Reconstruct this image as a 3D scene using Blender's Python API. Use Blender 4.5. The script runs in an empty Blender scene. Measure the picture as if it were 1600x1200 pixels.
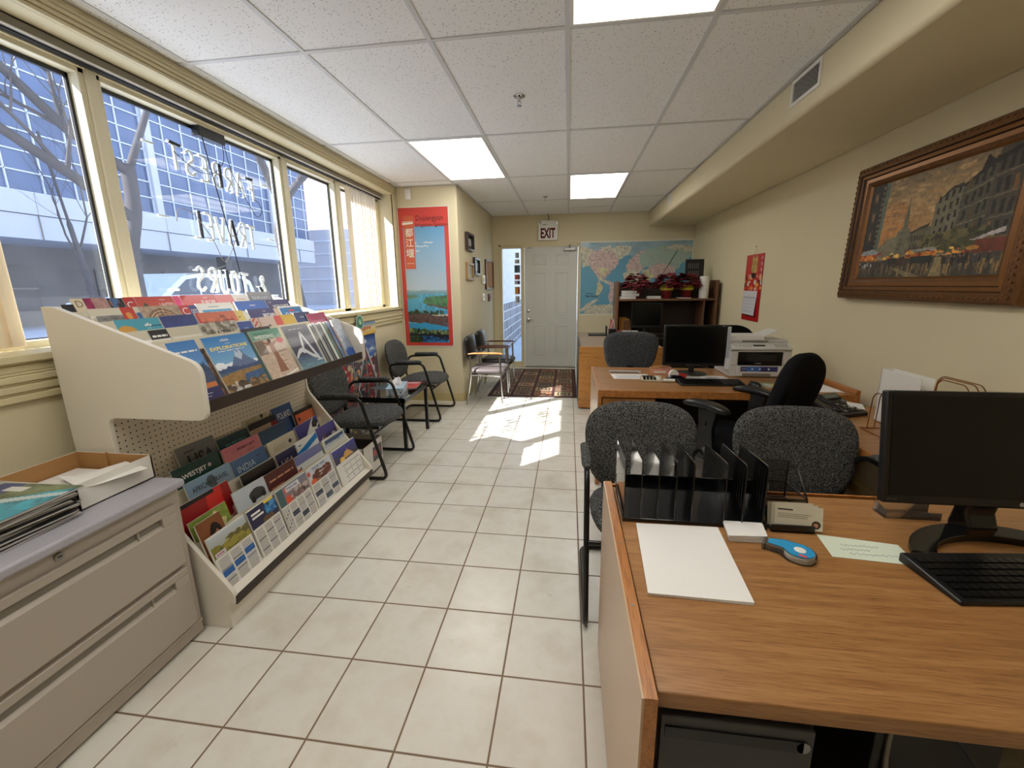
import bpy, bmesh, math, random
import numpy as np
from mathutils import Matrix, Vector
SC = bpy.context.scene
COL = SC.collection
R = math.radians
random.seed(7)

# ---------------------------------------------------------------- camera, world, sun, exposure
HC = 2.415                      # ceiling height
EYE = 1.3361
def make_camera():
    yaw, pitch, roll, f = 0.136806, 0.210639, -0.013311, 650.227
    cy, sy, cp, sp = math.cos(yaw), math.sin(yaw), math.cos(pitch), math.sin(pitch)
    fwd = Vector((-sy*cp, cy*cp, -sp)); right = Vector((cy, sy, 0)); up = right.cross(fwd)
    r = right*math.cos(roll) + up*math.sin(roll); u = -right*math.sin(roll) + up*math.cos(roll)
    cam = bpy.data.cameras.new('camera'); o = bpy.data.objects.new('camera', cam); COL.objects.link(o)
    cam.sensor_fit = 'HORIZONTAL'; cam.sensor_width = 36.0; cam.lens = 36.0*f/1600
    cam.shift_x = 0.0004; cam.shift_y = -(600-585.854)/1600
    cam.clip_start = 0.02; cam.clip_end = 500
    m = Matrix((r, u, -fwd)).transposed().to_4x4(); m.translation = Vector((0, 0, EYE))
    o.matrix_world = m
    SC.camera = o
make_camera()

w = bpy.data.worlds.new('sky'); SC.world = w; w.use_nodes = True
nt = w.node_tree; nt.nodes.clear()
out = nt.nodes.new('ShaderNodeOutputWorld'); bg = nt.nodes.new('ShaderNodeBackground')
tc = nt.nodes.new('ShaderNodeTexCoord'); sep = nt.nodes.new('ShaderNodeSeparateXYZ'); cr = nt.nodes.new('ShaderNodeValToRGB')
nt.links.new(tc.outputs['Generated'], sep.inputs[0]); nt.links.new(sep.outputs['Z'], cr.inputs[0])
cr.color_ramp.elements[0].position = 0.0; cr.color_ramp.elements[0].color = (0.90, 0.95, 1.0, 1)
cr.color_ramp.elements[1].position = 0.6; cr.color_ramp.elements[1].color = (0.40, 0.57, 0.90, 1)
nt.links.new(cr.outputs[0], bg.inputs[0]); nt.links.new(bg.outputs[0], out.inputs[0])
bg.inputs[1].default_value = 1.75

sun = bpy.data.lights.new('sun', 'SUN'); sun.energy = 12.0; sun.angle = R(0.6); sun.color = (1.0, 0.96, 0.90)
so = bpy.data.objects.new('sun', sun); COL.objects.link(so)
SUNDIR = Vector((0.93, 0.85, -1.0)).normalized()
so.rotation_euler = SUNDIR.to_track_quat('-Z', 'Y').to_euler(); so.location = (-6, -6, 9)

vs = SC.view_settings
SC.display_settings.display_device = 'sRGB'
vs.view_transform = 'Standard'; vs.look = 'None'; vs.exposure = 0.5; vs.gamma = 1.0; vs.use_curve_mapping = False
LAMP = 5.6                      # radiance of the ceiling light lenses
try:
    SC.cycles.max_bounces = 10; SC.cycles.diffuse_bounces = 5; SC.cycles.transparent_max_bounces = 24
    SC.cycles.sample_clamp_indirect = 6.0; SC.cycles.caustics_reflective = False; SC.cycles.caustics_refractive = False
except Exception: pass

# ---------------------------------------------------------------- materials
def lin(c):
    return tuple((x/12.92 if x <= .04045 else ((x+.055)/1.055)**2.4) for x in c)
def S(r, g, b): return lin((r/255, g/255, b/255))
def nodes(name):
    m = bpy.data.materials.new(name); m.use_nodes = True
    return m, m.node_tree.nodes, m.node_tree.links, m.node_tree.nodes['Principled BSDF']
def coord(N, L, scale=(1, 1, 1), kind='Object'):
    t = N.new('ShaderNodeTexCoord'); mp = N.new('ShaderNodeMapping'); mp.inputs['Scale'].default_value = scale
    L.new(t.outputs[kind], mp.inputs[0]); return mp.outputs[0]
def noise(N, L, co, scale, detail=3, rough=.5):
    n = N.new('ShaderNodeTexNoise'); n.inputs['Scale'].default_value = scale; n.inputs['Detail'].default_value = detail
    n.inputs['Roughness'].default_value = rough; L.new(co, n.inputs['Vector']); return n.outputs['Fac']
def ramp(N, L, fac, stops):
    r = N.new('ShaderNodeValToRGB'); e = r.color_ramp.elements
    while len(e) < len(stops): e.new(.5)
    for k, (p, c) in enumerate(stops): e[k].position = p; e[k].color = (*c, 1)
    L.new(fac, r.inputs[0]); return r.outputs[0]
def mix(N, L, fac, a, b, mode='MIX'):
    n = N.new('ShaderNodeMix'); n.data_type = 'RGBA'; n.blend_type = mode
    for i, x in ((0, fac), (6, a), (7, b)):
        if hasattr(x, 'is_output'): L.new(x, n.inputs[i])
        elif i: n.inputs[i].default_value = (*x, 1)
        else: n.inputs[0].default_value = x
    return n.outputs[2]
def math_(N, L, op, a, b=None, c=None):
    n = N.new('ShaderNodeMath'); n.operation = op
    for i, x in enumerate((a, b, c)):
        if x is None: continue
        if hasattr(x, 'is_output'): L.new(x, n.inputs[i])
        else: n.inputs[i].default_value = x
    return n.outputs[0]
def bump(N, L, P, h, strength, dist=.002):
    b = N.new('ShaderNodeBump'); b.inputs['Strength'].default_value = strength; b.inputs['Distance'].default_value = dist
    L.new(h, b.inputs['Height']); L.new(b.outputs[0], P.inputs['Normal'])
def mat(name, c, rough=.5, metal=0, var=.08, vs_=6.0, bmp=0, bs=60, spec=.5, coat=0):
    m, N, L, P = nodes(name)
    co = coord(N, L)
    f = noise(N, L, co, vs_)
    col = mix(N, L, f, tuple(x*(1-var) for x in c), tuple(min(1, x*(1+var)) for x in c))
    L.new(col, P.inputs['Base Color'])
    P.inputs['Roughness'].default_value = rough; P.inputs['Metallic'].default_value = metal
    P.inputs['Specular IOR Level'].default_value = spec; P.inputs['Coat Weight'].default_value = coat
    if bmp: bump(N, L, P, noise(N, L, co, bs, 4), bmp)
    return m
def wood(name, a, b, c, sc=(2, 60, 60), rough=.38, fine=1.0):
    m, N, L, P = nodes(name)
    co = coord(N, L, sc)
    f = noise(N, L, co, 1.0, 6, .65)
    f2 = noise(N, L, coord(N, L, tuple(x*5 for x in sc)), 1.0, 3, .6)
    base = ramp(N, L, f, [(.28, a), (.5, b), (.72, c)])
    dk = ramp(N, L, f2, [(.36, (.62, .55, .5)), (.5, (1, 1, 1))])
    L.new(mix(N, L, .75*fine, base, dk, 'MULTIPLY'), P.inputs['Base Color'])
    P.inputs['Roughness'].default_value = rough
    bump(N, L, P, f2, .12, .0005)
    return m
def fabric(name, dark, light, scale=220, rough=.95):
    m, N, L, P = nodes(name)
    co = coord(N, L)
    f = noise(N, L, co, scale, 2, .7)
    L.new(ramp(N, L, f, [(.44, dark), (.60, light)]), P.inputs['Base Color'])
    P.inputs['Roughness'].default_value = rough; P.inputs['Specular IOR Level'].default_value = .1
    bump(N, L, P, f, .5, .002)
    return m
def emis(name, c, s):
    m = bpy.data.materials.new(name); m.use_nodes = True; N = m.node_tree.nodes; L = m.node_tree.links; N.clear()
    e = N.new('ShaderNodeEmission'); e.inputs[0].default_value = (*c, 1); e.inputs[1].default_value = s
    o = N.new('ShaderNodeOutputMaterial'); L.new(e.outputs[0], o.inputs[0]); return m
def glassy(name, tint=(1, 1, 1), haze=0.0, refl=.06, hz=(.8, .88, 1)):
    m = bpy.data.materials.new(name); m.use_nodes = True; N = m.node_tree.nodes; L = m.node_tree.links; N.clear()
    t = N.new('ShaderNodeBsdfTransparent'); t.inputs[0].default_value = (*tint, 1)
    g = N.new('ShaderNodeBsdfGlossy'); g.inputs['Roughness'].default_value = .02
    mx = N.new('ShaderNodeMixShader'); fr = N.new('ShaderNodeFresnel'); fr.inputs[0].default_value = 1.45
    L.new(math_(N, L, 'MULTIPLY', fr.outputs[0], refl*16), mx.inputs[0]); L.new(t.outputs[0], mx.inputs[1]); L.new(g.outputs[0], mx.inputs[2])
    last = mx.outputs[0]
    if haze:
        co = coord(N, L); n = noise(N, L, co, 5, 5, .6)
        d = N.new('ShaderNodeBsdfTranslucent'); d.inputs[0].default_value = (*hz, 1)
        d2 = N.new('ShaderNodeBsdfDiffuse'); d2.inputs[0].default_value = (*hz, 1)
        ms = N.new('ShaderNodeMixShader'); ms.inputs[0].default_value = .4; L.new(d.outputs[0], ms.inputs[1]); L.new(d2.outputs[0], ms.inputs[2])
        m2 = N.new('ShaderNodeMixShader'); L.new(math_(N, L, 'MULTIPLY', n, haze*2), m2.inputs[0])
        L.new(last, m2.inputs[1]); L.new(ms.outputs[0], m2.inputs[2]); last = m2.outputs[0]
    o = N.new('ShaderNodeOutputMaterial'); L.new(last, o.inputs[0]); return m
def printmat(name, rough=.45, coat=0.0, relief=0):
    m, N, L, P = nodes(name)
    a = N.new('ShaderNodeVertexColor'); a.layer_name = 'Col'
    f = noise(N, L, coord(N, L), 300, 2)
    L.new(mix(N, L, .12, a.outputs[0], ramp(N, L, f, [(.3, (.7, .7, .7)), (.7, (1, 1, 1))]), 'MULTIPLY'), P.inputs['Base Color'])
    P.inputs['Roughness'].default_value = rough; P.inputs['Coat Weight'].default_value = coat
    if relief: bump(N, L, P, noise(N, L, coord(N, L), 90, 4, .7), relief, .003)
    return m

PRINT = printmat('printed paper', .38, .25)
PAINT = printmat('oil paint', .5, 0, .6)
MATTE = printmat('printed matte', .8)

# ---------------------------------------------------------------- mesh builder
FONT = {}
ILLEGIBLE = {'tours departing', 'our holidays', 'villas', 'family', 'caribbean', 'cruises', 'trips', 'holidays', 'journeys', 'SILVERSEA', 'luxury escorted tours', 'ESCORTED', 'WORLD', 'ISLE', 'small group', 'JOURNEYS & CRUISES', 'island', 'romance', 'beach', 'beautiful', '101', 'small group travel experiences', 'transat', 'CRUISE COLLECTION', 'bestsellers', 'Egypt', 'CRUISE'}
def textgeo(s, bold=0.0):
    k = (s, bold)
    if k not in FONT:
        cu = bpy.data.curves.new('t', 'FONT'); cu.body = s; cu.resolution_u = 3; cu.align_x = 'LEFT'; cu.align_y = 'BOTTOM_BASELINE' if False else 'BOTTOM'
        cu.offset = bold; cu.size = 1
        o = bpy.data.objects.new('t', cu); me = bpy.data.meshes.new_from_object(o)
        v = [(p.co.x, p.co.y) for p in me.vertices]; f = [tuple(p.vertices) for p in me.polygons]
        if v:
            x0 = min(p[0] for p in v); x1 = max(p[0] for p in v); y0 = min(p[1] for p in v); y1 = max(p[1] for p in v)
            v = [(p[0]-x0, p[1]-y0) for p in v]; FONT[k] = (v, f, x1-x0, y1-y0)
        else: FONT[k] = ([], [], 1, 1)
        bpy.data.objects.remove(o); bpy.data.curves.remove(cu); bpy.data.meshes.remove(me)
    return FONT[k]

class B:
    def __init__(s, M=None):
        s.v = []; s.f = []; s.mi = []; s.c = []; s.mats = []; s.M = M or Matrix(); s.mat = None; s.col = (1, 1, 1)
    def idx(s, m):
        if m not in s.mats: s.mats.append(m)
        return s.mats.index(m)
    def add(s, vs, fs, m=None, col=None):
        m = m or s.mat; b = len(s.v); M = s.M
        s.v += [tuple(M @ Vector(p)) for p in vs]
        s.f += [tuple(i+b for i in f) for f in fs]
        k = s.idx(m); n = len(fs); s.mi += [k]*n; s.c += [(col or s.col)]*n
        return s
    def box(s, x0, y0, z0, x1, y1, z1, m=None, col=None):
        x0, x1 = sorted((x0, x1)); y0, y1 = sorted((y0, y1)); z0, z1 = sorted((z0, z1))
        return s.add([(x0, y0, z0), (x1, y0, z0), (x1, y1, z0), (x0, y1, z0), (x0, y0, z1), (x1, y0, z1), (x1, y1, z1), (x0, y1, z1)],
            [(0, 3, 2, 1), (4, 5, 6, 7), (0, 1, 5, 4), (1, 2, 6, 5), (2, 3, 7, 6), (3, 0, 4, 7)], m, col)
    def quad(s, a, b, c, d, m=None, col=None): return s.add([a, b, c, d], [(0, 1, 2, 3)], m, col)
    def prism(s, poly, axis, a, b, m=None, col=None):
        n = len(poly); P = []
        for t in (a, b):
            for p, q in poly:
                P.append((t, p, q) if axis == 'x' else (p, t, q) if axis == 'y' else (p, q, t))
        return s.add(P, [tuple(range(n)), tuple(range(2*n-1, n-1, -1))] + [(i, (i+1) % n, n+(i+1) % n, n+i) for i in range(n)], m, col)
    def tube(s, pts, r, m=None, n=10, fil=0, closed=False, col=None, flat=1.0):
        P = [Vector(p) for p in pts]
        if fil:
            Q = [] if closed else [P[0]]
            rng = range(len(P)) if closed else range(1, len(P)-1)
            for i in rng:
                a, b, c = P[i-1], P[i], P[(i+1) % len(P)]
                d1 = (a-b); d2 = (c-b); k = min(fil, d1.length*.45, d2.length*.45)
                p, q = b+d1.normalized()*k, b+d2.normalized()*k
                for t in range(6):
                    t /= 5; Q.append(p*(1-t)**2+b*2*t*(1-t)+q*t*t)
            if not closed: Q.append(P[-1])
            P = Q
        T = []
        for i in range(len(P)):
            a = P[i-1] if (i or closed) else P[i]; c = P[(i+1) % len(P)] if (i < len(P)-1 or closed) else P[i]
            T.append((c-a).normalized())
        up = Vector((0, 0, 1)) if abs(T[0].z) < .9 else Vector((0, 1, 0))
        N = (up - T[0]*up.dot(T[0])).normalized(); vs = []; fs = []
        for i, p in enumerate(P):
            N = (N - T[i]*N.dot(T[i])).normalized(); Bn = T[i].cross(N)
            rr = r if not isinstance(r, (list, tuple)) else r[i] if len(r) == len(P) else r[min(len(r)-1, round(i*(len(r)-1)/max(1, len(P)-1)))]
            for k in range(n):
                a = 2*math.pi*k/n; vs.append(p + N*math.cos(a)*rr*flat + Bn*math.sin(a)*rr)
        L = len(P)
        for i in range(L if closed else L-1):
            for k in range(n):
                j = (i+1) % L; fs.append((i*n+k, i*n+(k+1) % n, j*n+(k+1) % n, j*n+k))
        if not closed: fs += [tuple(range(n-1, -1, -1)), tuple((L-1)*n+k for k in range(n))]
        return s.add(vs, fs, m, col)
    def cyl(s, p, q, r, m=None, n=20, r2=None, col=None): return s.tube([p, q], [r, r if r2 is None else r2], m, n, col=col)
    def lathe(s, prof, m=None, n=24, c=(0, 0, 0), col=None):
        vs = []; fs = []; k = len(prof)
        for i in range(n):
            a = 2*math.pi*i/n
            for r, z in prof: vs.append((c[0]+r*math.cos(a), c[1]+r*math.sin(a), c[2]+z))
        for i in range(n):
            j = (i+1) % n
            for t in range(k-1): fs.append((i*k+t, j*k+t, j*k+t+1, i*k+t+1))
        fs += [tuple(i*k for i in range(n-1, -1, -1)), tuple(i*k+k-1 for i in range(n))]
        return s.add(vs, fs, m, col)
    def pillow(s, w, h, t, m=None, e=2.8, nr=7, na=48, bend=0, taper=0, edge=.45, col=None):
        # lens-like padded slab in the local XY plane, w along X, h along Y, t thick along Z; bend curves X edges towards +Z
        vs = []; fs = []
        def ring(rad, z):
            for k in range(na):
                a = 2*math.pi*k/na; ca, sa = math.cos(a), math.sin(a)
                x = math.copysign(abs(ca)**(2/e), ca)*w/2*rad; y = math.copysign(abs(sa)**(2/e), sa)*h/2*rad
                x *= 1+taper*y/(h/2)
                vs.append((x, y, z + bend*(x/(w/2))**2))
        prof = [(.0, 1)] + [(q, (1-q**4)**.5*edge+(1-edge)*(1-q**8)**.5) for q in (.3, .55, .75, .88, .96, 1.0)]
        rings = [(q, z) for q, z in prof[1:]]
        for q, z in rings: ring(q, z*t/2)
        for q, z in reversed(rings[:-1]): ring(q, -z*t/2)
        nr_ = len(rings)*2-1
        for i in range(nr_-1):
            for k in range(na): fs.append((i*na+k, (i+1)*na+k, (i+1)*na+(k+1) % na, i*na+(k+1) % na))
        c0 = len(vs); vs.append((0, 0, t/2)); vs.append((0, 0, -t/2))
        for k in range(na):
            fs.append((c0, k, (k+1) % na)); fs.append((c0+1, (nr_-1)*na+(k+1) % na, (nr_-1)*na+k))
        return s.add(vs, fs, m, col)
    def sph(s, c, r, m=None, col=None, n=12, sc=(1, 1, 1)):
        vs = [(c[0], c[1], c[2]+r*sc[2])]; fs = []; h = n//2
        for i in range(1, h):
            for k in range(n):
                a = math.pi*i/h; b = 2*math.pi*k/n
                vs.append((c[0]+r*sc[0]*math.sin(a)*math.cos(b), c[1]+r*sc[1]*math.sin(a)*math.sin(b), c[2]+r*sc[2]*math.cos(a)))
        vs.append((c[0], c[1], c[2]-r*sc[2])); e = len(vs)-1
        for k in range(n):
            fs.append((0, 1+k, 1+(k+1) % n)); fs.append((e, 1+(h-2)*n+(k+1) % n, 1+(h-2)*n+k))
            for i in range(h-2): fs.append((1+i*n+k, 1+(i+1)*n+k, 1+(i+1)*n+(k+1) % n, 1+i*n+(k+1) % n))
        return s.add(vs, fs, m, col)
    # flat print in the local XY plane (x right, y up), z is the stacking height
    def rect(s, x0, y0, x1, y1, col, z=0, m=None): return s.add([(x0, y0, z), (x1, y0, z), (x1, y1, z), (x0, y1, z)], [(0, 1, 2, 3)], m or PRINT, col)
    def shape(s, pts, col, z=0, m=None): return s.add([(p[0], p[1], z) for p in pts], [tuple(range(len(pts)))], m or PRINT, col)
    def disc(s, x, y, r, col, z=0, m=None, n=20, ry=None):
        return s.shape([(x+r*math.cos(2*math.pi*k/n), y+(ry or r)*math.sin(2*math.pi*k/n)) for k in range(n)], col, z, m)
    def text(s, t, x, y, h, col, z=0, w=None, bold=0, m=None, al='l', shear=0):
        v, f, tw, th = textgeo(t, bold)
        if not v: return s
        if t in ILLEGIBLE:              # too small to read in the photograph: a broken line of ink
            ww = w or tw*h/th; q = x
            while q < x+ww*.96: s.rect(q, y+h*.2, min(q+ww*.26, x+ww), y+h*.75, col, z, m); q += ww*.31
            return s
        k = h/th; kx = k if w is None else w/tw
        ox = x if al == 'l' else x-tw*kx/2 if al == 'c' else x-tw*kx
        return s.add([(ox+p[0]*kx+shear*p[1]*k, y+p[1]*k, z) for p in v], f, m or PRINT, col)
    def lines(s, x0, y0, x1, y1, n, col, z=0, th=.4, jag=.25, m=None, seed=0):
        rr = random.Random(seed); d = (y1-y0)/n
        for i in range(n):
            s.rect(x0, y0+d*i, x1-(x1-x0)*jag*rr.random(), y0+d*(i+th), col, z, m)
        return s
    def pic(s, w, h, cv, z=0, m=None, x=0, y=0):
        a = cv.a; ny, nx = a.shape[:2]
        xs = x+np.linspace(0, w, nx+1); ys = y+np.linspace(0, h, ny+1)
        X, Y = np.meshgrid(xs, ys); P = np.stack([X.ravel(), Y.ravel(), np.full(X.size, z)], 1)
        Mx = np.array(s.M); P = P @ Mx[:3, :3].T + Mx[:3, 3]
        b = len(s.v); s.v += [tuple(p) for p in P.tolist()]
        i = np.arange(ny*nx); r_ = i//nx; q = i % nx; a0 = r_*(nx+1)+q+b
        s.f += [tuple(t) for t in np.stack([a0, a0+1, a0+nx+2, a0+nx+1], 1).tolist()]
        k = s.idx(m or PRINT); s.mi += [k]*len(i); s.c += [tuple(t) for t in np.clip(a.reshape(-1, 3), 0, 1).tolist()]
        return s
    def mesh(s, name, smooth=40, recalc=True):
        me = bpy.data.meshes.new(name); me.from_pydata(s.v, [], s.f)
        for m in s.mats: me.materials.append(m)
        me.polygons.foreach_set('material_index', s.mi)
        if any(m in (PRINT, PAINT, MATTE) for m in s.mats):
            at = me.color_attributes.new('Col', 'FLOAT_COLOR', 'CORNER')
            cnt = [len(f) for f in s.f]; c = np.repeat(np.array([(*x[:3], 1.0) for x in s.c]), cnt, axis=0)
            at.data.foreach_set('color', c.astype(np.float32).ravel())
        if recalc and len(s.f) < 30000:
            bm = bmesh.new(); bm.from_mesh(me); bmesh.ops.recalc_face_normals(bm, faces=bm.faces); bm.to_mesh(me); bm.free()
        if smooth:
            me.polygons.foreach_set('use_smooth', [True]*len(me.polygons)); me.set_sharp_from_angle(angle=R(smooth))
        me.update()
        return me

def tag(o, label=None, cat=None, group=None, kind=None):
    if label: o['label'] = label
    if cat: o['category'] = cat
    if group: o['group'] = group
    if kind: o['kind'] = kind
    return o
LOCAL = set()
def thing(name, label, cat, loc=(0, 0, 0), rz=0, group=None, local=False):
    o = bpy.data.objects.new(name, None); COL.objects.link(o); o.empty_display_size = .05
    o.location = loc; o.rotation_euler = (0, 0, rz)
    if local: LOCAL.add(o)
    return tag(o, label, cat, group)
def wmat(o):
    m = Matrix.Translation(o.location) @ o.rotation_euler.to_matrix().to_4x4()
    return m
def part(b, name, parent, bev=0, smooth=40, seg=2, recalc=True):
    """mesh part; coordinates are the parent's own when it is local, else world coordinates"""
    o = bpy.data.objects.new(name, b.mesh(name, smooth, recalc)); COL.objects.link(o)
    o.parent = parent
    top = parent
    while top.parent: top = top.parent
    if top not in LOCAL and parent.parent is None: o.matrix_parent_inverse = wmat(parent).inverted()
    if bev: bevel(o, bev, seg)
    return o
def bevel(o, wd, seg=2):
    md = o.modifiers.new('bevel', 'BEVEL'); md.width = wd; md.segments = seg; md.limit_method = 'ANGLE'; md.angle_limit = R(40)
    md.use_clamp_overlap = True
def one(b, name, label=None, cat=None, group=None, kind=None, bev=0, smooth=40, recalc=True, seg=2):
    """a top-level thing that is one mesh, its origin moved to its base centre"""
    me = b.mesh(name, smooth, recalc)
    n = len(me.vertices); co = np.empty(n*3, dtype=np.float64); me.vertices.foreach_get('co', co); co = co.reshape(-1, 3)
    lo, hi = co.min(0), co.max(0); c = np.array([(lo[0]+hi[0])/2, (lo[1]+hi[1])/2, lo[2]])
    if kind == 'structure': c[:] = 0
    me.vertices.foreach_set('co', (co-c).ravel()); me.update()
    o = bpy.data.objects.new(name, me); COL.objects.link(o); o.location = c.tolist()
    if bev: bevel(o, bev, seg)
    return tag(o, label, cat, group, kind)
def copy_tree(o, parent=None):
    c = o.copy(); COL.objects.link(c); c.parent = parent
    if parent is not None: c.matrix_parent_inverse = o.matrix_parent_inverse.copy()
    if o in LOCAL: LOCAL.add(c)
    for ch in list(o.children): copy_tree(ch, c)
    return c
def frame(o, x, y, z=None):
    """matrix from origin and two axes (right, up) for flat prints"""
    x = Vector(x).normalized(); y = Vector(y); y = (y - x*y.dot(x)).normalized(); zz = x.cross(y)
    m = Matrix((x, y, zz)).transposed().to_4x4(); m.translation = Vector(o); return m

# ---------------------------------------------------------------- small raster canvas for printed pictures
def vnoise(h, w, cells, seed, octs=3):
    r = np.random.RandomState(seed); out = np.zeros((h, w)); amp = 1; tot = 0
    for o in range(octs):
        cx = max(2, int(cells*2**o)); cy = max(2, int(cx*h/w)+1)
        g = r.rand(cy+2, cx+2); X = np.linspace(0, cx, w, endpoint=False); Y = np.linspace(0, cy, h, endpoint=False)
        xi = X.astype(int); yi = Y.astype(int); fx = X-xi; fy = (Y-yi)[:, None]; fx = fx*fx*(3-2*fx); fy = fy*fy*(3-2*fy)
        a = g[yi][:, xi]; b = g[yi][:, xi+1]; c = g[yi+1][:, xi]; d = g[yi+1][:, xi+1]
        out += amp*((a*(1-fx)+b*fx)*(1-fy)+(c*(1-fx)+d*fx)*fy); tot += amp; amp *= .5
    return out/tot
class Cv:
    def __init__(s, w, h, col, asp=1.0):
        s.w, s.h = w, h; s.a = np.ones((h, w, 3))*np.array(col)
        s.U, s.V = np.meshgrid((np.arange(w)+.5)/w, (np.arange(h)+.5)/h)
    def warp(s, amp, cells, seed):
        s.U = s.U+(vnoise(s.h, s.w, cells, seed, 4)-.5)*amp; s.V = s.V+(vnoise(s.h, s.w, cells, seed+50, 4)-.5)*amp; return s
    def put(s, mask, col, al=1.0):
        s.a[mask] = s.a[mask]*(1-al)+np.array(col)*al; return s
    def rect(s, u0, v0, u1, v1, col, al=1.0): return s.put((s.U >= u0) & (s.U < u1) & (s.V >= v0) & (s.V < v1), col, al)
    def ell(s, u, v, ru, rv, col, al=1.0): return s.put(((s.U-u)/ru)**2+((s.V-v)/rv)**2 < 1, col, al)
    def mask(s, pts):
        m = np.zeros(s.U.shape, bool); n = len(pts)
        for i in range(n):
            (x0, y0), (x1, y1) = pts[i], pts[(i+1) % n]
            if y0 == y1: continue
            c = ((y0 > s.V) != (y1 > s.V)) & (s.U < (x1-x0)*(s.V-y0)/(y1-y0)+x0); m ^= c
        return m
    def poly(s, pts, col, al=1.0): return s.put(s.mask(pts), col, al)
    def grad(s, v0, c0, v1, c1):
        m = (s.V >= v0) & (s.V <= v1); t = ((s.V-v0)/(v1-v0))[..., None]
        g = np.array(c0)*(1-t)+np.array(c1)*t; s.a[m] = g[m]; return s
    def speck(s, mask, amp, cells, seed, tint=(1, 1, 1)):
        n = (vnoise(s.h, s.w, cells, seed)-.5)*2*amp; k = 1+n[..., None]*np.array(tint); s.a[mask] = (s.a*k)[mask]; return s
    def ridge(s, base, amp, cells, seed, col, al=1.0, lo=0.0):
        r = vnoise(4, s.w, cells, seed, 4)[0]; return s.put((s.V < base+amp*(r-.5)*2) & (s.V >= lo), col, al)
    def dabs(s, n, u0, v0, u1, v1, ru, rv, cols, seed):
        r = random.Random(seed)
        for i in range(n): s.ell(u0+(u1-u0)*r.random(), v0+(v1-v0)*r.random(), ru*(.5+r.random()), rv*(.5+r.random()), r.choice(cols))
        return s
ALL = lambda cv: np.ones(cv.U.shape, bool)
# ---------------------------------------------------------------- shared materials
WALL = mat('cream wall paint', S(216, 205, 173), .7, var=.03, vs_=3, bmp=.08, bs=220)
TRIM = mat('cream trim paint', S(210, 198, 160), .45, var=.03)
FRAMEP = mat('window frame paint', S(226, 218, 190), .5, var=.03)
BASEB = mat('baseboard paint', S(205, 190, 138), .5, var=.04)
WHITE = mat('white laminate', S(226, 220, 208), .4, var=.02)
WHITEP = mat('white plastic', S(232, 230, 224), .4, var=.02)
TBAR = mat('ceiling grid', S(212, 213, 215), .5, var=.02)
BLACKP = mat('black plastic', S(22, 22, 24), .35, var=.15)
BLACKM = mat('black painted metal', S(17, 17, 18), .3, var=.1)
CHROME = mat('chrome', S(205, 205, 205), .16, 1, var=.02)
BRASS = mat('brass wire', S(165, 105, 55), .3, 1, var=.05)
STEEL = mat('brushed steel', S(150, 150, 148), .35, 1, var=.03)
DARKG = mat('dark gap', S(12, 12, 12), .8)
PAPER = mat('white paper', S(232, 230, 228), .7, var=.02)
CARD = mat('brown cardboard', S(176, 132, 82), .8, var=.06)
GLASS = glassy('window glass', (.93, .96, 1.0), .032)
CLEAR = glassy('clear glass', (.9, .97, .95), 0, .07)

m, N, L, P = nodes('ceiling tile'); TILEC = m
co = coord(N, L); vo = N.new('ShaderNodeTexVoronoi'); vo.inputs['Scale'].default_value = 75; L.new(co, vo.inputs['Vector'])
n1 = noise(N, L, co, 60, 2); d = math_(N, L, 'SUBTRACT', vo.outputs['Distance'], math_(N, L, 'MULTIPLY', n1, .28))
hole = ramp(N, L, d, [(0.0, (.25, .25, .24)), (.045, (1, 1, 1))])
L.new(mix(N, L, 1, S(242, 242, 243), hole, 'MULTIPLY'), P.inputs['Base Color']); P.inputs['Roughness'].default_value = .95
bump(N, L, P, noise(N, L, co, 160, 3), .3, .002)

m, N, L, P = nodes('ceramic floor tile'); FLOORM = m
tcn = N.new('ShaderNodeTexCoord'); sx = N.new('ShaderNodeSeparateXYZ'); L.new(tcn.outputs['Object'], sx.inputs[0])
TS = .27976
ax = math_(N, L, 'DIVIDE', math_(N, L, 'ADD', sx.outputs[0], 1.3291+TS*40), TS); ay = math_(N, L, 'DIVIDE', math_(N, L, 'ADD', sx.outputs[1], -.9083+TS*40), TS)
def edge(a):
    f = math_(N, L, 'FRACT', a); return math_(N, L, 'MINIMUM', f, math_(N, L, 'SUBTRACT', 1, f))
e = math_(N, L, 'MINIMUM', edge(ax), edge(ay))
g = ramp(N, L, e, [(.009, (1, 1, 1)), (.0135, (0, 0, 0))])
cb = N.new('ShaderNodeCombineXYZ'); L.new(math_(N, L, 'FLOOR', ax), cb.inputs[0]); L.new(math_(N, L, 'FLOOR', ay), cb.inputs[1])
wn = N.new('ShaderNodeTexWhiteNoise'); L.new(cb.outputs[0], wn.inputs[0])
co = coord(N, L); n1 = noise(N, L, co, 3.2, 6, .6); n2 = noise(N, L, co, 11, 6, .75)
tile = ramp(N, L, n1, [(.3, S(208, 201, 186)), (.52, S(224, 221, 212)), (.75, S(216, 207, 193))])
tile = mix(N, L, .5, tile, ramp(N, L, wn.outputs[0], [(0, (.9, .9, .9)), (1, (1, 1, 1))]), 'MULTIPLY')
tile = mix(N, L, .45, tile, ramp(N, L, n2, [(.29, (.66, .60, .50)), (.36, (1, 1, 1))]), 'MULTIPLY')
L.new(mix(N, L, g, tile, S(122, 100, 78)), P.inputs['Base Color'])
L.new(math_(N, L, 'ADD', math_(N, L, 'MULTIPLY', g, .5), .27), P.inputs['Roughness'])
bump(N, L, P, ramp(N, L, e, [(.006, (0, 0, 0)), (.02, (1, 1, 1))]), .5, .002)

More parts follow.
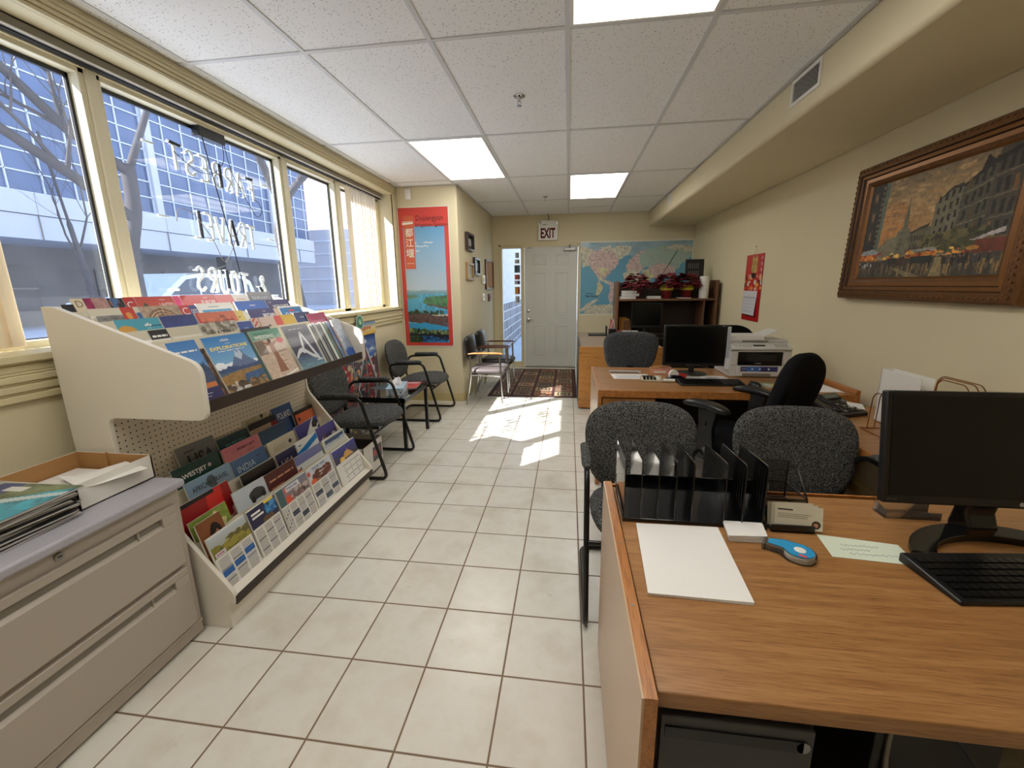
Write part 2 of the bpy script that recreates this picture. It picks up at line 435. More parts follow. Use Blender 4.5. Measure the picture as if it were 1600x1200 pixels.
XL, XR, YB, YF = -1.93, 1.86, 6.845, -2.2
def wall(name, *boxes, m=WALL, bev=0):
    b = B()
    for q in boxes: b.box(*q, m)
    return one(b, name, kind='structure', bev=bev)
wall('floor', (XL-.2, YF, -.1, XR+.12, YB+.15, 0), m=FLOORM)
wall('ceiling', (XL-.2, YF, HC, XR+.12, YB+.15, HC+.1), m=TILEC)
WY0, WY1, WZ0, WZ1 = -.6, 4.60, 1.115, 2.325
wall('wall_left', (XL-.2, YF, 0, XL, 4.68, WZ0), (XL-.2, YF, WZ1, XL, 4.68, HC), (XL-.2, YF, WZ0, XL, WY0, WZ1), (XL-.2, WY1, WZ0, XL, 4.68, WZ1))
wall('wall_corner', (XL-.2, 4.68, 0, -1.22, YB+.15, HC), bev=.012)
wall('wall_back', (-1.22, YB, 0, -1.09, YB+.15, HC), (-1.09, YB, 1.945, .155, YB+.15, HC), (.155, YB, 0, XR, YB+.15, HC), (-1.09, YB, 0, -.75, YB+.15, .075))
wall('wall_right', (XR, YF, 0, XR+.12, YB+.15, HC))
wall('wall_front', (XL-.2, YF-.12, 0, XR+.12, YF, HC))
wall('wall_bulkhead', (1.185, YF, 2.19, XR, YB, HC-.001), bev=.022)

# ceiling grid
b = B(m_ if False else None); gx = [-.0233+.6096*i for i in range(-3, 2)]; gy = [2.0634+1.2192*j for j in range(-3, 4)]
for x in gx: b.box(x-.0115, YF, HC-.0045, x+.0115, YB, HC+.002, TBAR)
for y in gy: b.box(XL, y-.0115, HC-.005, 1.185, y+.0115, HC+.002, TBAR)
b.box(gx[3], 6.331-.0115, HC-.005, gx[4], 6.331+.0115, HC+.002, TBAR)
b.box(1.168, YF, HC-.004, 1.186, YB, HC, TBAR); b.box(-1.22, YB-.018, HC-.004, 1.185, YB, HC, TBAR)
b.box(-1.22, 4.68, HC-.004, -1.202, YB, HC, TBAR); b.box(XL, 4.662, HC-.004, -1.2, 4.68, HC, TBAR)
one(b, 'trim_1', kind='structure')
# baseboards
def basep(name, segs):
    b = B()
    for x0, y0, x1, y1, nx, ny in segs:
        for z0, z1, t in ((0, .062, .014), (.062, .078, .011), (.078, .092, .006)):
            b.box(min(x0, x1)-(t if nx < 0 else 0), min(y0, y1)-(t if ny < 0 else 0), z0, max(x0, x1)+(t if nx > 0 else 0), max(y0, y1)+(t if ny > 0 else 0), z1, BASEB)
    return one(b, name, kind='structure', bev=.003)
basep('baseboard_left', [(XL, YF, XL, 4.68, 1, 0), (XL, 4.68, -1.22, 4.68, 0, -1), (-1.22, 4.68, -1.22, YB, 1, 0)])
basep('baseboard_back', [(-1.22, YB, -1.1, YB, 0, -1), (.2, YB, XR, YB, 0, -1)])
basep('baseboard_right', [(XR, YF, XR, YB, -1, 0)])
# crown casing above the window, casing beside it, sill and apron
def ridged(b, y0, y1, z0, z1, x, t, n=5):
    d = (z1-z0)/n
    for i in range(n):
        k = t*(1-.16*abs(i-n/2)); b.box(x, y0, z0+d*i, x+k, y1, z0+d*(i+.72), TRIM); b.box(x, y0, z0+d*(i+.72), x+k-.003, y1, z0+d*(i+1), TRIM)
b = B(); ridged(b, YF, 4.66, WZ1, HC-.001, XL, .036); one(b, 'trim_2', kind='structure', bev=.002)
b = B(); ridged(b, YF, 4.665, .955, WZ0-.02, XL, .026, 4); b.box(XL-.17, WY0, WZ0-.02, XL+.04, 4.665, WZ0+.008, TRIM); one(b, 'trim_3', kind='structure', bev=.004)
b = B()
for k, (a, t) in enumerate(((.0, .022), (.024, .028), (.05, .02))): b.box(XL, 4.603+a, WZ0, XL+t, 4.603+a+.02, WZ1, TRIM)
b.box(XL, 4.603, WZ0, XL+.014, 4.68, WZ1, TRIM); one(b, 'trim_4', kind='structure', bev=.003)

# window
win = thing('window_1', None, None, (XL-.15, 2, WZ0)); tag(win, kind='structure')
b = B(); xa, xb = XL-.235, XL-.155
MUL = [(-.6, -.53), (.35, .45), (1.735, 1.825), (2.995, 3.09), (3.72, 3.83), (4.54, 4.60)]
for y0, y1 in MUL: b.box(xa, y0, WZ0, xb, y1, WZ1, FRAMEP)
for y0, y1 in MUL[1:-1]: b.box(xb-.001, y0+.022, WZ0+.03, xb+.012, y1-.022, WZ1-.05, FRAMEP)
b.box(xa, WY0, WZ0, xb, WY1, WZ0+.035, FRAMEP); b.box(xa, WY0, WZ1-.075, xb, WY1, WZ1, FRAMEP); b.box(xb-.002, WY0, WZ1-.055, xb+.012, WY1, WZ1-.035, FRAMEP)
part(b, 'window_frame', win, bev=.003)
b = B()
for (p, q), (r_, t_) in zip(MUL[:-1], MUL[1:]):
    y0, y1, z0, z1 = q, r_, WZ0+.035, WZ1-.075; t = .011
    for bx in ((y0, z1-t*1.7, y1, z1), (y0, z0, y1, z0+t*.4), (y1-t, z0, y1, z1), (y0, z0, y0+t*.6, z1)): b.box(xa+.018, bx[0], bx[1], xa+.03, bx[2], bx[3], BLACKP)
part(b, 'gasket', win)
for (p, q), (r_, t_) in zip(MUL[:-1], MUL[1:]):
    b = B(); b.quad((xa+.024, q, WZ0+.035), (xa+.024, r_, WZ0+.035), (xa+.024, r_, WZ1-.075), (xa+.024, q, WZ1-.075), GLASS); part(b, 'pane', win, smooth=0, recalc=False)

# vertical blinds
m, N, L, P = nodes('vertical blind fabric'); VANE = m
N.remove(P); dd = N.new('ShaderNodeBsdfDiffuse'); tt = N.new('ShaderNodeBsdfTranslucent'); mx = N.new('ShaderNodeMixShader'); mx.inputs[0].default_value = .17
cc = mix(N, L, noise(N, L, coord(N, L, (60, 60, 2)), 3, 2), S(226, 214, 190), S(240, 230, 210)); L.new(cc, dd.inputs[0]); tt.inputs[0].default_value = (*S(236, 212, 176), 1)
L.new(dd.outputs[0], mx.inputs[1]); L.new(tt.outputs[0], mx.inputs[2]); L.new(mx.outputs[0], [n for n in N if n.type == 'OUTPUT_MATERIAL'][0].inputs[0])
HEADR = mat('blind headrail', S(128, 122, 112), .4)
bl = thing('vertical_blind', 'cream vertical fabric blinds drawn apart to both ends of the long window', 'blind', (XL-.07, 2, 2.27))
b = B(); b.box(XL-.152, WY0+.02, WZ1-.045, XL-.096, WY1-.005, WZ1-.006, HEADR); b.box(XL-.15, WY0+.02, WZ1-.006, XL-.10, WY1-.005, WZ1, DARKG); b.box(XL-.14, WY0+.02, WZ1-.05, XL-.11, WY1-.005, WZ1-.044, DARKG); b.box(XL-.098, WY0+.02, WZ1-.045, XL-.092, WY1-.005, WZ1-.038, WHITEP)
part(b, 'headrail', bl, bev=.002)
def vane(y, ang, wd=.089, x=XL-.125, z0=WZ0+.022):
    b = B(); c, s_ = math.cos(ang)*wd/2, math.sin(ang)*wd/2
    n = 6; bow = .011; vs = []
    for z in (z0, WZ1-.062):
        for k in range(n+1):
            t = -1+2*k/n; o = bow*(1-t*t); vs.append((x+s_*t+math.cos(ang)*o, y+c*t-math.sin(ang)*o, z))
    b.add(vs, [(k, k+1, n+2+k, n+1+k) for k in range(n)], VANE)
    b.tube([(x-s_*.8, y-c*.8, z0+.03), (x, y, z0-.0), (x+s_*.8, y+c*.8, z0+.03)], .0012, WHITEP, 5)
    b.box(x-.003, y-.003, WZ1-.064, x+.003, y+.003, WZ1-.044, WHITEP)
    return part(b, 'vane', bl, smooth=60, recalc=False)
for i in range(20): vane(-.5+.0685*i, R(-9-3*((i*7) % 3)))
for i in range(14): vane(.885+.032*i, R(-32-3*((i*7) % 3)))
for i in range(10): vane(3.90+.058*i, R((4 if i == 0 else -50-2*((i*5) % 3))))

# ceiling lights
m = bpy.data.materials.new('light lens'); m.use_nodes = True; N = m.node_tree.nodes; L = m.node_tree.links; N.clear(); LENS = m
t = N.new('ShaderNodeTexCoord'); sx = N.new('ShaderNodeSeparateXYZ'); L.new(t.outputs['Generated'], sx.inputs[0])
wv = math_(N, L, 'COSINE', math_(N, L, 'MULTIPLY', math_(N, L, 'SUBTRACT', sx.outputs[0], .5), 4*math.pi))
tubes = math_(N, L, 'ADD', 1.0, math_(N, L, 'MULTIPLY', wv, -.28))
e = N.new('ShaderNodeEmission'); e.inputs[0].default_value = (1, .965, .88, 1); L.new(math_(N, L, 'MULTIPLY', tubes, LAMP), e.inputs[1])
o = N.new('ShaderNodeOutputMaterial'); L.new(e.outputs[0], o.inputs[0])
def ceil_light(i, j, label):
    x0, y0 = -.0233+.6096*i+.012, 2.0634+1.2192*j+.012; x1, y1 = x0+.6096-.024, y0+1.2192-.024; z = HC-.001
    t = thing('ceiling_light', label, 'ceiling light', ((x0+x1)/2, (y0+y1)/2, z), group='recessed ceiling lights')
    b = B(); f = .014
    for q in ((x0, y0, x1, y0+f), (x0, y1-f, x1, y1), (x0, y0+f, x0+f, y1-f), (x1-f, y0+f, x1, y1-f)): b.box(q[0], q[1], z-.007, q[2], q[3], z, WHITEP)
    part(b, 'frame', t, bev=.001)
    b = B(); b.box(x0+f, y0+f, z-.004, x1-f, y1-f, z, LENS); part(b, 'diffuser', t)
ceil_light(0, -1, 'lit fluorescent ceiling panel at the top edge of the photo, nearest the viewer')
ceil_light(-2, 1, 'lit fluorescent ceiling panel in front of the red waterfall-river poster wall')
ceil_light(0, 2, 'small-looking lit fluorescent ceiling panel farthest back, before the exit sign')
# a fourth, unseen fitting added above and behind the viewer for room light
ceil_light(-2, -2, 'added unseen fluorescent ceiling panel behind the viewer')

# sprinklers
def sprinkler(x, y, label):
    t = thing('fire_sprinkler', label, 'sprinkler', (x, y, HC), group='ceiling sprinklers', local=True)
    b = B(); b.lathe([(.034, -.001), (.034, -.004), (.024, -.009), (.013, -.010)], CHROME, 24); part(b, 'escutcheon', t)
    b = B(); b.lathe([(.010, -.008), (.009, -.028), (.004, -.030)], CHROME, 12); b.tube([(.008, 0, -.025), (.010, 0, -.038), (.0, 0, -.05)], .0018, CHROME, 6); b.tube([(-.008, 0, -.025), (-.010, 0, -.038), (0, 0, -.05)], .0018, CHROME, 6)
    b.lathe([(.015, -.050), (.015, -.053), (.002, -.054)], CHROME, 16); part(b, 'nozzle', t)
sprinkler(-.304, 2.687, 'chrome fire sprinkler on the ceiling tile nearer the viewer, beside the big panel light')
sprinkler(-.308, 5.513, 'small chrome fire sprinkler on the ceiling near the exit sign')

# bulkhead vents (on the face X = 1.185)
def vent(y0, y1, z0, z1, label):
    t = thing('air_vent', label, 'vent', (1.185, (y0+y1)/2, z0), group='vents on the bulkhead')
    b = B(); f = .018; x = 1.185
    for q in ((y0, z0, y1, z0+f), (y0, z1-f, y1, z1), (y0, z0+f, y0+f, z1-f), (y1-f, z0+f, y1, z1-f)): b.box(x-.008, q[0], q[1], x, q[2], q[3], WHITEP)
    b.box(x-.002, y0+f, z0+f, x+.0005, y1-f, z1-f, DARKG); part(b, 'frame', t, bev=.002)
    n = 18; b = B()
    for k in range(n):
        y = y0+f+(y1-y0-2*f)*(k+.5)/n; b.add([(x-.007, y-.004, z0+f), (x-.001, y+.004, z0+f), (x-.001, y+.004, z1-f), (x-.007, y-.004, z1-f), (x-.006, y-.005, z0+f), (x, y+.003, z0+f), (x, y+.003, z1-f), (x-.006, y-.005, z1-f)], [(0, 1, 2, 3), (4, 7, 6, 5), (0, 3, 7, 4), (1, 5, 6, 2), (0, 4, 5, 1), (3, 2, 6, 7)], WHITEP)
    part(b, 'louvre', t)
vent(2.43, 2.71, 2.262, 2.392, 'white louvred air vent on the bulkhead nearer the viewer, above the framed painting')
vent(5.40, 5.62, 2.275, 2.39, 'small white air vent at the far end of the bulkhead')

# ---------------------------------------------------------------- back wall: sidelight, door, exit sign
DOORP = mat('door paint', S(208, 210, 204), .5, var=.02)
wn_ = thing('window_2', None, None, (-.92, YB, .08)); tag(wn_, kind='structure')
b = B(); x0, x1, z0, z1 = -1.09, -.75, .075, 1.945; f = .018
for q in ((x0, z0, x1, z0+f), (x0, z1-f-.006, x1, z1), (x0, z0, x0+f, z1), (x1-f, z0, x1, z1)): b.box(q[0], YB-.006, q[1], q[2], YB+.09, q[3], TRIM)
b.box(x0-.03, YB-.012, z0-.01, x0+.006, YB, z1+.03, TRIM); b.box(x0-.03, YB-.012, z1, x1, YB, z1+.03, TRIM)
part(b, 'window_frame', wn_, bev=.002)
b = B(); b.quad((x0+f, YB+.06, z0+f), (x1-f, YB+.06, z0+f), (x1-f, YB+.06, z1-f), (x0+f, YB+.06, z1-f), CLEAR); part(b, 'pane', wn_, smooth=0, recalc=False)
dr = thing('door_1', None, None, (-.28, YB, 0)); tag(dr, kind='structure')
b = B()
b.box(-.765, YB-.014, 0, -.715, YB+.1, 1.945, TRIM); b.box(.135, YB-.014, 0, .175, YB+.1, 1.945, TRIM); b.box(-.765, YB-.014, 1.932, .175, YB+.1, 1.975, TRIM)
part(b, 'door_frame', dr, bev=.003)
b = B(); X0, X1 = -.708, .13
b.box(X0, YB+.004, .012, X1, YB+.045, 1.928, DOORP)
def pnl(a0, a1, c0, c1):
    y = YB+.004
    for (p0, q0, p1, q1, t) in ((a0, c0, a1, c1, .0),):
        wd = .016
        for q in ((a0, c0, a1, c0+wd), (a0, c1-wd, a1, c1), (a0, c0, a0+wd, c1), (a1-wd, c0, a1, c1)): b.box(q[0], y-.009, q[1], q[2], y+.001, q[3], DOORP)
        b.box(a0+.036, y-.006, c0+.036, a1-.036, y+.001, c1-.036, DOORP)
for a0, a1 in ((-.575, -.365), (-.215, -.005)):
    pnl(a0, a1, 1.66, 1.82); pnl(a0, a1, .87, 1.54); pnl(a0, a1, .21, .70)
part(b, 'door_slab', dr, bev=.0035)
b = B()
for z, r_ in ((.945, .024), (.795, .028)): b.lathe([(r_, 0), (r_*.9, .010), (.3*r_, .014)], CHROME, 20, (0, 0, 0)); 
b = B(Matrix.Translation((-.65, YB+.004, .93)) @ Matrix.Rotation(R(90), 4, 'X')); b.lathe([(.027, 0), (.025, .009), (.012, .012), (.010, .02), (.001, .021)], CHROME, 20); part(b, 'deadbolt', dr)
b = B(Matrix.Translation((-.65, YB+.004, .79)) @ Matrix.Rotation(R(90), 4, 'X')); b.lathe([(.030, 0), (.028, .008), (.013, .012), (.012, .035), (.001, .036)], CHROME, 20)
b.tube([(0, 0, .033), (.02, 0, .042), (.06, .004, .045), (.09, .0, .042)], [.009, .009, .007, .006], CHROME, 10); part(b, 'door_handle', dr)
b = B(); b.box(-.09, YB-.05, 1.868, .10, YB+.002, 1.905, STEEL); b.box(-.075, YB-.054, 1.875, .085, YB-.048, 1.898, WHITEP); b.tube([(.0, YB-.03, 1.905), (-.01, YB-.05, 1.935), (.02, YB-.015, 1.958)], .006, STEEL, 8)
b.cyl((.005, YB-.03, 1.86), (.005, YB-.03, 1.93), .012, STEEL); b.cyl((.125, YB-.02, 1.95), (.125, YB-.02, 1.97), .008, STEEL); b.box(-.66, YB-.02, 1.91, -.60, YB+.002, 1.932, STEEL)
part(b, 'door_closer', dr, bev=.002)
b = B()
for x in (-.63, -.4, -.2, .05): b.sph((x, YB-.0, .045), .006, STEEL, n=8)
b.box(X0, YB-.02, 0, X1, YB+.05, .012, STEEL); part(b, 'threshold', dr)

# exit sign
t = thing('exit_sign', 'white box exit sign with dark red letters and two round emergency lamps above the door', 'exit sign', (-.33, YB-.04, 2.03))
b = B(); b.box(-.485, YB-.065, 2.028, -.185, YB-.005, 2.315, WHITEP); b.tube([(-.33, YB-.03, 2.31), (-.325, YB-.03, 2.36), (-.34, YB-.03, 2.414)], .006, BLACKP, 8); part(b, 'housing', t, bev=.01)
b = B(Matrix.Translation((-.335, YB-.066, 2.055)) @ Matrix.Rotation(R(90), 4, 'X')); b.text('EXIT', 0, 0, .15, S(92, 14, 20), 0, w=.225, bold=.035, al='c', m=MATTE)
b.rect(-.085, .197, -.02, .205, S(60, 60, 60), 0, MATTE); part(b, 'lettering', t, smooth=0)
for x in (-.455, -.215):
    b = B(Matrix.Translation((x, YB-.066, 2.275)) @ Matrix.Rotation(R(90), 4, 'X')); b.lathe([(.032, -.01), (.034, .014), (.026, .022), (.022, .016), (.001, .014)], WHITEP, 20); b.lathe([(.021, .0165), (.001, .02)], CHROME, 16); part(b, 'emergency_lamp', t)
# ---------------------------------------------------------------- the street outside the window
SNOW = mat('packed snow and salted asphalt', S(186, 192, 204), .8, var=.2, vs_=.7, bmp=.2, bs=8)
CONC = mat('white facade panel', S(196, 198, 206), .6, var=.04, vs_=1)
b = B(); b.box(-60, -30, -.35, XL-.35, 80, -.12, SNOW); b.box(XL-.35, YB+.2, -.35, 30, 80, -.1, SNOW)
tag(one(b, 'ground'), kind='structure')['kind'] = 'structure'
FGLASS = mat('facade glass', S(84, 102, 136), .10, .35, var=.5, vs_=.6)
FLINE = mat('facade mullion', S(222, 228, 236), .5, var=.02)
DKW = mat('dark shop glazing', S(36, 42, 52), .15, var=.3, vs_=.6)
BEIGE = mat('beige render', S(122, 118, 114), .8, var=.08, vs_=1)
ob = thing('office_building', 'office block across the street with a blue gridded glass front above a white panel band', 'building', (-24, 14, -.12))
Y0, Y1 = -14, 31.5
b = B(); b.box(-30, Y0, 4.95, -20.1, Y1, 15, FGLASS); part(b, 'glass_wall', ob)
b = B(); k = 0; y = Y0
while y <= Y1+.01:
    b.box(-20.1, y-.02, 4.95, -20.04, y+.02, 15, FLINE); y += 1.1
z = 5.0
while z < 15: b.box(-20.1, Y0, z-.022, -20.04, Y1, z+.022, FLINE); z += .72
for y in (-2.0, 7.2, 19.2, 27.5): b.box(-20.1, y-.17, 4.95, -19.9, y+.17, 15, CONC)
part(b, 'window_mullions', ob)
b = B(); b.box(-30, Y0, 4.17, -19.75, Y1, 4.95, CONC); b.box(-30, Y0, 3.28, -19.8, Y1, 4.14, CONC); b.box(-30, Y0, 4.1, -19.9, Y1, 4.2, DARKG)
for i in range(9): b.box(-19.81, -12+5.2*i, 3.28, -19.745, -11.985+5.2*i, 4.95, HEADR)
part(b, 'panel_band', ob)
b = B(); b.box(-30, Y0, -.12, -23, Y1, 3.3, BEIGE)
for i in range(7): b.box(-23.02, -12+6*i, .6, -22.9, -8.4+6*i, 2.4, DKW); b.box(-22.98, -12+6*i, 1.45, -22.86, -8.4+6*i, 1.53, HEADR)
part(b, 'ground_floor_wall', ob)
for i in range(2, 8):
    b = B(); b.box(-21.3, -10+5.6*i, -.12, -20.7, -9.5+5.6*i, 3.3, DKW); part(b, 'column', ob)
pb = thing('office_building', 'pale far building with a reddish brick top seen through the narrow pane', 'building', (-20, 44, -.12))
b = B(); b.box(-28, 36, -.12, -14.5, 52, 6.4, CONC); part(b, 'wall', pb)
BRK = mat('pink brick', S(196, 160, 152), .8, var=.1)
b = B(); b.box(-30, 40, 6.4, -15.0, 56, 12.5, BRK); part(b, 'brick_tower', pb)
b = B(); b.box(-14.5, 37, 2.0, -14.2, 41, 2.7, mat('red shop sign', S(205, 70, 80), .5)); part(b, 'sign_band', pb)
b = B()
for i in range(5): b.box(-28, 35.9, 1.0+1.1*i, -14.4, 52, 1.1+1.1*i, FLINE)
part(b, 'ledges', pb)

# planters and kerb
b = B(); b.box(-15.6, -14, -.12, -15.3, 60, 0.0, CONC); b.box(-6.4, -14, -.12, -6.2, 60, -.02, CONC)
one(b, 'trim_5', kind='structure')
DKP = mat('dark planter', S(52, 58, 66), .7)
for y in (15.0,):
    t = thing('street_planter', 'dark street planter with bare shrubs in front of the office block', 'planter', (-18.6, y, -.12))
    b = B(); b.lathe([(.55, 0), (.75, .7), (.8, .75), (.7, .75), (.6, .6)], DKP, 20, (-18.6, y, -.12)); part(b, 'pot', t)
    b = B(); rr = random.Random(3)
    for i in range(40):
        a = rr.random()*6.28; l_ = .5+rr.random()*.5; b.tube([(-18.6, y, .5), (-18.6+.4*math.cos(a), y+.4*math.sin(a), .5+l_*.6), (-18.6+.7*math.cos(a), y+.7*math.sin(a), .5+l_)], [.02, .012, .004], DKP, 4)
    part(b, 'bare_twigs', t)

BARK = mat('bark', S(70, 66, 68), .9, var=.3, vs_=3, bmp=.6, bs=9)
def branch(b, p, d, ln, r, depth, rr, spread=.55):
    pts = [p]; q = p.copy(); dd = d.copy()
    for i in range(4):
        dd = (dd+Vector((rr.uniform(-1, 1), rr.uniform(-1, 1), rr.uniform(-.5, .7)))*.16).normalized(); q = q+dd*ln/4; pts.append(q.copy())
    b.tube(pts, [r*(1-.14*i) for i in range(5)], BARK, 7 if r > .03 else 4)
    if depth <= 0: return
    for k in range(3 if depth > 1 else 3):
        nd = (dd+Vector((rr.uniform(-1, 1), rr.uniform(-1, 1), rr.uniform(-.3, .9)))*spread*1.3).normalized()
        branch(b, pts[2+k % 3], nd, ln*rr.uniform(.6, .85), r*.52, depth-1, rr, spread)
def tree(label, pts, rad, limbs, seed, group=None, depth=3):
    rr = random.Random(seed)
    t = thing('bare_tree', label, 'tree', pts[0], group=group)
    b = B(); b.tube(pts, rad, BARK, 12, fil=.3); part(b, 'trunk', t)
    b = B()
    for lp, lr in limbs:
        lp = [Vector(p) for p in lp]; b.tube(lp, [lr*(1-.5*i/(len(lp)-1)) for i in range(len(lp))], BARK, 9)
        for i in range(1, len(lp)):
            for k in range(2):
                d = ((lp[i]-lp[i-1]).normalized()+Vector((rr.uniform(-1, 1), rr.uniform(-1, 1), rr.uniform(-.2, 1)))*.8).normalized()
                branch(b, lp[i], d, rr.uniform(.7, 1.3), lr*.4, depth-1, rr)
    part(b, 'branches', t)
tree('big bare tree trunk bending up behind the neon letters, its limbs crossing the left pane',
     [(-7, 6.1, -.12), (-7, 6.05, 1.2), (-7, 6.05, 1.9), (-7, 6.28, 2.6), (-7, 6.3, 3.3)], [.17, .13, .115, .11, .10],
     [([(-7, 6.3, 3.2), (-7.1, 5.6, 3.6), (-7.1, 4.9, 4.2), (-7.2, 4.0, 4.9)], .08), ([(-7, 6.3, 3.2), (-6.9, 6.7, 4.2), (-6.8, 7.2, 5.4)], .06),
      ([(-7, 6.2, 2.5), (-7.1, 5.5, 3.0), (-7.1, 4.6, 3.5), (-7.1, 3.6, 3.75)], .085), ([(-7.1, 4.7, 4.3), (-7.0, 5.1, 4.9), (-7, 5.4, 5.6)], .045)], 5)
tree('thin pale sapling standing in front of the white facade band in the left pane',
     [(-13, 10.2, -.12), (-13, 10.0, 1.6), (-13, 9.85, 3.0), (-13, 9.6, 5.2)], [.09, .07, .055, .03],
     [([(-13, 10.0, 1.8), (-13, 9.7, 2.8), (-13, 9.6, 3.8)], .03), ([(-13, 9.95, 2.4), (-13, 10.3, 3.3), (-13, 10.3, 4.4)], .03)], 8)
tree('leaning bare tree trunk behind the right end of the neon sign',
     [(-7.6, 11.3, -.12), (-7.6, 10.9, 1.6), (-7.6, 10.6, 2.8), (-7.6, 10.9, 3.7)], [.2, .16, .14, .12],
     [([(-7.6, 10.8, 3.5), (-7.6, 11.6, 4.2), (-7.6, 12.6, 4.9)], .12), ([(-7.6, 10.8, 3.6), (-7.6, 10.2, 4.5), (-7.7, 9.8, 5.4)], .12)], 12)
tree('bare street tree with fine branches seen through the narrow right pane',
     [(-9, 20.5, -.12), (-9, 20.2, 2.0), (-9, 19.9, 4.4)], [.2, .16, .1],
     [([(-9, 19.9, 4.2), (-9, 20.6, 5.2), (-9, 21.3, 6.6)], .07), ([(-9, 20.0, 3.4), (-9, 19.2, 4.6), (-9, 18.8, 6.0)], .07), ([(-9, 20.0, 3.0), (-9, 21.0, 4.0), (-9, 22.0, 4.6)], .06)], 21)

# white suv parked across the street
CARW = mat('white car paint', S(225, 230, 238), .25, var=.02, coat=.5); CARG = mat('car glass', S(58, 70, 90), .1, var=.1); TYRE = mat('tyre', S(28, 28, 30), .8)
t = thing('car', 'white sport utility car parked across the street behind the neon sign', 'car', (-11.9, 11.5, -.12))
cy0 = 9.0
def cp(*p): return [(cy0+a, z-.12) for a, z in p]
b = B(); b.prism(cp((0, .45), (.05, 1.05), (.2, 1.18), (1.2, 1.3), (1.95, 1.86), (2.3, 1.95), (4.1, 1.95), (4.55, 1.75), (4.75, 1.2), (4.8, .5), (4.5, .35), (.3, .35)), 'x', -12.8, -11.0, CARW)
part(b, 'body', t, bev=.06, seg=3)
b = B()
for q in (((1.45, 1.33), (2.0, 1.76), (2.35, 1.82), (2.4, 1.33)), ((2.48, 1.33), (2.45, 1.83), (3.3, 1.83), (3.3, 1.33)), ((3.38, 1.33), (3.38, 1.83), (4.05, 1.82), (4.4, 1.6), (4.45, 1.33))): b.prism(cp(*q), 'x', -11.03, -10.985, CARG)
part(b, 'side_windows', t)
for a in (.95, 3.85):
    b = B(Matrix.Translation((-10.98, cy0+a, .26)) @ Matrix.Rotation(R(90), 4, 'Y')); b.lathe([(.001, .0), (.22, .01), (.25, .02), (.37, .0), (.37, -.22), (.001, -.22)], TYRE, 24); b.lathe([(.2, .012), (.05, .03), (.001, .03)], STEEL, 10); part(b, 'wheel', t)
b = B(); b.box(-11.06, cy0+.02, .62, -10.97, cy0+.35, .85, STEEL); part(b, 'headlight', t)

# brick wall in the lane behind the sidelight
m, N, L, P = nodes('grey block wall'); BLOCK = m
tcn = N.new('ShaderNodeTexCoord'); sx = N.new('ShaderNodeSeparateXYZ'); cb = N.new('ShaderNodeCombineXYZ'); L.new(tcn.outputs['Object'], sx.inputs[0]); L.new(sx.outputs[1], cb.inputs[0]); L.new(sx.outputs[2], cb.inputs[1])
bk = N.new('ShaderNodeTexBrick'); L.new(cb.outputs[0], bk.inputs[0]); bk.inputs['Scale'].default_value = 1; bk.inputs['Brick Width'].default_value = .42; bk.inputs['Row Height'].default_value = .2; bk.inputs['Mortar Size'].default_value = .012
bk.inputs['Color1'].default_value = (*S(142, 138, 142), 1); bk.inputs['Color2'].default_value = (*S(112, 110, 116), 1); bk.inputs['Mortar'].default_value = (*S(205, 205, 208), 1)
L.new(mix(N, L, .4, bk.outputs[0], ramp(N, L, noise(N, L, tcn.outputs['Object'], 14, 4), [(.35, (.6, .6, .6)), (.65, (1, 1, 1))]), 'MULTIPLY'), P.inputs['Base Color']); P.inputs['Roughness'].default_value = .9
STUC = mat('rough pale stucco', S(205, 200, 200), .9, var=.25, vs_=8, bmp=.8, bs=25)
t = thing('lane_wall', 'grey block wall with rough pale stucco above, outside the narrow side window', 'wall', (-1.45, 10, -.1))
b = B(); b.box(-1.6, 7.1, -.1, -1.36, 16, .98, BLOCK); part(b, 'block_base', t)
b = B(); b.box(-1.6, 7.1, .98, -1.38, 16, 3.2, STUC); b.box(-1.6, 7.1, .97, -1.34, 16, 1.02, CONC); part(b, 'stucco', t)
# payment stickers on the sidelight glass
cols = [(S(190, 200, 195), S(120, 140, 130)), (S(200, 205, 200), S(130, 150, 140)), (S(40, 60, 90), S(50, 110, 120)), (S(190, 80, 60), S(120, 60, 60)), (S(225, 225, 230), S(60, 70, 110)), (S(205, 150, 50), S(170, 60, 50)), (S(190, 192, 196), S(120, 124, 130))]
yy = [(398, 406), (408, 414), (416, 428), (430, 438), (439, 445), (448, 460), (462, 473)]
wd_ = [.06, .075, .095, .09, .09, .085, .07]
for k, ((c1, c2), (p, q)) in enumerate(zip(cols, yy)):
    z1 = 1.336-(p-447)*.0107; z0 = 1.336-(q-447)*.0107
    b = B(Matrix.Translation((-.835, YB+.056, (z0+z1)/2)) @ Matrix.Rotation(R(90), 4, 'X')); wd, h = wd_[k]/2, (z1-z0)/2
    b.box(-wd, -h, -.0008, wd, h, .0, PRINT, S(235, 235, 238)); b.rect(-wd*.88, -h*.8, wd*.1, h*.8, c1, .0004); b.rect(wd*.1, -h*.8, wd*.88, h*.8, c2, .0004)
    if k == 4: b.text('VISA', 0, -h*.4, h*.9, S(30, 50, 110), .0008, al='c', bold=.03)
    one(b, 'sticker', ['palest payment sticker, topmost on the side window', 'pale green payment sticker, second from the top on the side window', 'dark blue and teal payment sticker on the side window', 'red payment sticker on the side window', 'white payment sticker with small blue capitals on the side window', 'orange payment sticker on the side window', 'grey payment sticker, lowest on the side window'][k], 'sticker', 'payment stickers on the side window', smooth=0)
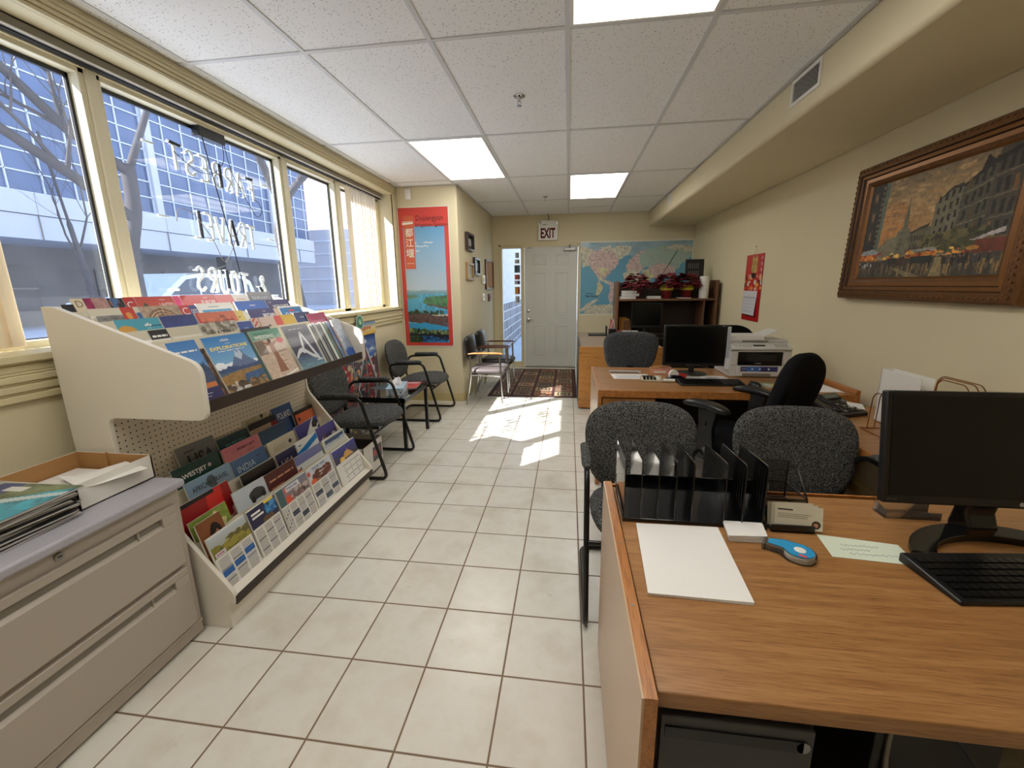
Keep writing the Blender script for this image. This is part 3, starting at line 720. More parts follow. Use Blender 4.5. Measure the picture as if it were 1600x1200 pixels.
# drawn neon tube sign hanging in the middle pane; read from outside, so mirrored in here
NEON = mat('unlit neon glass', S(232, 242, 250), .12, var=.03, coat=1)
NEON_D = mat('blocked-out neon tube', S(42, 46, 54), .5)
GL = {'F': [[(.9, 1), (.15, 1), (.15, 0)], [(.15, .52), (.7, .55)]], 'A': [[(0, 0), (.42, 1), (.5, 1), (.95, 0)], [(.2, .38), (.75, .38)]],
 'R': [[(.1, 0), (.1, 1), (.6, 1), (.85, .8), (.7, .55), (.2, .5), (.85, 0)]], 'B': [[(.1, 0), (.1, 1), (.6, 1), (.8, .8), (.6, .56), (.2, .53), (.7, .5), (.9, .26), (.65, 0), (.1, 0)]],
 'E': [[(.9, 1), (.15, 1), (.15, 0), (.9, 0)], [(.15, .52), (.7, .52)]], 'S': [[(.85, .85), (.5, 1), (.15, .85), (.2, .6), (.8, .42), (.9, .15), (.5, 0), (.1, .15)]],
 'T': [[(0, .95), (1, 1)], [(.5, .97), (.5, 0)]], 'V': [[(0, 1), (.45, 0), (.55, 0), (1, 1)]], 'L': [[(.15, 1), (.15, 0), (.85, 0)]], 'O': [[(.5, 1), (.15, .85), (.1, .5), (.15, .15), (.5, 0), (.85, .15), (.9, .5), (.85, .85), (.5, 1)]],
 'U': [[(.1, 1), (.1, .2), (.35, 0), (.65, 0), (.9, .2), (.9, 1)]], '&': [[(1, .4), (.7, .05), (.3, 0), (.1, .2), (.5, .6), (.7, .85), (.45, 1), (.25, .85), (.9, 0)]]}
ns = thing('neon_sign', 'unlit white neon tube lettering hung mirror-wise in the middle window pane', 'neon sign', (XL-.16, 2.4, 2.2))
NX = XL-.185
rows = [('FARBEST', 2.74, 2.12, 1.915, 1.975, .135), ('TRAVEL', 2.70, 2.19, 1.60, 1.63, .15), ('TOURS', 2.58, 2.16, 1.30, 1.33, .14), ('&', 2.74, 2.65, 1.305, 1.305, .12)]
kk = 0
for s_, ya, yb, za, zb, h in rows:
    n = len(s_); st = (ya-yb)/n
    for i, chh in enumerate(s_):
        b = B(); yy0 = ya-st*i; z0 = za+(zb-za)*i/max(1, n-1); wd = st*.74
        for j, ln in enumerate(GL[chh]):
            P3 = [(NX, yy0-q*wd, z0+r_*h) for q, r_ in ln]
            b.tube(P3, .0085, NEON, 8, fil=.03)
            if j == 0 and kk % 3 == 0: b.tube([(NX+.004, p[1], p[2]) for p in P3[:2]], .0092, NEON_D, 8)
            b.cyl((NX, P3[0][1], P3[0][2]), (NX-.022, P3[0][1], P3[0][2]), .003, WHITEP, 6)
        kk += 1; part(b, 'neon_letter', ns)
for y, z in ((2.85, 2.04), (2.03, 2.07), (2.85, 1.68), (2.045, 1.72), (2.82, 1.29), (2.03, 1.34)):
    b = B(); b.tube([(NX, y-.03, z), (NX, y+.03, z)], .0065, NEON, 8); part(b, 'neon_dash', ns)
b = B(); b.box(XL-.205, 2.33, 2.195, XL-.158, 2.52, 2.262, BLACKP); part(b, 'transformer', ns, bev=.004)
b = B()
def wr(pts, r=.0022, m=BLACKP): b.tube([(NX+.02, y, z) for y, z in pts], r, m, 6, fil=.06)
wr([(2.345, 2.25), (2.40, 1.95), (2.47, 1.6), (2.50, 1.4), (2.52, 1.15)], .003)
wr([(2.50, 2.2), (2.50, 2.10), (2.40, 2.00), (2.28, 1.99), (2.15, 2.06)])
wr([(2.51, 2.21), (2.54, 2.05), (2.62, 1.93), (2.72, 1.80), (2.78, 1.86), (2.74, 1.92), (2.68, 1.92)])
wr([(2.10, 1.70), (2.12, 1.78), (2.22, 1.76), (2.33, 1.62), (2.38, 1.48), (2.46, 1.58), (2.55, 1.74), (2.65, 1.72)], .0022, HEADR)
wr([(2.38, 1.48), (2.25, 1.44), (2.1, 1.42)], .0022, HEADR)
part(b, 'wiring', ns)
# ---------------------------------------------------------------- brochure rack
PEG = None
m, N, L, P = nodes('pegboard'); PEG = m
tcn = N.new('ShaderNodeTexCoord'); sx = N.new('ShaderNodeSeparateXYZ'); L.new(tcn.outputs['Object'], sx.inputs[0]); p_ = .0235
fy = math_(N, L, 'SUBTRACT', math_(N, L, 'FRACT', math_(N, L, 'DIVIDE', math_(N, L, 'ADD', sx.outputs[1], 5), p_)), .5); fz = math_(N, L, 'SUBTRACT', math_(N, L, 'FRACT', math_(N, L, 'DIVIDE', math_(N, L, 'ADD', sx.outputs[2], 5), p_)), .5)
dd = math_(N, L, 'SQRT', math_(N, L, 'ADD', math_(N, L, 'MULTIPLY', fy, fy), math_(N, L, 'MULTIPLY', fz, fz)))
L.new(ramp(N, L, dd, [(.12, S(40, 34, 28)), (.15, S(205, 195, 176))]), P.inputs['Base Color']); P.inputs['Roughness'].default_value = .6
RISER = mat('cream riser board', S(205, 196, 174), .6, var=.03)
LIP = mat('dark brown edge strip', S(48, 36, 28), .45)
RY0, RY1 = 1.262, 2.455
rk = thing('brochure_rack', 'white two-tier display rack full of travel brochures below the window', 'display rack', (-1.6, 1.86, 0))
def rnd(pts, r):
    out_ = []
    n = len(pts)
    for i, (x, z, *rr) in enumerate(pts):
        q = rr[0] if rr else 0
        if not q: out_.append((x, z)); continue
        a = Vector(pts[i-1][:2]); c = Vector(pts[(i+1) % n][:2]); p = Vector((x, z)); d1 = (a-p).normalized()*q; d2 = (c-p).normalized()*q
        for t in range(6):
            t /= 5; v = (p+d1)*(1-t)**2+p*2*t*(1-t)+(p+d2)*t*t; out_.append((v.x, v.y))
    return out_
prof = rnd([(-1.865, .0), (-1.322, 0), (-1.322, .115), (-1.292, .118), (-1.288, .160, .02), (-1.690, .69, .04), (-1.690, .876, .035), (-1.272, .876, .045), (-1.268, 1.082, .045), (-1.815, 1.285), (-1.865, 1.285)], 0)
for y in (RY0, RY1-.018):
    b = B(); b.prism(prof, 'y', y, y+.018, WHITE); part(b, 'side_panel', rk, bev=.002, seg=2)
b = B(); b.box(-1.865, RY0+.018, .0, -1.855, RY1-.018, 1.25, WHITE); b.box(-1.70, RY0+.018, .5, -1.694, RY1-.018, .905, PEG); part(b, 'pegboard', rk)
b = B(); b.box(-1.855, RY0+.018, 0, -1.325, RY1-.018, .115, WHITE); b.prism([(-1.325, .115), (-1.292, .115), (-1.292, .148), (-1.36, .165), (-1.40, .15)], 'y', RY0+.018, RY1-.018, WHITE); part(b, 'plinth', rk, bev=.002)
b = B(); b.box(-1.295, RY0+.006, .112, -1.287, RY1-.006, .148, LIP); part(b, 'edge_strip', rk)
b = B(); b.prism([(-1.70, .885), (-1.292, .905), (-1.292, .938), (-1.33, .93), (-1.70, .90)], 'y', RY0+.018, RY1-.018, WHITE); part(b, 'shelf', rk, bev=.001)
b = B(); b.box(-1.292, RY0+.006, .900, -1.282, RY1-.006, .944, LIP); part(b, 'edge_strip', rk)
UB = lambda k: ((-1.325-.1*k, .932+.037*k), (-1.42-.1*k, 1.150+.037*k))        # base point, top point (x, z) of upper row k
LB = lambda k: ((-1.345-.058*k, .150+.048*k), (-1.405-.058*k, .372+.052*k))
def risers(fn, n, name, f=.92):
    for k in range(1, n+1):
        (x0, z0), (x1, z1) = fn(k-.12)
        x1, z1 = x0+(x1-x0)*f, z0+(z1-z0)*f
        b = B(); b.prism([(x0, z0), (x1, z1), (x1-.006, z1), (x0-.006, z0)], 'y', RY0+.018, RY1-.018, RISER); part(b, name, rk)
risers(UB, 4, 'riser', .86); risers(LB, 5, 'riser', .74)

# ---- brochures. U = local width, H = height; drawing in metres on the front
Wt = S(238, 236, 232); Bk = S(18, 18, 22); Nv = S(28, 34, 78)
GRP = {'U': 'brochures in the upper tier of the rack', 'L': 'brochures in the lower tier of the rack'}
def brochure(tier, k, y0, y1, label, draw, dh=0, dx=0, th=.006, hgt=None, tilt=0):
    (x0, z0), (x1, z1) = (UB if tier == 'U' else LB)(k)
    up = Vector((x1-x0, 0, z1-z0)); H = (hgt or up.length)+dh; wd = y1-y0
    z0 += .002
    if tilt: upv = (up.normalized()+Vector((0, tilt, 0))).normalized(); rt = Vector((0, 1, 0))-upv*upv.y
    else: upv = up.normalized(); rt = Vector((0, 1, 0))
    b = B(frame((x0+dx+.004, y0, z0), rt, upv))
    b.box(0, 0, -th, wd, H, 0, PRINT, S(225, 222, 215))
    if not draw: b.rect(0, 0, wd, H, Wt, .0003)
    else: draw(b, wd, H)
    return one(b, 'brochure', label, 'brochure', GRP[tier], smooth=0, recalc=False)
def bgc(c, *tx):
    # tx: (text, x frac, y frac, h frac, colour, bold, width frac or None)
    def f(b, w_, h):
        b.rect(0, 0, w_, h, c, .0003)
        for q in tx:
            s_, x, y, hh, col = q[:5]; bo = q[5] if len(q) > 5 else 0; wf = q[6] if len(q) > 6 else None
            b.text(s_, x*w_, y*h, hh*h, col, .0007, bold=bo, w=wf*w_ if wf else None)
    return f
def photo(fn, tx=(), nx=44, ny=60):
    def f(b, w_, h):
        cv = Cv(nx, ny, (0.5, .5, .5)); fn(cv); b.pic(w_, h, cv, .0003)
        for q in tx:
            if q[0] == '#': b.rect(q[1]*w_, q[2]*h, q[3]*w_, q[4]*h, q[5], .0006); continue
            s_, x, y, hh, col = q[:5]; bo = q[5] if len(q) > 5 else 0; wf = q[6] if len(q) > 6 else None
            b.text(s_, x*w_, y*h, hh*h, col, .0009, bold=bo, w=wf*w_ if wf else None)
    return f
def land(sky0, sky1, hill, base=.5, amp=.2, seed=1, snow=None, fore=None, fb=.25):
    def f(cv):
        cv.grad(0, sky1, 1, sky0); 
        if snow: cv.ridge(base+.05, amp*1.1, 5, seed, snow); cv.ridge(base-.05, amp, 9, seed+5, hill)
        else: cv.ridge(base, amp, 6, seed, hill)
        if fore: cv.ridge(fb, .1, 7, seed+9, fore)
        cv.speck(cv.V < base+amp, .55, 18, seed+2)
    return f
def blot(base, cols, n=60, seed=1, r=.12):
    def f(cv): cv.put(ALL(cv), base); cv.dabs(n, 0, 0, 1, 1, r, r*.8, cols, seed); cv.speck(ALL(cv), .5, 14, seed)
    return f
def expl(cv):
    cv.grad(.5, S(120, 175, 220), 1, S(28, 120, 195)); cv.grad(0, S(110, 85, 50), .5, S(120, 175, 220))
    cv.ridge(.52, .08, 7, 3, S(235, 240, 248)); cv.poly([(.30, .4), (.50, .62), (.56, .73), (.60, .66), (.66, .75), (.74, .62), (.80, .55), (1, .4)], S(90, 110, 150)); cv.poly([(.5, .60), (.56, .72), (.6, .65), (.66, .74), (.70, .62), (.62, .52)], S(190, 205, 225))
    cv.ridge(.44, .06, 6, 9, S(48, 72, 120)); cv.put((cv.V < .36), S(66, 96, 120)); cv.poly([(.5, .12), (1, .18), (1, .28), (.5, .30)], S(48, 88, 135)); cv.poly([(0, 0), (0, .30), (.4, .34), (1, .36), (1, .29), (.52, .26), (.45, .1), (1, .06), (1, 0)], S(150, 115, 62))
    cv.dabs(20, .6, .02, 1, .15, .05, .03, [S(170, 120, 60), S(90, 70, 45)], 4); cv.dabs(24, .0, .0, .5, .16, .05, .04, [S(30, 28, 30), S(80, 60, 45), S(190, 185, 178)], 6); cv.speck(cv.V < .45, .4, 20, 3)
brochure('U', 0, 1.285, 1.405, 'navy-edged brochure of a lavender garden below mountains at the left end of the front row', photo(land(S(58, 120, 190), S(120, 170, 215), S(40, 64, 92), .55, .12, 3, fore=S(60, 74, 110), fb=.42), [('#', 0, 0, 1, .17, S(40, 38, 92)), ('#', .05, .19, .45, .27, S(190, 150, 110)), ('#', .5, .19, .95, .27, S(205, 120, 60)), ('bestsellers', .1, .80, .05, Wt, .02, .8), ('tours departing', .3, .09, .025, S(200, 200, 215)), ('our holidays', .35, .045, .02, S(200, 200, 215))]))
brochure('U', 0, 1.405, 1.425, 'narrow brown animal-photo brochure peeking out left of the blue mountain brochure', photo(blot(S(70, 45, 32), [S(130, 90, 60), S(30, 20, 18)], 20, 4), (), 8, 40), dh=-.04)
brochure('U', 0, 1.428, 1.650, 'sky blue brochure of snowy peaks with yellow capitals reading explorations', photo(expl, [('collette', .36, .90, .045, Wt, .02), ('2023-2024', .44, .845, .018, Wt), ('EXPLORATIONS', .07, .755, .062, S(245, 225, 130), .03, .86), ('small group travel experiences', .2, .715, .022, Wt, 0, .62)], 70, 90), dx=.004)
brochure('U', 0, 1.652, 1.672, 'dark green brochure spine tucked between the peaks brochure and the wedding one', bgc(S(24, 72, 70)), dh=-.01)
brochure('U', 0, 1.655, 1.84, 'black-topped brochure standing just behind the wedding magazine', bgc(Bk, ('villas', .2, .88, .04, S(90, 90, 95))), dx=-.012, dh=.012)
def wed(cv):
    cv.put(ALL(cv), S(205, 180, 160)); cv.rect(0, .80, 1, 1, S(110, 165, 145)); cv.rect(0, .5, .3, .78, S(120, 100, 85)); cv.speck(ALL(cv), .25, 20, 5)
    cv.poly([(.36, .1), (.44, .40), (.42, .66), (.20, .76), (.42, .72), (.46, .79), (.52, .79), (.54, .71), (.80, .76), (.58, .65), (.60, .40), (.66, .1)], S(150, 95, 70)); cv.ell(.49, .76, .05, .04, S(70, 40, 30)); cv.ell(.86, .74, .12, .065, S(200, 60, 70)); cv.poly([(0, 0), (.5, .02), (1, .10), (1, .06), (.6, 0)], S(235, 230, 222))
brochure('U', 0, 1.676, 1.868, 'wedding magazine with a green masthead and a woman raising her arms', photo(wed, [('destination', .12, .91, .05, S(40, 90, 80), 0, .5), ('WEDDING', .08, .82, .07, Wt, .03, .66), ('GREECE', .62, .50, .035, S(90, 70, 60), .01, .3), ('island', .66, .42, .02, S(90, 70, 60)), ('romance', .62, .30, .02, S(90, 70, 60)), ('beach', .66, .22, .02, S(90, 70, 60))], 50, 70), dx=.003)
def aml(b, w_, h):
    b.rect(0, 0, w_, h, S(36, 32, 66), .0003); cv = Cv(40, 24, (0, 0, 0)); cv.grad(0, S(110, 150, 165), 1, S(36, 60, 110)); cv.speck(ALL(cv), .5, 16, 2); b.pic(w_, h*.3, cv, .0005)
    q = S(215, 218, 225); z = .0008
    b.shape([(.33*w_, .35*h), (.52*w_, .84*h), (.60*w_, .84*h), (.42*w_, .35*h)], q, z); b.shape([(.52*w_, .84*h), (.60*w_, .84*h), (.92*w_, .13*h), (.82*w_, .13*h)], q, z); b.rect(.74*w_, .12*h, w_*.98, .15*h, q, z)
    pts = [(x, .28+.10*math.sin((x-.05)*5.6)) for x in [i/14 for i in range(0, 15)]]
    b.add([(x*.86*w_+.02*w_, y*h, z+.0002) for x, y in pts]+[(x*.86*w_+.02*w_, (y+.055+.05*math.sin(x*3.1))*h, z+.0002) for x, y in pts], [(i, i+1, i+16, i+15) for i in range(14)], PRINT, q)
    b.text('CRUISE COLLECTION', .2*w_, .90*h, .02*h, q, z, w=.55*w_)
brochure('U', 0, 1.895, 2.095, 'dark navy brochure with a large silver letter A over a wave', aml, dx=.003)
brochure('U', 0, 2.10, 2.112, 'grey page edge of a brochure right beside the letter-A brochure', bgc(S(180, 180, 175)), dh=-.01)
# a row of narrow folders seen by their spines
sp = [(S(60, 60, 66), 'charcoal'), (S(28, 30, 52), 'midnight blue'), (S(190, 188, 184), 'pale grey'), (S(24, 40, 78), 'dark blue'), (S(20, 20, 24), 'black'), (S(225, 228, 225), 'white'), (S(30, 92, 78), 'green'), (S(22, 28, 40), 'near-black'), (S(28, 110, 190), 'bright blue')]
y = 2.118
for i, (c, nm) in enumerate(sp):
    wd = .017 if i != 7 else .024; brochure('U', 0, y, y+wd, nm+' narrow folder among the spines at the upper tier right end', bgc(c, ), dh=-.012+.004*(i % 3), th=.02); y += wd+.004
brochure('U', 0, 2.335, 2.43, 'silver and blue brochure in a clear sleeve at the far right of the front row', photo(land(S(200, 210, 225), S(185, 195, 215), S(150, 165, 190), .5, .3, 2, fore=S(32, 90, 175), fb=.22)), dx=.002)
# second row
brochure('U', 1, 1.29, 1.32, 'plain white card at the left end of the second row', None, dh=-.03)
brochure('U', 1, 1.322, 1.395, 'brochure with a black band and small white lettering in the second row', bgc(S(225, 222, 215), ('#', 0, 0, 0, Wt)) if False else photo(lambda cv: (cv.put(ALL(cv), S(222, 216, 204)), cv.rect(0, .84, 1, 1, Bk)), [('SILVERSEA', .1, .87, .06, Wt, .02, .8)], 10, 20), dh=.005)
brochure('U', 1, 1.40, 1.535, 'plain pale card behind the blue mountain brochure', bgc(S(222, 216, 204)), dh=-.03)
brochure('U', 1, 1.54, 1.735, 'brown engraved-pattern brochure with black Latin lettering', photo(blot(S(190, 180, 165), [S(150, 140, 125), S(110, 98, 85)], 70, 8, .06), [('LATIN', .22, .70, .14, Bk, .0, .6)]), dh=.012)
brochure('U', 1, 1.738, 1.825, 'small royal blue brochure beside the engraved-pattern one', bgc(S(40, 74, 160), ('family', .3, .84, .05, S(120, 150, 220))), dh=.0)
brochure('U', 1, 1.83, 1.985, 'pinkish brochure with red stripes at its left edge', photo(lambda cv: (cv.put(ALL(cv), S(214, 190, 178)), [cv.poly([(.02+.0*i, .5+.1*i), (.25, .6+.1*i), (.25, .64+.1*i), (.02, .54+.1*i)], S(200, 60, 50)) for i in range(5)], cv.rect(.3, 0, .33, 1, S(180, 120, 110)), cv.ell(.7, .78, .07, .05, S(70, 50, 45)))), dh=.012)
brochure('U', 1, 1.988, 2.15, 'red and yellow brochure in the second row', photo(lambda cv: (cv.put(ALL(cv), S(214, 84, 74)), cv.rect(.35, 0, 1, 1, S(216, 176, 62)))), dh=.012)
brochure('U', 1, 2.155, 2.30, 'navy brochure with white capitals in the second row near the right end', bgc(S(34, 48, 110), ('Insight', .3, .86, .05, Wt), ('101', .15, .62, .16, Wt, .03)), dh=.018)
brochure('U', 1, 2.25, 2.432, 'magenta-pink brochure top at the right end of the second row', bgc(S(178, 44, 98)), dh=.004, dx=.008)
# third row
brochure('U', 2, 1.295, 1.462, 'turquoise brochure with a white star at the left of the third row', photo(lambda cv: (cv.put(ALL(cv), S(72, 160, 184)), cv.ell(.18, .78, .22, .12, S(205, 150, 60)), cv.rect(0, 0, .2, .7, S(72, 160, 184))), [('*', .60, .80, .12, Wt, .04), ('transat', .74, .85, .035, S(30, 60, 100))]), dh=.008)
brochure('U', 2, 1.467, 1.625, 'plain deep blue brochure in the third row', photo(lambda cv: (cv.grad(0, S(60, 80, 150), 1, S(36, 52, 122)), cv.speck(ALL(cv), .3, 6, 3))), dh=.01)
brochure('U', 2, 1.632, 1.85, 'orange-red desert brochure with dark letters in the third row', photo(land(S(214, 110, 78), S(224, 140, 100), S(176, 62, 44), .82, .06, 3), [('XXL', .55, .88, .05, Bk, .02), ('#', 0, 0, .06, 1, S(200, 60, 60))]), dh=.012)
brochure('U', 2, 1.852, 1.90, 'pale yellow tab brochure beside the orange-red desert one', bgc(S(224, 200, 110), ('trips', .2, .85, .03, Bk)), dh=.01)
brochure('U', 2, 1.902, 1.932, 'narrow pale grey brochure left of the dark blue Britain one', bgc(S(214, 212, 205)), dh=.0)
brochure('U', 2, 1.935, 2.125, 'dark blue brochure lettered Britain', bgc(S(42, 44, 110), ('insight', .55, .92, .03, Wt), ('BRITAIN', .5, .80, .08, Wt, .02, .46)), dh=.012)
brochure('U', 2, 2.128, 2.165, 'narrow beige brochure between the two blue ones of the third row', bgc(S(216, 186, 160)), dh=.006)
brochure('U', 2, 2.167, 2.37, 'bright blue white-edged brochure lettered Europe, third row right', bgc(Wt, ('.', .1, .1, .001, Wt)) if False else photo(lambda cv: (cv.put(ALL(cv), Wt), cv.rect(.05, 0, .95, .96, S(24, 118, 190)), cv.ell(.5, .89, .12, .03, S(210, 70, 70))), [('EUROPE', .2, .74, .1, Wt, .02, .6)]), dh=.014)
# fourth row
brochure('U', 3, 1.295, 1.478, 'white brochure of a grey cliff scene with a red square crest', photo(lambda cv: (cv.put(ALL(cv), S(214, 206, 188)), cv.rect(.1, .3, .9, .88, S(140, 138, 134)), cv.speck(cv.V < .88, .7, 12, 5), cv.rect(.62, .68, .88, 1, S(200, 60, 44)), cv.ell(.74, .86, .06, .06, S(224, 150, 70)), cv.rect(.9, .6, 1, .9, S(60, 90, 150)))), dh=.012)
def colo(cv):
    cv.put(ALL(cv), S(176, 150, 128))
    for q in (.95, .80, .66): cv.ell(.48, .62, .46*q, .34*q, S(120, 86, 62)); cv.ell(.48, .62, .43*q, .31*q, S(198, 164, 132))
    cv.ell(.45, .60, .20, .18, S(120, 170, 200)); cv.speck(ALL(cv), .5, 24, 4)
brochure('U', 3, 1.482, 1.655, 'sandy brochure of a round ancient arena', photo(colo), dh=.012)
brochure('U', 3, 1.655, 1.742, 'red brochure with a big white curved letter in the fourth row', photo(lambda cv: (cv.put(ALL(cv), S(196, 46, 44)), cv.rect(.55, 0, 1, 1, S(60, 70, 140))), [('C', .1, .82, .14, Wt, 0), ('C', .1, .64, .14, Wt, 0), ('OSTS', .6, .84, .08, Wt, .01, .38)]), dh=.006)
brochure('U', 3, 1.745, 1.955, 'white-bordered brochure lettered Ireland', photo(lambda cv: (cv.put(ALL(cv), Wt), cv.rect(.08, .3, .92, .86, S(70, 150, 200)), cv.ridge(.62, .1, 5, 3, S(80, 110, 70), lo=.3)), [('luxury escorted tours', .3, .91, .025, S(120, 120, 130)), ('IRELAND', .3, .74, .08, Wt, .02, .55)]), dh=.012)
brochure('U', 3, 1.976, 2.20, 'bright blue brochure with small white writing in the fourth row', bgc(S(26, 94, 190), ('caribbean', .42, .88, .03, Wt), ('cruises', .2, .72, .08, Wt)), dh=.014)
brochure('U', 3, 2.203, 2.40, 'indigo brochure lettered Worldwide', bgc(S(44, 40, 112), ('insight', .1, .92, .03, Wt), ('WORLDWIDE', .2, .78, .09, Wt, .01, .7)), dh=.014)
# back row
brochure('U', 4, 1.285, 1.33, 'black-edged brochure in the top back corner of the rack', bgc(Bk), dh=-.01)
brochure('U', 4, 1.325, 1.362, 'cream brochure with a thin D at the back left', bgc(S(222, 206, 178), ('D', .25, .86, .1, S(110, 90, 70))), dh=.012)
brochure('U', 4, 1.364, 1.445, 'magenta-edged brochure with a face in the back row', photo(lambda cv: (cv.put(ALL(cv), S(170, 130, 125)), cv.rect(0, 0, .35, 1, S(150, 26, 84)), cv.speck(ALL(cv), .6, 8, 7))), dh=.012)
brochure('U', 4, 1.447, 1.506, 'dark mosaic-patterned brochure in the back row', photo(blot(S(40, 34, 42), [S(205, 110, 50), S(60, 100, 150), S(20, 16, 20)], 40, 5, .14)), dh=.01)
brochure('U', 4, 1.508, 1.553, 'crimson brochure with white letter C in the back row', bgc(S(190, 40, 38), ('C', .15, .80, .12, Wt), ('C', .15, .62, .12, Wt)), dh=.012)
brochure('U', 4, 1.555, 1.728, 'orange-red brochure lettered United', photo(lambda cv: (cv.grad(0, S(220, 120, 60), 1, S(196, 64, 58)), cv.ell(.2, .80, .07, .08, S(66, 70, 40)), cv.ell(.5, .74, .05, .06, S(66, 70, 40))), [('trafalgar', .6, .92, .03, Wt), ('UNITED', .56, .78, .09, Wt, 0, .4)]), dh=.012)
brochure('U', 4, 1.73, 1.765, 'hot pink narrow brochure in the back row', bgc(S(222, 60, 120)), dh=.012)
brochure('U', 4, 1.768, 1.967, 'red brochure lettered Europe in the back row', photo(lambda cv: (cv.put(ALL(cv), S(200, 58, 66)), cv.ell(.3, .72, .1, .06, S(120, 40, 50))), [('trafalgar', .62, .92, .03, Wt), ('EUROPE', .52, .80, .08, Wt, .01, .42)]), dh=.014)
brochure('U', 4, 1.967, 2.08, 'coral pink brochure right of the red Europe one', bgc(S(214, 98, 104)), dh=.012)
brochure('U', 4, 2.08, 2.187, 'white brochure with thin red lines in the back row', photo(lambda cv: (cv.put(ALL(cv), S(226, 220, 216)), cv.rect(.2, .88, .8, .9, S(205, 110, 110)), cv.rect(.2, .80, .8, .82, S(205, 110, 110)))), dh=.01)
brochure('U', 4, 2.192, 2.385, 'dark navy brochure lettered Europe and North America', bgc(S(24, 34, 66), ('trafalgar', .1, .93, .025, S(205, 90, 70)), ('EUROPE & NORTH', .15, .82, .07, S(190, 200, 215), .01, .74), ('AMERICA', .28, .72, .07, S(190, 200, 215), .01, .4)), dh=.024)

# ---- lower tier
brochure('L', 4.8, 1.285, 1.40, 'plain cream holder card at the top left of the lower tier', bgc(S(190, 180, 158)), dh=-.05)
brochure('L', 4.85, 1.485, 1.685, 'grey brochure with large dark USA capitals', bgc(S(112, 116, 118), ('USA', .22, .60, .24, S(36, 38, 44), .02, .68), ('beautiful', .18, .88, .04, S(50, 52, 58))), dh=.03)
brochure('L', 4.8, 1.69, 1.888, 'dark teal brochure with pale line lettering', photo(lambda cv: (cv.put(ALL(cv), S(26, 62, 74)), cv.speck(ALL(cv), .6, 10, 5)), [('ESCORTED', .18, .78, .09, S(90, 140, 150), 0, .66), ('WORLD', .3, .64, .09, S(90, 140, 150), 0, .5)]))
brochure('L', 4.95, 1.87, 2.06, 'sand-coloured brochure with a small black diamond at the very top of the lower tier', photo(lambda cv: (cv.put(ALL(cv), S(176, 168, 146)), cv.poly([(.7, .86), (.77, .91), (.84, .86), (.77, .81)], Bk)), [('AKISO', .14, .80, .09, S(140, 126, 96), 0, .42)]), dh=.058)
def eif(cv):
    cv.put(ALL(cv), S(206, 178, 160)); cv.rect(0, .86, 1, 1, Bk); cv.rect(.78, 0, 1, .86, S(150, 40, 48)); cv.poly([(.25, .1), (.45, .6), (.5, .78), (.55, .6), (.75, .1), (.6, .1), (.5, .35), (.4, .1)], S(70, 40, 40)); cv.poly([(0, .2), (.2, .5), (.24, .2)], S(160, 50, 50))
brochure('L', 4.75, 1.892, 2.10, 'pinkish brochure of an iron lattice tower with a red edge', photo(eif), dh=.01)
brochure('L', 4.9, 2.09, 2.262, 'blue brochure lettered Poland', bgc(S(48, 80, 128), ('POLAND', .2, .72, .14, Wt, 0, .66), ('holidays', .2, .3, .03, S(150, 175, 205))), dh=.03)
brochure('L', 4.5, 2.225, 2.425, 'orange sunset brochure with a black border', photo(lambda cv: (cv.put(ALL(cv), S(30, 20, 18)), cv.rect(.1, 0, .98, .9, S(206, 104, 66)), cv.put((cv.U > .1) & (cv.V < .45), S(200, 130, 80)), cv.ell(.22, .76, .05, .05, Bk))), dh=-.01)
brochure('L', 4, 1.405, 1.64, 'dark green brochure with bold white airline capitals and a small leaf mark', photo(lambda cv: (cv.put(ALL(cv), S(20, 62, 56)), cv.ridge(.5, .1, 3, 2, S(26, 78, 68))), [('WESTJET', .16, .76, .10, Wt, .02, .52), ('o', .72, .80, .06, Wt, .03), ('vacations', .18, .68, .03, S(200, 210, 205))]), dh=.014)
brochure('L', 4, 1.66, 1.90, 'pink dusk-sky brochure with small black capitals', photo(lambda cv: (cv.grad(0, S(206, 150, 100), 1, S(206, 120, 140)), cv.speck(ALL(cv), .15, 6, 3)), [('WESTJET', .36, .84, .06, Bk, .02, .5), ('vacations', .6, .76, .03, S(90, 50, 60))]), dh=.004)
brochure('L', 4, 1.905, 2.115, 'dark blue mountain-dusk brochure lettered Tour', photo(land(S(40, 66, 92), S(90, 130, 160), S(200, 205, 205), .42, .1, 4), [('WORLD TOUR', .4, .58, .10, Wt, .01, .5)]), dh=.004)
brochure('L', 3, 1.40, 1.635, 'pale blue-grey brochure lettered African Travel with a map of Africa', photo(lambda cv: (cv.grad(0, S(150, 140, 150), 1, S(120, 152, 176)), cv.ell(.52, .84, .10, .11, S(70, 84, 90)), cv.ell(.56, .74, .05, .12, S(70, 84, 90))), [('AFRICAN TRAVEL', .1, .79, .09, S(28, 34, 40), .01, .8)]), dh=.012)
brochure('L', 3, 1.64, 1.865, 'slate blue brochure lettered India', bgc(S(66, 98, 138), ('INDIA', .12, .72, .13, S(190, 200, 205), 0, .5), ('journeys', .68, .86, .03, S(20, 30, 50))), dh=.006)
brochure('L', 3, 1.885, 2.105, 'cream brochure with a black diamond in the middle of the lower tier', photo(lambda cv: (cv.put(ALL(cv), S(196, 188, 168)), cv.poly([(.7, .82), (.77, .88), (.84, .82), (.77, .76)], Bk), cv.rect(0, .56, 1, .58, Bk)), [('AKISO', .16, .74, .12, S(170, 150, 105), 0, .4)]), dh=.004)
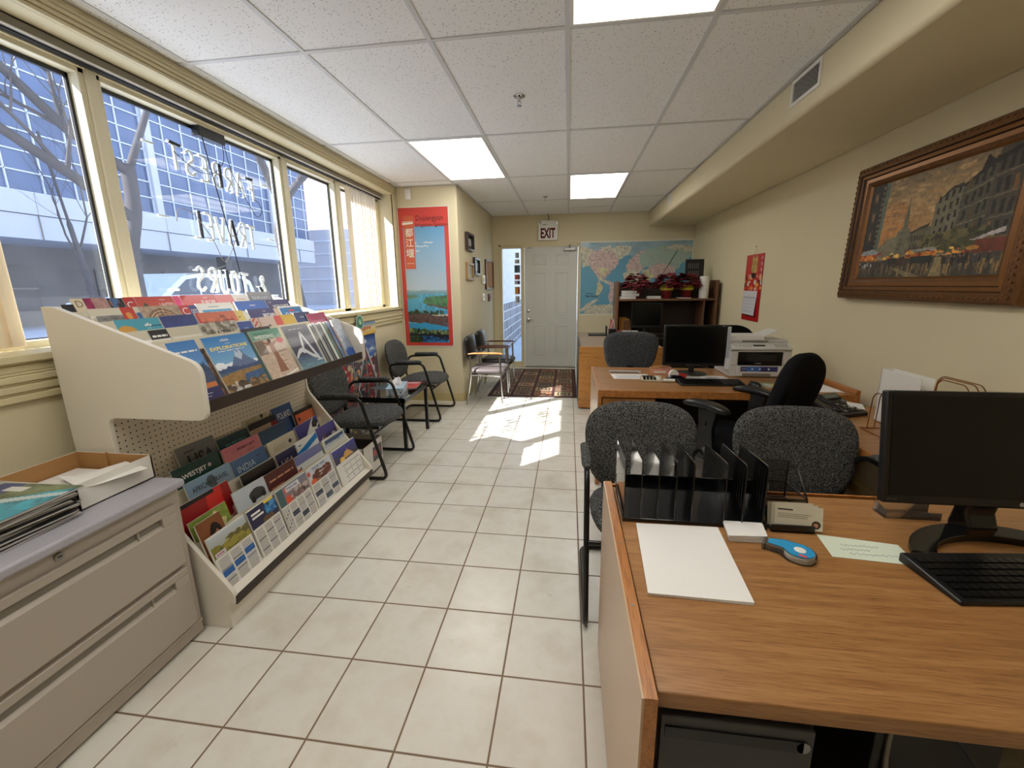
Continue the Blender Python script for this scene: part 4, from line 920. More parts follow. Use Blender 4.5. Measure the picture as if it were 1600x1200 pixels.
def newsp(seed, top, logo=None, pic2=True, num=False, big=None):
    def f(b, w_, h):
        cvv = Cv(46, 24, (0, 0, 0)); top(cvv); b.rect(0, 0, w_, h, S(222, 220, 214), .0003); b.pic(w_, h*.36, cvv, .0005, y=h*.62)
        rr = random.Random(seed); n = 3
        for i in range(n):
            x0 = w_*(.04+.32*i); x1 = x0+w_*.28
            if num:
                continue
            if pic2 and rr.random() < .75:
                yy_ = h*(.1+.3*rr.random()); cq = Cv(10, 8, S(60, 70, 90)); cq.speck(ALL(cq), .9, 4, seed+i); 
                if rr.random() < .4: cq = Cv(10, 8, S(40, 100, 170)); cq.speck(ALL(cq), .4, 4, seed)
                b.pic(x1-x0, h*.11, cq, .0006, x=x0, y=yy_); b.lines(x0, yy_+h*.13, x1, h*.59, int(max(3, (h*.59-yy_-h*.13)/.0045)), S(120, 120, 124), .0005, .4, .15, seed=seed+i)
                if yy_ > .03: b.lines(x0, h*.03, x1, yy_-.003, int(max(2, yy_/.0045)), S(120, 120, 124), .0005, .4, .15, seed=seed+i)
            else:
                b.lines(x0, h*.04, x1, h*.59, 22, S(118, 118, 122), .0005, .4, .15, seed=seed+i)
            for q in range(2): b.rect(x0, h*(.18+.2*q+.05*i), x1, h*(.19+.2*q+.05*i), S(60, 90, 130) if i == 2 else S(40, 40, 44), .0007)
        if num:
            for r_ in range(4):
                b.rect(w_*.22, h*(.5-.145*r_), w_*.95, h*(.512-.145*r_), S(30, 50, 100), .0006)
                for q in range(3): b.text(str(r_*3+q+1), w_*(.27+.24*q), h*(.40-.145*r_), h*.075, S(90, 92, 98), .0006)
        if logo:
            for q in logo:
                if q[0] == '#': b.rect(q[1]*w_, q[2]*h, q[3]*w_, q[4]*h, q[5], .0008)
                else: b.text(q[0], q[1]*w_, q[2]*h, q[3]*h, q[4], .001, bold=.02, w=q[5]*w_ if len(q) > 5 else None)
    return f
brochure('L', 3, 2.13, 2.35, 'newsletter with a white text box and dark portraits over a blue photo, third row right', photo(lambda cv: (cv.grad(0, S(20, 26, 36), 1, S(64, 62, 128)), cv.poly([(.25, .62), (.8, 1), (1, .8), (.5, .45)], S(214, 216, 205)), cv.dabs(6, .7, .8, .9, .92, .05, .05, [Bk], 3), cv.dabs(14, .1, .3, .6, .6, .1, .05, [S(40, 40, 46), S(150, 150, 150)], 4))), dh=.012, tilt=-.04)
brochure('L', 2, 1.285, 1.55, 'red brochure of pale blossoms with a black top edge', photo(lambda cv: (cv.put(ALL(cv), S(150, 28, 32)), cv.poly([(.45, .3), (.55, .95), (.85, 1), (.8, .6), (.6, .3)], S(205, 44, 38)), cv.dabs(34, .1, .2, .95, .62, .05, .05, [S(226, 190, 176), S(214, 150, 140)], 3), cv.rect(0, .93, .7, 1, Bk))), dh=.018, dx=.002)
brochure('L', 2, 1.62, 1.845, 'plain black brochure below the slate blue one', bgc(S(18, 17, 20)), dh=.0)
brochure('L', 2, 1.862, 2.03, 'navy brochure with thin gold USA capitals', bgc(S(28, 28, 74), ('USA', .16, .62, .2, S(190, 165, 120), 0, .58)), dh=.0)
brochure('L', 2, 2.02, 2.225, 'white brochure with bright blue stripes', photo(lambda cv: (cv.put(ALL(cv), S(220, 222, 220)), cv.poly([(0, .6), (1, .85), (1, .98), (0, .74)], S(22, 120, 190)), cv.rect(.2, .4, 1, .62, S(206, 120, 120))), [('ISLE', .12, .86, .05, S(20, 50, 90), .03)]), dh=.008)
brochure('L', 2, 2.228, 2.43, 'violet night-harbour newsletter in the right part of the lower tier', photo(lambda cv: (cv.grad(0, S(60, 50, 60), 1, S(78, 72, 140)), cv.dabs(40, .2, .3, 1, .8, .06, .05, [S(190, 180, 180), S(120, 90, 80), S(60, 50, 60)], 6))), dh=.018)
brochure('L', 1, 1.285, 1.465, 'leafy green brochure at the left end of the lower tier', photo(lambda cv: (cv.grad(0, S(60, 84, 26), 1, S(140, 160, 70)), cv.dabs(12, .6, .2, .9, .9, .06, .05, [S(224, 214, 150)], 5), cv.speck(ALL(cv), .5, 6, 3))), dh=.016)
brochure('L', 1, 1.50, 1.695, 'pale brochure of a small car at the middle left of the lower tier', photo(lambda cv: (cv.put(ALL(cv), S(196, 206, 216)), cv.ell(.66, .78, .26, .1, S(50, 56, 64)), cv.ell(.5, .70, .07, .06, Bk), cv.ell(.84, .72, .07, .06, Bk), cv.rect(.1, .5, .6, .62, S(226, 222, 214)))), dh=.026, tilt=.03)
brochure('L', 1, 1.70, 1.925, 'maroon brochure with thin cream line lettering', bgc(S(82, 26, 26), ('JOURNEYS & CRUISES', .1, .80, .06, S(206, 150, 120), .01, .8), ('small group', .1, .66, .04, S(190, 120, 90), 0, .4)), dh=.016)
brochure('L', 1, 1.93, 2.17, 'newsletter with a blue head and red stickers behind the front newspapers', photo(lambda cv: (cv.put(ALL(cv), S(214, 216, 214)), cv.rect(0, .80, 1, 1, S(110, 116, 165)), cv.dabs(12, 0, .3, .4, .7, .08, .06, [S(200, 80, 50), S(60, 130, 150)], 4))), dh=.012)
brochure('L', 1, 2.19, 2.43, 'white newsletter with a mountain-lake banner behind the numbered sheet', photo(lambda cv: (cv.put(ALL(cv), S(214, 214, 206)), cv.rect(.1, .78, .95, .95, S(60, 84, 120)), cv.ridge(.84, .05, 5, 3, S(190, 200, 210), lo=.78))), dh=.012)
brochure('L', 0.35, 1.283, 1.40, 'brown brochure of a dark-haired person at the bottom left of the rack', photo(lambda cv: (cv.put(ALL(cv), S(130, 78, 44)), cv.ell(.62, .70, .25, .2, S(22, 16, 16)), cv.ell(.66, .66, .12, .12, S(176, 120, 92)), cv.rect(0, 0, .4, .5, S(110, 60, 34)))), dh=.045)
def fld(cv): cv.grad(0, S(150, 150, 110), 1, S(186, 196, 205)); cv.ridge(.45, .3, 6, 3, S(130, 124, 50)); cv.dabs(20, .3, .1, 1, .6, .1, .12, [S(150, 140, 60), S(96, 92, 50), S(200, 180, 120)], 5)
def blu(cv): cv.put(ALL(cv), S(28, 34, 72)); cv.ell(.8, .6, .24, .34, S(30, 100, 170)); cv.ell(.6, .1, .2, .2, S(96, 72, 44)); cv.dabs(14, .6, .2, 1, .9, .06, .1, [S(70, 150, 205), S(20, 60, 100)], 5)
def tow(cv): cv.grad(0, S(150, 120, 110), 1, S(120, 126, 150)); cv.ell(.1, .2, .16, .22, S(214, 84, 56)); cv.dabs(26, .3, .0, .9, .6, .08, .1, [S(120, 96, 96), S(190, 176, 170), S(70, 56, 60)], 5)
def rus(cv): cv.put(ALL(cv), S(200, 206, 214)); cv.dabs(30, .2, .0, .8, .6, .1, .14, [S(96, 50, 40), S(60, 36, 34), S(150, 90, 70)], 4); cv.ell(.15, .1, .1, .2, S(220, 96, 50))
def egy(cv): cv.grad(0, S(40, 34, 40), 1, S(60, 70, 150)); cv.poly([(.3, .1), (.55, .7), (.8, .1)], S(205, 160, 90)); cv.ell(.3, .1, .1, .2, S(230, 190, 90))
def nws(y0, y1, label, top, seed, **kw):
    (x0, z0), (x1, z1) = LB(-.15); 
    return brochure('L', -.15, y0, y1, label, newsp(seed, top, **kw), dh=.012, th=.010, dx=.003)
nws(1.283, 1.475, 'travel newspaper with a yellow-green hillside banner, leftmost of the front newspapers', fld, 3, logo=[('#', .04, .63, .3, .70, S(205, 210, 225)), ('CRUISE', .07, .645, .04, S(200, 40, 60), .2)])
nws(1.488, 1.66, 'travel newspaper with a dark blue head and a blue parrot-like picture', blu, 9, pic2=False, logo=[('#', .1, .86, .42, .90, Wt), ('#', .1, .79, .5, .83, Wt), ('#', .6, .93, .95, .985, S(225, 205, 90))])
nws(1.675, 1.72, 'stack of folded newspapers showing a maroon edge beside the town newspaper', lambda cv: cv.put(ALL(cv), S(64, 96, 100)), 15, pic2=False)
nws(1.722, 1.905, 'travel newspaper with a town rooftop photo and a red spot, curling forward', tow, 21, logo=[('#', .08, .84, .66, .95, S(220, 222, 226)), ('TRAVEL', .14, .87, .05, S(40, 60, 110), .45), ('#', .03, .82, .14, .95, S(210, 80, 70))])
nws(1.915, 2.145, 'travel newspaper with a brown wheel photo and a blue headline', rus, 27, logo=[('TRAVEL WEEK', .2, .90, .06, S(50, 80, 130), .55), ('#', .0, .82, .1, .92, S(205, 80, 80))])
nws(2.165, 2.43, 'white sheet numbered one to twelve with a pyramid banner, rightmost in the front', egy, 33, num=True, logo=[('Egypt', .25, .80, .08, S(40, 50, 140), .35)])
# ---------------------------------------------------------------- seating
FAB = fabric('grey speckled fabric', S(38, 39, 42), S(112, 112, 110), 190)
FABB = fabric('grey blue speckled fabric', S(45, 48, 54), S(108, 111, 114), 190)
BFAB = fabric('black fabric', S(13, 13, 15), S(26, 26, 29), 300)
VINYL = mat('black vinyl', S(26, 24, 24), .32, var=.15, bmp=.15, bs=60)
VINYLG = mat('grey brown vinyl', S(92, 84, 84), .4, var=.08)
ARMW = wood('varnished arm wood', S(150, 96, 52), S(176, 118, 66), S(190, 136, 84), (30, 4, 30), .3)
ARMD = wood('dark arm wood', S(70, 36, 24), S(92, 50, 34), S(104, 60, 40), (30, 4, 30), .3)
def rotm(axis, a): return Matrix.Rotation(R(a), 4, axis)
def guest_chair(label, x, y, rz, group='grey fabric sled-base guest chairs', topz=.80, fab=FAB, bw=.47, bz=.395, ex=2.7):
    # faces local +X
    t = thing('guest_chair', label, 'chair', (x, y, 0), R(rz), group, local=True)
    s = .266
    b = B(); pts = []
    L_ = lambda g: [(-.245, .17*g, .40), (-.26, .215*g, .50), (-.235, s*g, .585), (.11, s*g, .60), (.272, s*g, .0135), (-.262, s*g, .0135)]
    pts = L_(1)+list(reversed(L_(-1)))
    b.tube(pts, .0118, BLACKM, 10, fil=.055)
    part(b, 'sled_frame', t, smooth=60)
    b = B(); b.tube([(.185, -s, .335), (.185, s, .335)], .009, BLACKM, 8); b.tube([(-.245, -.17, .40), (-.20, -.17, .352), (.19, -.17, .35)], .009, BLACKM, 8, fil=.03); b.tube([(-.245, .17, .40), (-.20, .17, .352), (.19, .17, .35)], .009, BLACKM, 8, fil=.03); b.tube([(-.15, -.17, .352), (-.15, .17, .352)], .009, BLACKM, 8)
    part(b, 'seat_support', t, smooth=60)
    b = B(Matrix.Translation((.015, 0, .395)) @ rotm('Y', -3)); b.pillow(.50, .49, .085, fab, e=2.9, bend=-.02); part(b, 'seat', t, smooth=60)
    zc = (topz+bz)/2
    b = B(Matrix.Translation((-.285, 0, zc)) @ rotm('Y', -102) @ rotm('Z', 90)); b.pillow(bw, topz-bz, .062, fab, e=ex, bend=-.03, taper=-.07); part(b, 'backrest', t, smooth=60)
    for g in (1, -1):
        b = B(); b.tube([(-.17, s*g, .608), (-.15, s*g, .612), (.07, s*g, .617), (.095, s*g, .611)], [.014, .021, .021, .013], fab, 12, flat=.75); part(b, 'arm_pad', t, smooth=60)
    return t
guest_chair('grey fabric sled-base guest chair between the brochure rack and the glass table', -1.52, 2.85, 0)
guest_chair('grey fabric sled-base guest chair in the corner under the red river poster', -1.525, 4.145, 0)
guest_chair('grey fabric guest chair with its back to the aisle, behind the black desk organizer', .35, 1.69, -90, topz=.785, bw=.515, bz=.345, ex=3.0)
guest_chair('grey fabric guest chair partly hidden behind the front computer screen', 1.025, 1.67, -90, topz=.785, bw=.525, bz=.345, ex=3.0)

def vinyl_chair(label, x, y, near, seatm):
    t = thing('armchair', label, 'chair', (x, y, 0), 0, 'black vinyl chairs with chrome legs by the corner wall', local=True)
    w = .235; lx = .19
    for g in (-1, 1):
        b = B(); b.tube([(.20, w*g, 0), (.175, w*g, .585)], .0115, CHROME, 10); part(b, 'leg', t, smooth=60)
        b = B(); b.tube([(-.22, w*g, 0), (-.155, w*g, .36), (-.165, w*g, .57)], .0115, CHROME, 10, fil=.1); part(b, 'leg', t, smooth=60)
        b = B(); b.tube([(-.185, w*g, .592), (-.12, w*g, .60), (.14, w*g, .603), (.205, w*g, .597)], [.013, .021, .023, .016], near if g < 0 else ARMD, 12, flat=.5); part(b, 'armrest', t, smooth=60)
    b = B(); b.tube([(.185, -w, .335), (.185, w, .335)], .008, CHROME, 8); b.tube([(-.155, -w, .345), (-.155, w, .345)], .008, CHROME, 8); b.tube([(-.155, -w, .345), (.185, -w, .335)], .008, CHROME, 8); b.tube([(-.155, w, .345), (.185, w, .335)], .008, CHROME, 8); part(b, 'seat_rails', t, smooth=60)
    b = B(Matrix.Translation((.02, 0, .385))); b.pillow(.43, .42, .085, seatm, e=5, edge=.25); part(b, 'seat', t, smooth=50)
    b = B(Matrix.Translation((-.19, 0, .645)) @ rotm('Y', -98) @ rotm('Z', 90)); b.pillow(.44, .28, .06, VINYL, e=4.5, bend=.03, edge=.3); part(b, 'backrest', t, smooth=50)
    return t
vinyl_chair('black vinyl chair with a light wooden armrest, the nearer of the pair', -.93, 4.76, ARMW, VINYLG)
vinyl_chair('black vinyl chair with dark armrests, the farther of the pair next to the side window', -.93, 5.36, ARMD, VINYL)

def base5(b, r=.27, h=.40):
    for k in range(5):
        a = 2*math.pi*k/5+.3; b.tube([(0, 0, .085), (r*.5*math.cos(a), r*.5*math.sin(a), .085), (r*math.cos(a), r*math.sin(a), .062)], [.024, .02, .013], BLACKP, 8)
        b.cyl((r*math.cos(a)-.01*math.sin(a), r*math.sin(a)+.01*math.cos(a), .025), (r*math.cos(a)+.012*math.sin(a), r*math.sin(a)-.012*math.cos(a), .025), .025, BLACKP, 12)
    b.cyl((0, 0, .07), (0, 0, h), .022, BLACKM, 12)
# black swivel chair between the desks, facing local +X
t = thing('office_chair', 'black fabric office swivel chair with T-shaped armrests between the front and middle desks', 'office chair', (.965, 2.48, 0), R(132), local=True)
b = B(); base5(b); part(b, 'swivel_base', t, smooth=50)
b = B(Matrix.Translation((.02, 0, .44))); b.pillow(.48, .49, .10, BFAB, e=3.4, bend=-.02); part(b, 'seat', t, smooth=60)
b = B(Matrix.Translation((-.255, 0, .735)) @ rotm('Y', -104) @ rotm('Z', 90)); b.pillow(.47, .52, .09, BFAB, e=2.8, bend=.05, taper=-.06); part(b, 'backrest', t, smooth=60)
b = B(); b.prism([(-.10, .36), (-.30, .42), (-.31, .62), (-.285, .62), (-.27, .45), (-.10, .39)], 'y', -.035, .035, BLACKP); part(b, 'back_bracket', t, bev=.004)
for g in (1, -1):
    b = B(); b.prism([(-.06, .375), (.07, .375), (.075, .43), (.045, .56), (.055, .665), (-.055, .665), (-.035, .56), (-.05, .43)], 'y', g*.268-.016, g*.268+.016, BLACKP); b.box(-.05, min(0, g*.268), .372, .05, max(0, g*.268), .386, BLACKP); b.box(.0, g*.268-.022, .57, .03, g*.268+.022, .60, BLACKM); part(b, 'arm_post', t, bev=.004)
    b = B(Matrix.Translation((.02, g*.265, .687)) @ rotm('Y', -2)); b.pillow(.27, .085, .038, BLACKP, e=2.6, bend=-.018); part(b, 'arm_pad', t, smooth=60)
# grey task chair behind the middle desk, seen from behind
t = thing('task_chair', 'grey-blue fabric task chair with upright seams, behind the middle desk', 'office chair', (.567, 4.12, 0), R(90), local=True)
b = B(); base5(b); part(b, 'swivel_base', t, smooth=50)
b = B(Matrix.Translation((.03, 0, .43))); b.pillow(.45, .47, .09, FABB, e=3.4); part(b, 'seat', t, smooth=60)
b = B(Matrix.Translation((-.215, 0, .735)) @ rotm('Y', -98) @ rotm('Z', 90)); b.pillow(.475, .37, .075, FABB, e=3.6, bend=.02, taper=-.10)
for g in (-.085, .085): b.tube([(g*.9, -.155, -.042+.0), (g, 0, -.039), (g*.9, .15, -.042)], .0035, FABB, 6)
part(b, 'backrest', t, smooth=60)
b = B(); b.prism([(-.08, .38), (-.25, .42), (-.255, .60), (-.235, .60), (-.225, .45), (-.08, .40)], 'y', -.03, .03, BLACKP); part(b, 'back_bracket', t)
# dark chair behind the printer
t = thing('task_chair', 'dark office chair whose rounded top shows behind the printer', 'office chair', (1.47, 4.35, 0), R(95), local=True)
b = B(); base5(b); part(b, 'swivel_base', t, smooth=50)
b = B(Matrix.Translation((.03, 0, .43))); b.pillow(.45, .47, .09, BFAB, e=3.4); part(b, 'seat', t, smooth=60)
b = B(Matrix.Translation((-.225, 0, .74)) @ rotm('Y', -98) @ rotm('Z', 90)); b.pillow(.46, .44, .075, BFAB, e=2.6, bend=.03); part(b, 'backrest', t, smooth=60)
b = B(); b.prism([(-.08, .38), (-.26, .42), (-.265, .60), (-.245, .60), (-.235, .45), (-.08, .40)], 'y', -.03, .03, BLACKP); part(b, 'back_bracket', t)

# glass side table with tissue box and magazines
t = thing('side_table', 'glass-topped black metal side table between the two grey guest chairs', 'table', (-1.575, 3.385, 0))
tx0, tx1, ty0, ty1, tz = -1.85, -1.315, 3.12, 3.69, .455
for lx_ in (tx0+.015, tx1-.015):
    for ly in (ty0+.015, ty1-.015):
        b = B(); b.box(lx_-.014, ly-.014, 0, lx_+.014, ly+.014, tz-.008, BLACKM); part(b, 'leg', t, bev=.003)
b = B()
for q in ((tx0, ty0, tx1, ty0+.022), (tx0, ty1-.022, tx1, ty1), (tx0, ty0, tx0+.022, ty1), (tx1-.022, ty0, tx1, ty1)): b.box(q[0], q[1], tz-.045, q[2], q[3], tz-.008, BLACKM)
part(b, 'rail', t)
TGL = glassy('table glass', (.80, .90, .88), .0, .15)
b = B(); b.box(tx0-.005, ty0-.005, tz-.007, tx1+.005, ty1+.005, tz+.001, TGL); part(b, 'glass_top', t)
t = thing('tissue_box', 'blue and white floral tissue box with a white tissue sticking up on the glass table', 'tissue box', (-1.46, 3.33, tz+.002), R(14), local=True)
t.scale = (1.3, 1.25, .9); b = B(); cv = Cv(60, 16, S(214, 220, 226)); cv.dabs(26, 0, 0, 1, 1, .05, .16, [S(110, 160, 210), S(225, 190, 130), S(240, 240, 240), S(140, 190, 220)], 3)
b.box(-.055, -.11, 0, .055, .11, .062, PRINT, S(220, 224, 228)); b.M = frame((.0555, -.11, 0), (0, 1, 0), (0, 0, 1)); b.pic(.22, .062, cv, .0003); b.M = frame((-.055, -.1105, 0), (1, 0, 0), (0, 0, 1)); b.pic(.11, .062, cv, .0003); b.M = frame((-.055, -.11, .0623), (1, 0, 0), (0, 1, 0)); b.rect(0, 0, .11, .22, S(170, 200, 225), .0002); b.disc(.055, .11, .028, S(230, 232, 234), .0006, ry=.06); part(b, 'box', t, smooth=0, recalc=False)
b = B(); vs = []; fs = []; n = 16
for i in range(5):
    for k in range(n):
        a = 2*math.pi*k/n; q = [1, .95, .8, .5, .12][i]; z = .058+[0, .022, .048, .062, .066][i]+(.016*math.sin(a*3+i) if i > 1 else 0)
        vs.append((.034*q*math.cos(a)+.012*(i > 2), .075*q*math.sin(a)*(1+.3*math.sin(a*2+i)), z))
for i in range(4):
    for k in range(n): fs.append((i*n+k, i*n+(k+1) % n, (i+1)*n+(k+1) % n, (i+1)*n+k))
b.add(vs, fs, PAPER); part(b, 'tissue', t, smooth=25)
for q, (x, y, a, c, lb) in enumerate(((-1.44, 3.56, 8, S(190, 70, 70), 'red-covered magazine lying on the glass table beside the tissue box'), (-1.62, 3.5, -20, S(60, 84, 96), 'dark teal magazine lying at the back of the glass table'))):
    b = B(Matrix.Translation((x, y, tz+.0018)) @ rotm('Z', a)); cv = Cv(24, 30, c); cv.speck(ALL(cv), .7, 6, q+3); cv.rect(.1, .75, .9, .9, S(200, 200, 205)); b.box(-.09, -.12, 0, .09, .12, .004, PRINT, S(210, 210, 205)); b.M = b.M @ Matrix.Translation((-.09, -.12, .0044)); b.pic(.18, .24, cv)
    one(b, 'magazine', lb, 'magazine', smooth=0, recalc=False)
# open carton under the chair
t = thing('carton', 'white open-topped carton with dark contents on the floor under the nearest grey guest chair', 'box', (-1.53, 2.72, 0))
b = B(); x0, x1, y0, y1, z1 = -1.70, -1.405, 2.56, 2.86, .235; w_ = .006
for q in ((x0, y0, x1, y0+w_), (x0, y1-w_, x1, y1), (x0, y0, x0+w_, y1), (x1-w_, y0, x1, y1)): b.box(q[0], q[1], 0, q[2], q[3], z1, WHITEP)
b.box(x0, y0, 0, x1, y1, .01, WHITEP); b.box(x1, y1-.16, .08, x1+.001, y1-.02, .19, PRINT, S(80, 76, 80)); b.box(x1+.001, y1-.15, .12, x1+.0015, y1-.05, .165, PRINT, S(190, 70, 70)); part(b, 'box', t, smooth=0)
b = B(); b.box(x0+.01, y0+.01, .012, x1-.01, y1-.01, .20, BLACKP); part(b, 'dark_contents', t, bev=.01)

# cardboard travel display behind the table
def disp(cv):
    cv.put(ALL(cv), S(96, 84, 90)); cv.grad(.80, S(140, 160, 190), 1, S(30, 70, 150))
    rr = random.Random(4)
    for i in range(16):
        x = rr.random(); h = .70+.22*rr.random(); cv.rect(x, .35, x+.035, h, rr.choice([S(190, 70, 60), S(170, 160, 165), S(150, 50, 60), S(206, 150, 140), S(120, 130, 160)]))
    cv.dabs(420, 0, 0, 1, .78, .018, .022, [S(170, 60, 60), S(60, 50, 70), S(214, 200, 170), S(66, 130, 140), S(120, 60, 90), S(225, 160, 80), S(40, 40, 60), S(190, 196, 206), S(90, 120, 70), S(150, 40, 60)], 6)
    cv.dabs(30, 0, .75, 1, .98, .05, .02, [S(200, 214, 230), S(70, 110, 180)], 9)
t = thing('cardboard_display', 'tall colourful cardboard travel display with a palm emblem standing behind the glass table', 'display stand', (-1.84, 3.2, 0))
b = B(frame((-1.875, 2.80, .02), (0, 1, 0), (-.03, 0, 1))); b.box(0, 0, -.008, 1.10, .88, 0, CARD); cv = Cv(120, 96, (0, 0, 0)); disp(cv); b.pic(1.10, .88, cv, .0005)
for x in (.16, .40, .62, .86): b.rect(x, .02, x+.008, .86, S(206, 200, 150), .001)
part(b, 'printed_board', t, smooth=0, recalc=False)
b = B(frame((-1.893, 3.51, .905), (0, 1, 0), (-.02, 0, 1))); cv = Cv(60, 24, (0, 0, 0)); cv.grad(0, S(222, 176, 60), .55, S(214, 200, 150)); cv.grad(.55, S(214, 200, 150), 1, S(50, 130, 180))
b.box(0, 0, .004, .38, .115, .012, CARD); b.pic(.38, .115, cv, .0125); b.text('Empire', .03, .035, .05, S(200, 60, 50), .0132, w=.24, bold=.02, shear=.3)
b.disc(.075, .125, .066, S(200, 225, 215), .0135); b.disc(.075, .125, .058, S(60, 130, 110), .014)
for k in range(7): a = R(20+23*k); b.tube([(.075, .10, .015), (.075+.04*math.cos(a), .10+.06*math.sin(a), .015)], .003, PRINT, 5, col=S(190, 225, 190))
part(b, 'header_sign', t, smooth=0, recalc=False)
b = B(); b.tube([(-1.84, 3.58, .80), (-1.80, 3.74, .34)], .006, WHITEP, 6); b.tube([(-1.84, 3.60, .80), (-1.84, 3.56, .80), (-1.82, 3.3, .35)], .004, STEEL, 6); part(b, 'white_strap', t)
# ---------------------------------------------------------------- desks and cabinets
OAK = wood('oak laminate top', S(140, 96, 54), S(162, 115, 68), S(178, 133, 84), (3.2, 62, 62), .33)
OAKE = wood('oak laminate edge', S(150, 92, 44), S(178, 116, 60), S(194, 134, 76), (34, 2.2, 34), .35)
OAKV = wood('oak laminate upright', S(176, 118, 58), S(200, 140, 74), S(212, 156, 90), (3, 40, 40), .35)
PALE = mat('pale beige laminate', S(196, 164, 134), .3, var=.05, vs_=2)
WALN = wood('hutch brown laminate', S(92, 62, 42), S(112, 78, 54), S(126, 90, 64), (40, 40, 3), .4)
CATH = wood('drawer front oak', S(140, 92, 48), S(172, 120, 66), S(186, 134, 80), (3, 20, 14), .4)
DKGREY = mat('charcoal steel', S(58, 58, 60), .45, var=.05)
DKBR = mat('dark panel and knee shade', S(48, 36, 28), .6)
DZ = .665
t = thing('desk', 'front oak-laminate desk with a raised pale end panel, in the lower right corner', 'desk', (.95, .97, 0))
b = B(); b.box(.158, .60, DZ-.032, 1.86-.004, 1.335, DZ, OAK); part(b, 'desk_top', t, bev=.002)
b = B(); b.box(.128, .575, .004, .132, 1.352, DZ+.011, PALE); b.box(.132, .575, .004, .154, 1.352, DZ+.012, OAKE)
for y in (.78, 1.0, 1.22): b.cyl((.143, y, DZ+.0122), (.143, y, DZ+.0128), .0035, STEEL, 10)
part(b, 'end_panel', t, bev=.001)
b = B(); b.box(.154, 1.345, .15, 1.856, 1.352, DZ+.004, OAKE); b.box(.154, 1.337, .02, 1.856, 1.345, DZ-.033, DKBR); part(b, 'modesty_panel', t)  # inner dark sheet added: its colour stands in for the knee space shade
ped = B(); ped.box(.165, .615, .02, .415, 1.15, DZ-.034, DKGREY); pd = part(ped, 'pedestal', t, bev=.003)
for z0, z1 in ((.47, .615), (.31, .46), (.04, .30)):
    b = B(); b.box(.168, .603, z0, .412, .617, z1, DKGREY); dw = part(b, 'drawer', pd, bev=.002)
    b = B(); b.box(.175, .600, z1-.042, .395, .605, z1-.020, BLACKP); b.cyl((.395, .602, z1-.031), (.395, .600, z1-.031), .011, STEEL, 12); part(b, 'drawer_pull', dw)
b = B(); b.tube([(.62, .72, .60), (.60, .70, .40), (.66, .64, .20), (.72, .60, .01)], .004, HEADR, 6, fil=.1); b.tube([(.66, .74, .60), (.80, .66, .40), (.98, .60, .20), (1.05, .60, .01)], .007, BLACKP, 6, fil=.1)
tag(one(b, 'cable', 'grey and black cables hanging in the dark space under the front desk', 'cable'))['category'] = 'cable'
t = thing('computer_tower', 'black computer tower added to darken the knee space of the front desk', 'computer', (.78, 1.0, 0))  # guessed tower, put here to fill the knee space with dark
b = B(); b.box(.66, .80, .0, .90, 1.25, .44, BLACKP); part(b, 'case', t, bev=.006); b = B(); b.box(.68, .795, .02, .88, .802, .42, BLACKM); part(b, 'front_panel', t)

t = thing('desk', 'middle oak desk carrying the printer, with a drawer pedestal on its left', 'desk', (1.0, 3.08, 0))
X0 = .196
b = B(); b.box(X0+.026, 2.69, DZ-.030, 1.72, 3.48, DZ, OAK); part(b, 'desk_top', t, bev=.0015)
b = B(); b.box(X0, 2.675, .004, X0+.004, 3.495, DZ+.001, PALE); b.box(X0+.004, 2.675, .004, X0+.026, 3.495, DZ+.002, OAKE); part(b, 'end_panel', t, bev=.001)
b = B(); b.box(1.72, 2.675, .004, 1.745, 3.495, DZ+.03, OAKE); part(b, 'end_panel', t, bev=.001)
b = B(); b.box(X0+.026, 2.677, DZ-.045, 1.72, 2.692, DZ+.0005, OAKE); part(b, 'front_edge', t, bev=.001)
b = B(); b.box(X0+.03, 2.71, .03, X0+.37, 3.3, DZ-.031, OAKE); pd = part(b, 'pedestal', t)
for z0, z1 in ((.44, .61), (.24, .43), (.05, .23)):
    b = B(); b.box(X0+.032, 2.694, z0, X0+.368, 2.712, z1, CATH); part(b, 'drawer', pd, bev=.002)
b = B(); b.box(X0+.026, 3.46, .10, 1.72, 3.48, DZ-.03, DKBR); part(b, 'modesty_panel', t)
t = thing('side_return', 'lower oak side return along the right wall carrying the telephone and wire sorter', 'desk', (1.56, 2.0, 0))
RZ = .60
b = B(); b.box(1.315, 1.40, RZ-.028, 1.855, 2.668, RZ, OAK); part(b, 'top', t, bev=.002)
b = B(); b.box(1.310, 1.40, RZ-.032, 1.315, 2.668, RZ+.002, OAKE); part(b, 'edge_band', t)
b = B(); b.box(1.33, 1.41, .01, 1.85, 1.43, RZ-.03, OAKV); part(b, 'end_panel', t)
b = B(); b.box(1.52, 1.45, .02, 1.84, 2.05, RZ-.032, OAKV); pd = part(b, 'pedestal', t)
for k in range(3):
    b = B(); b.box(1.508, 1.46, .04+.175*k, 1.522, 2.04, .205+.175*k, CATH); part(b, 'drawer', pd, bev=.002)

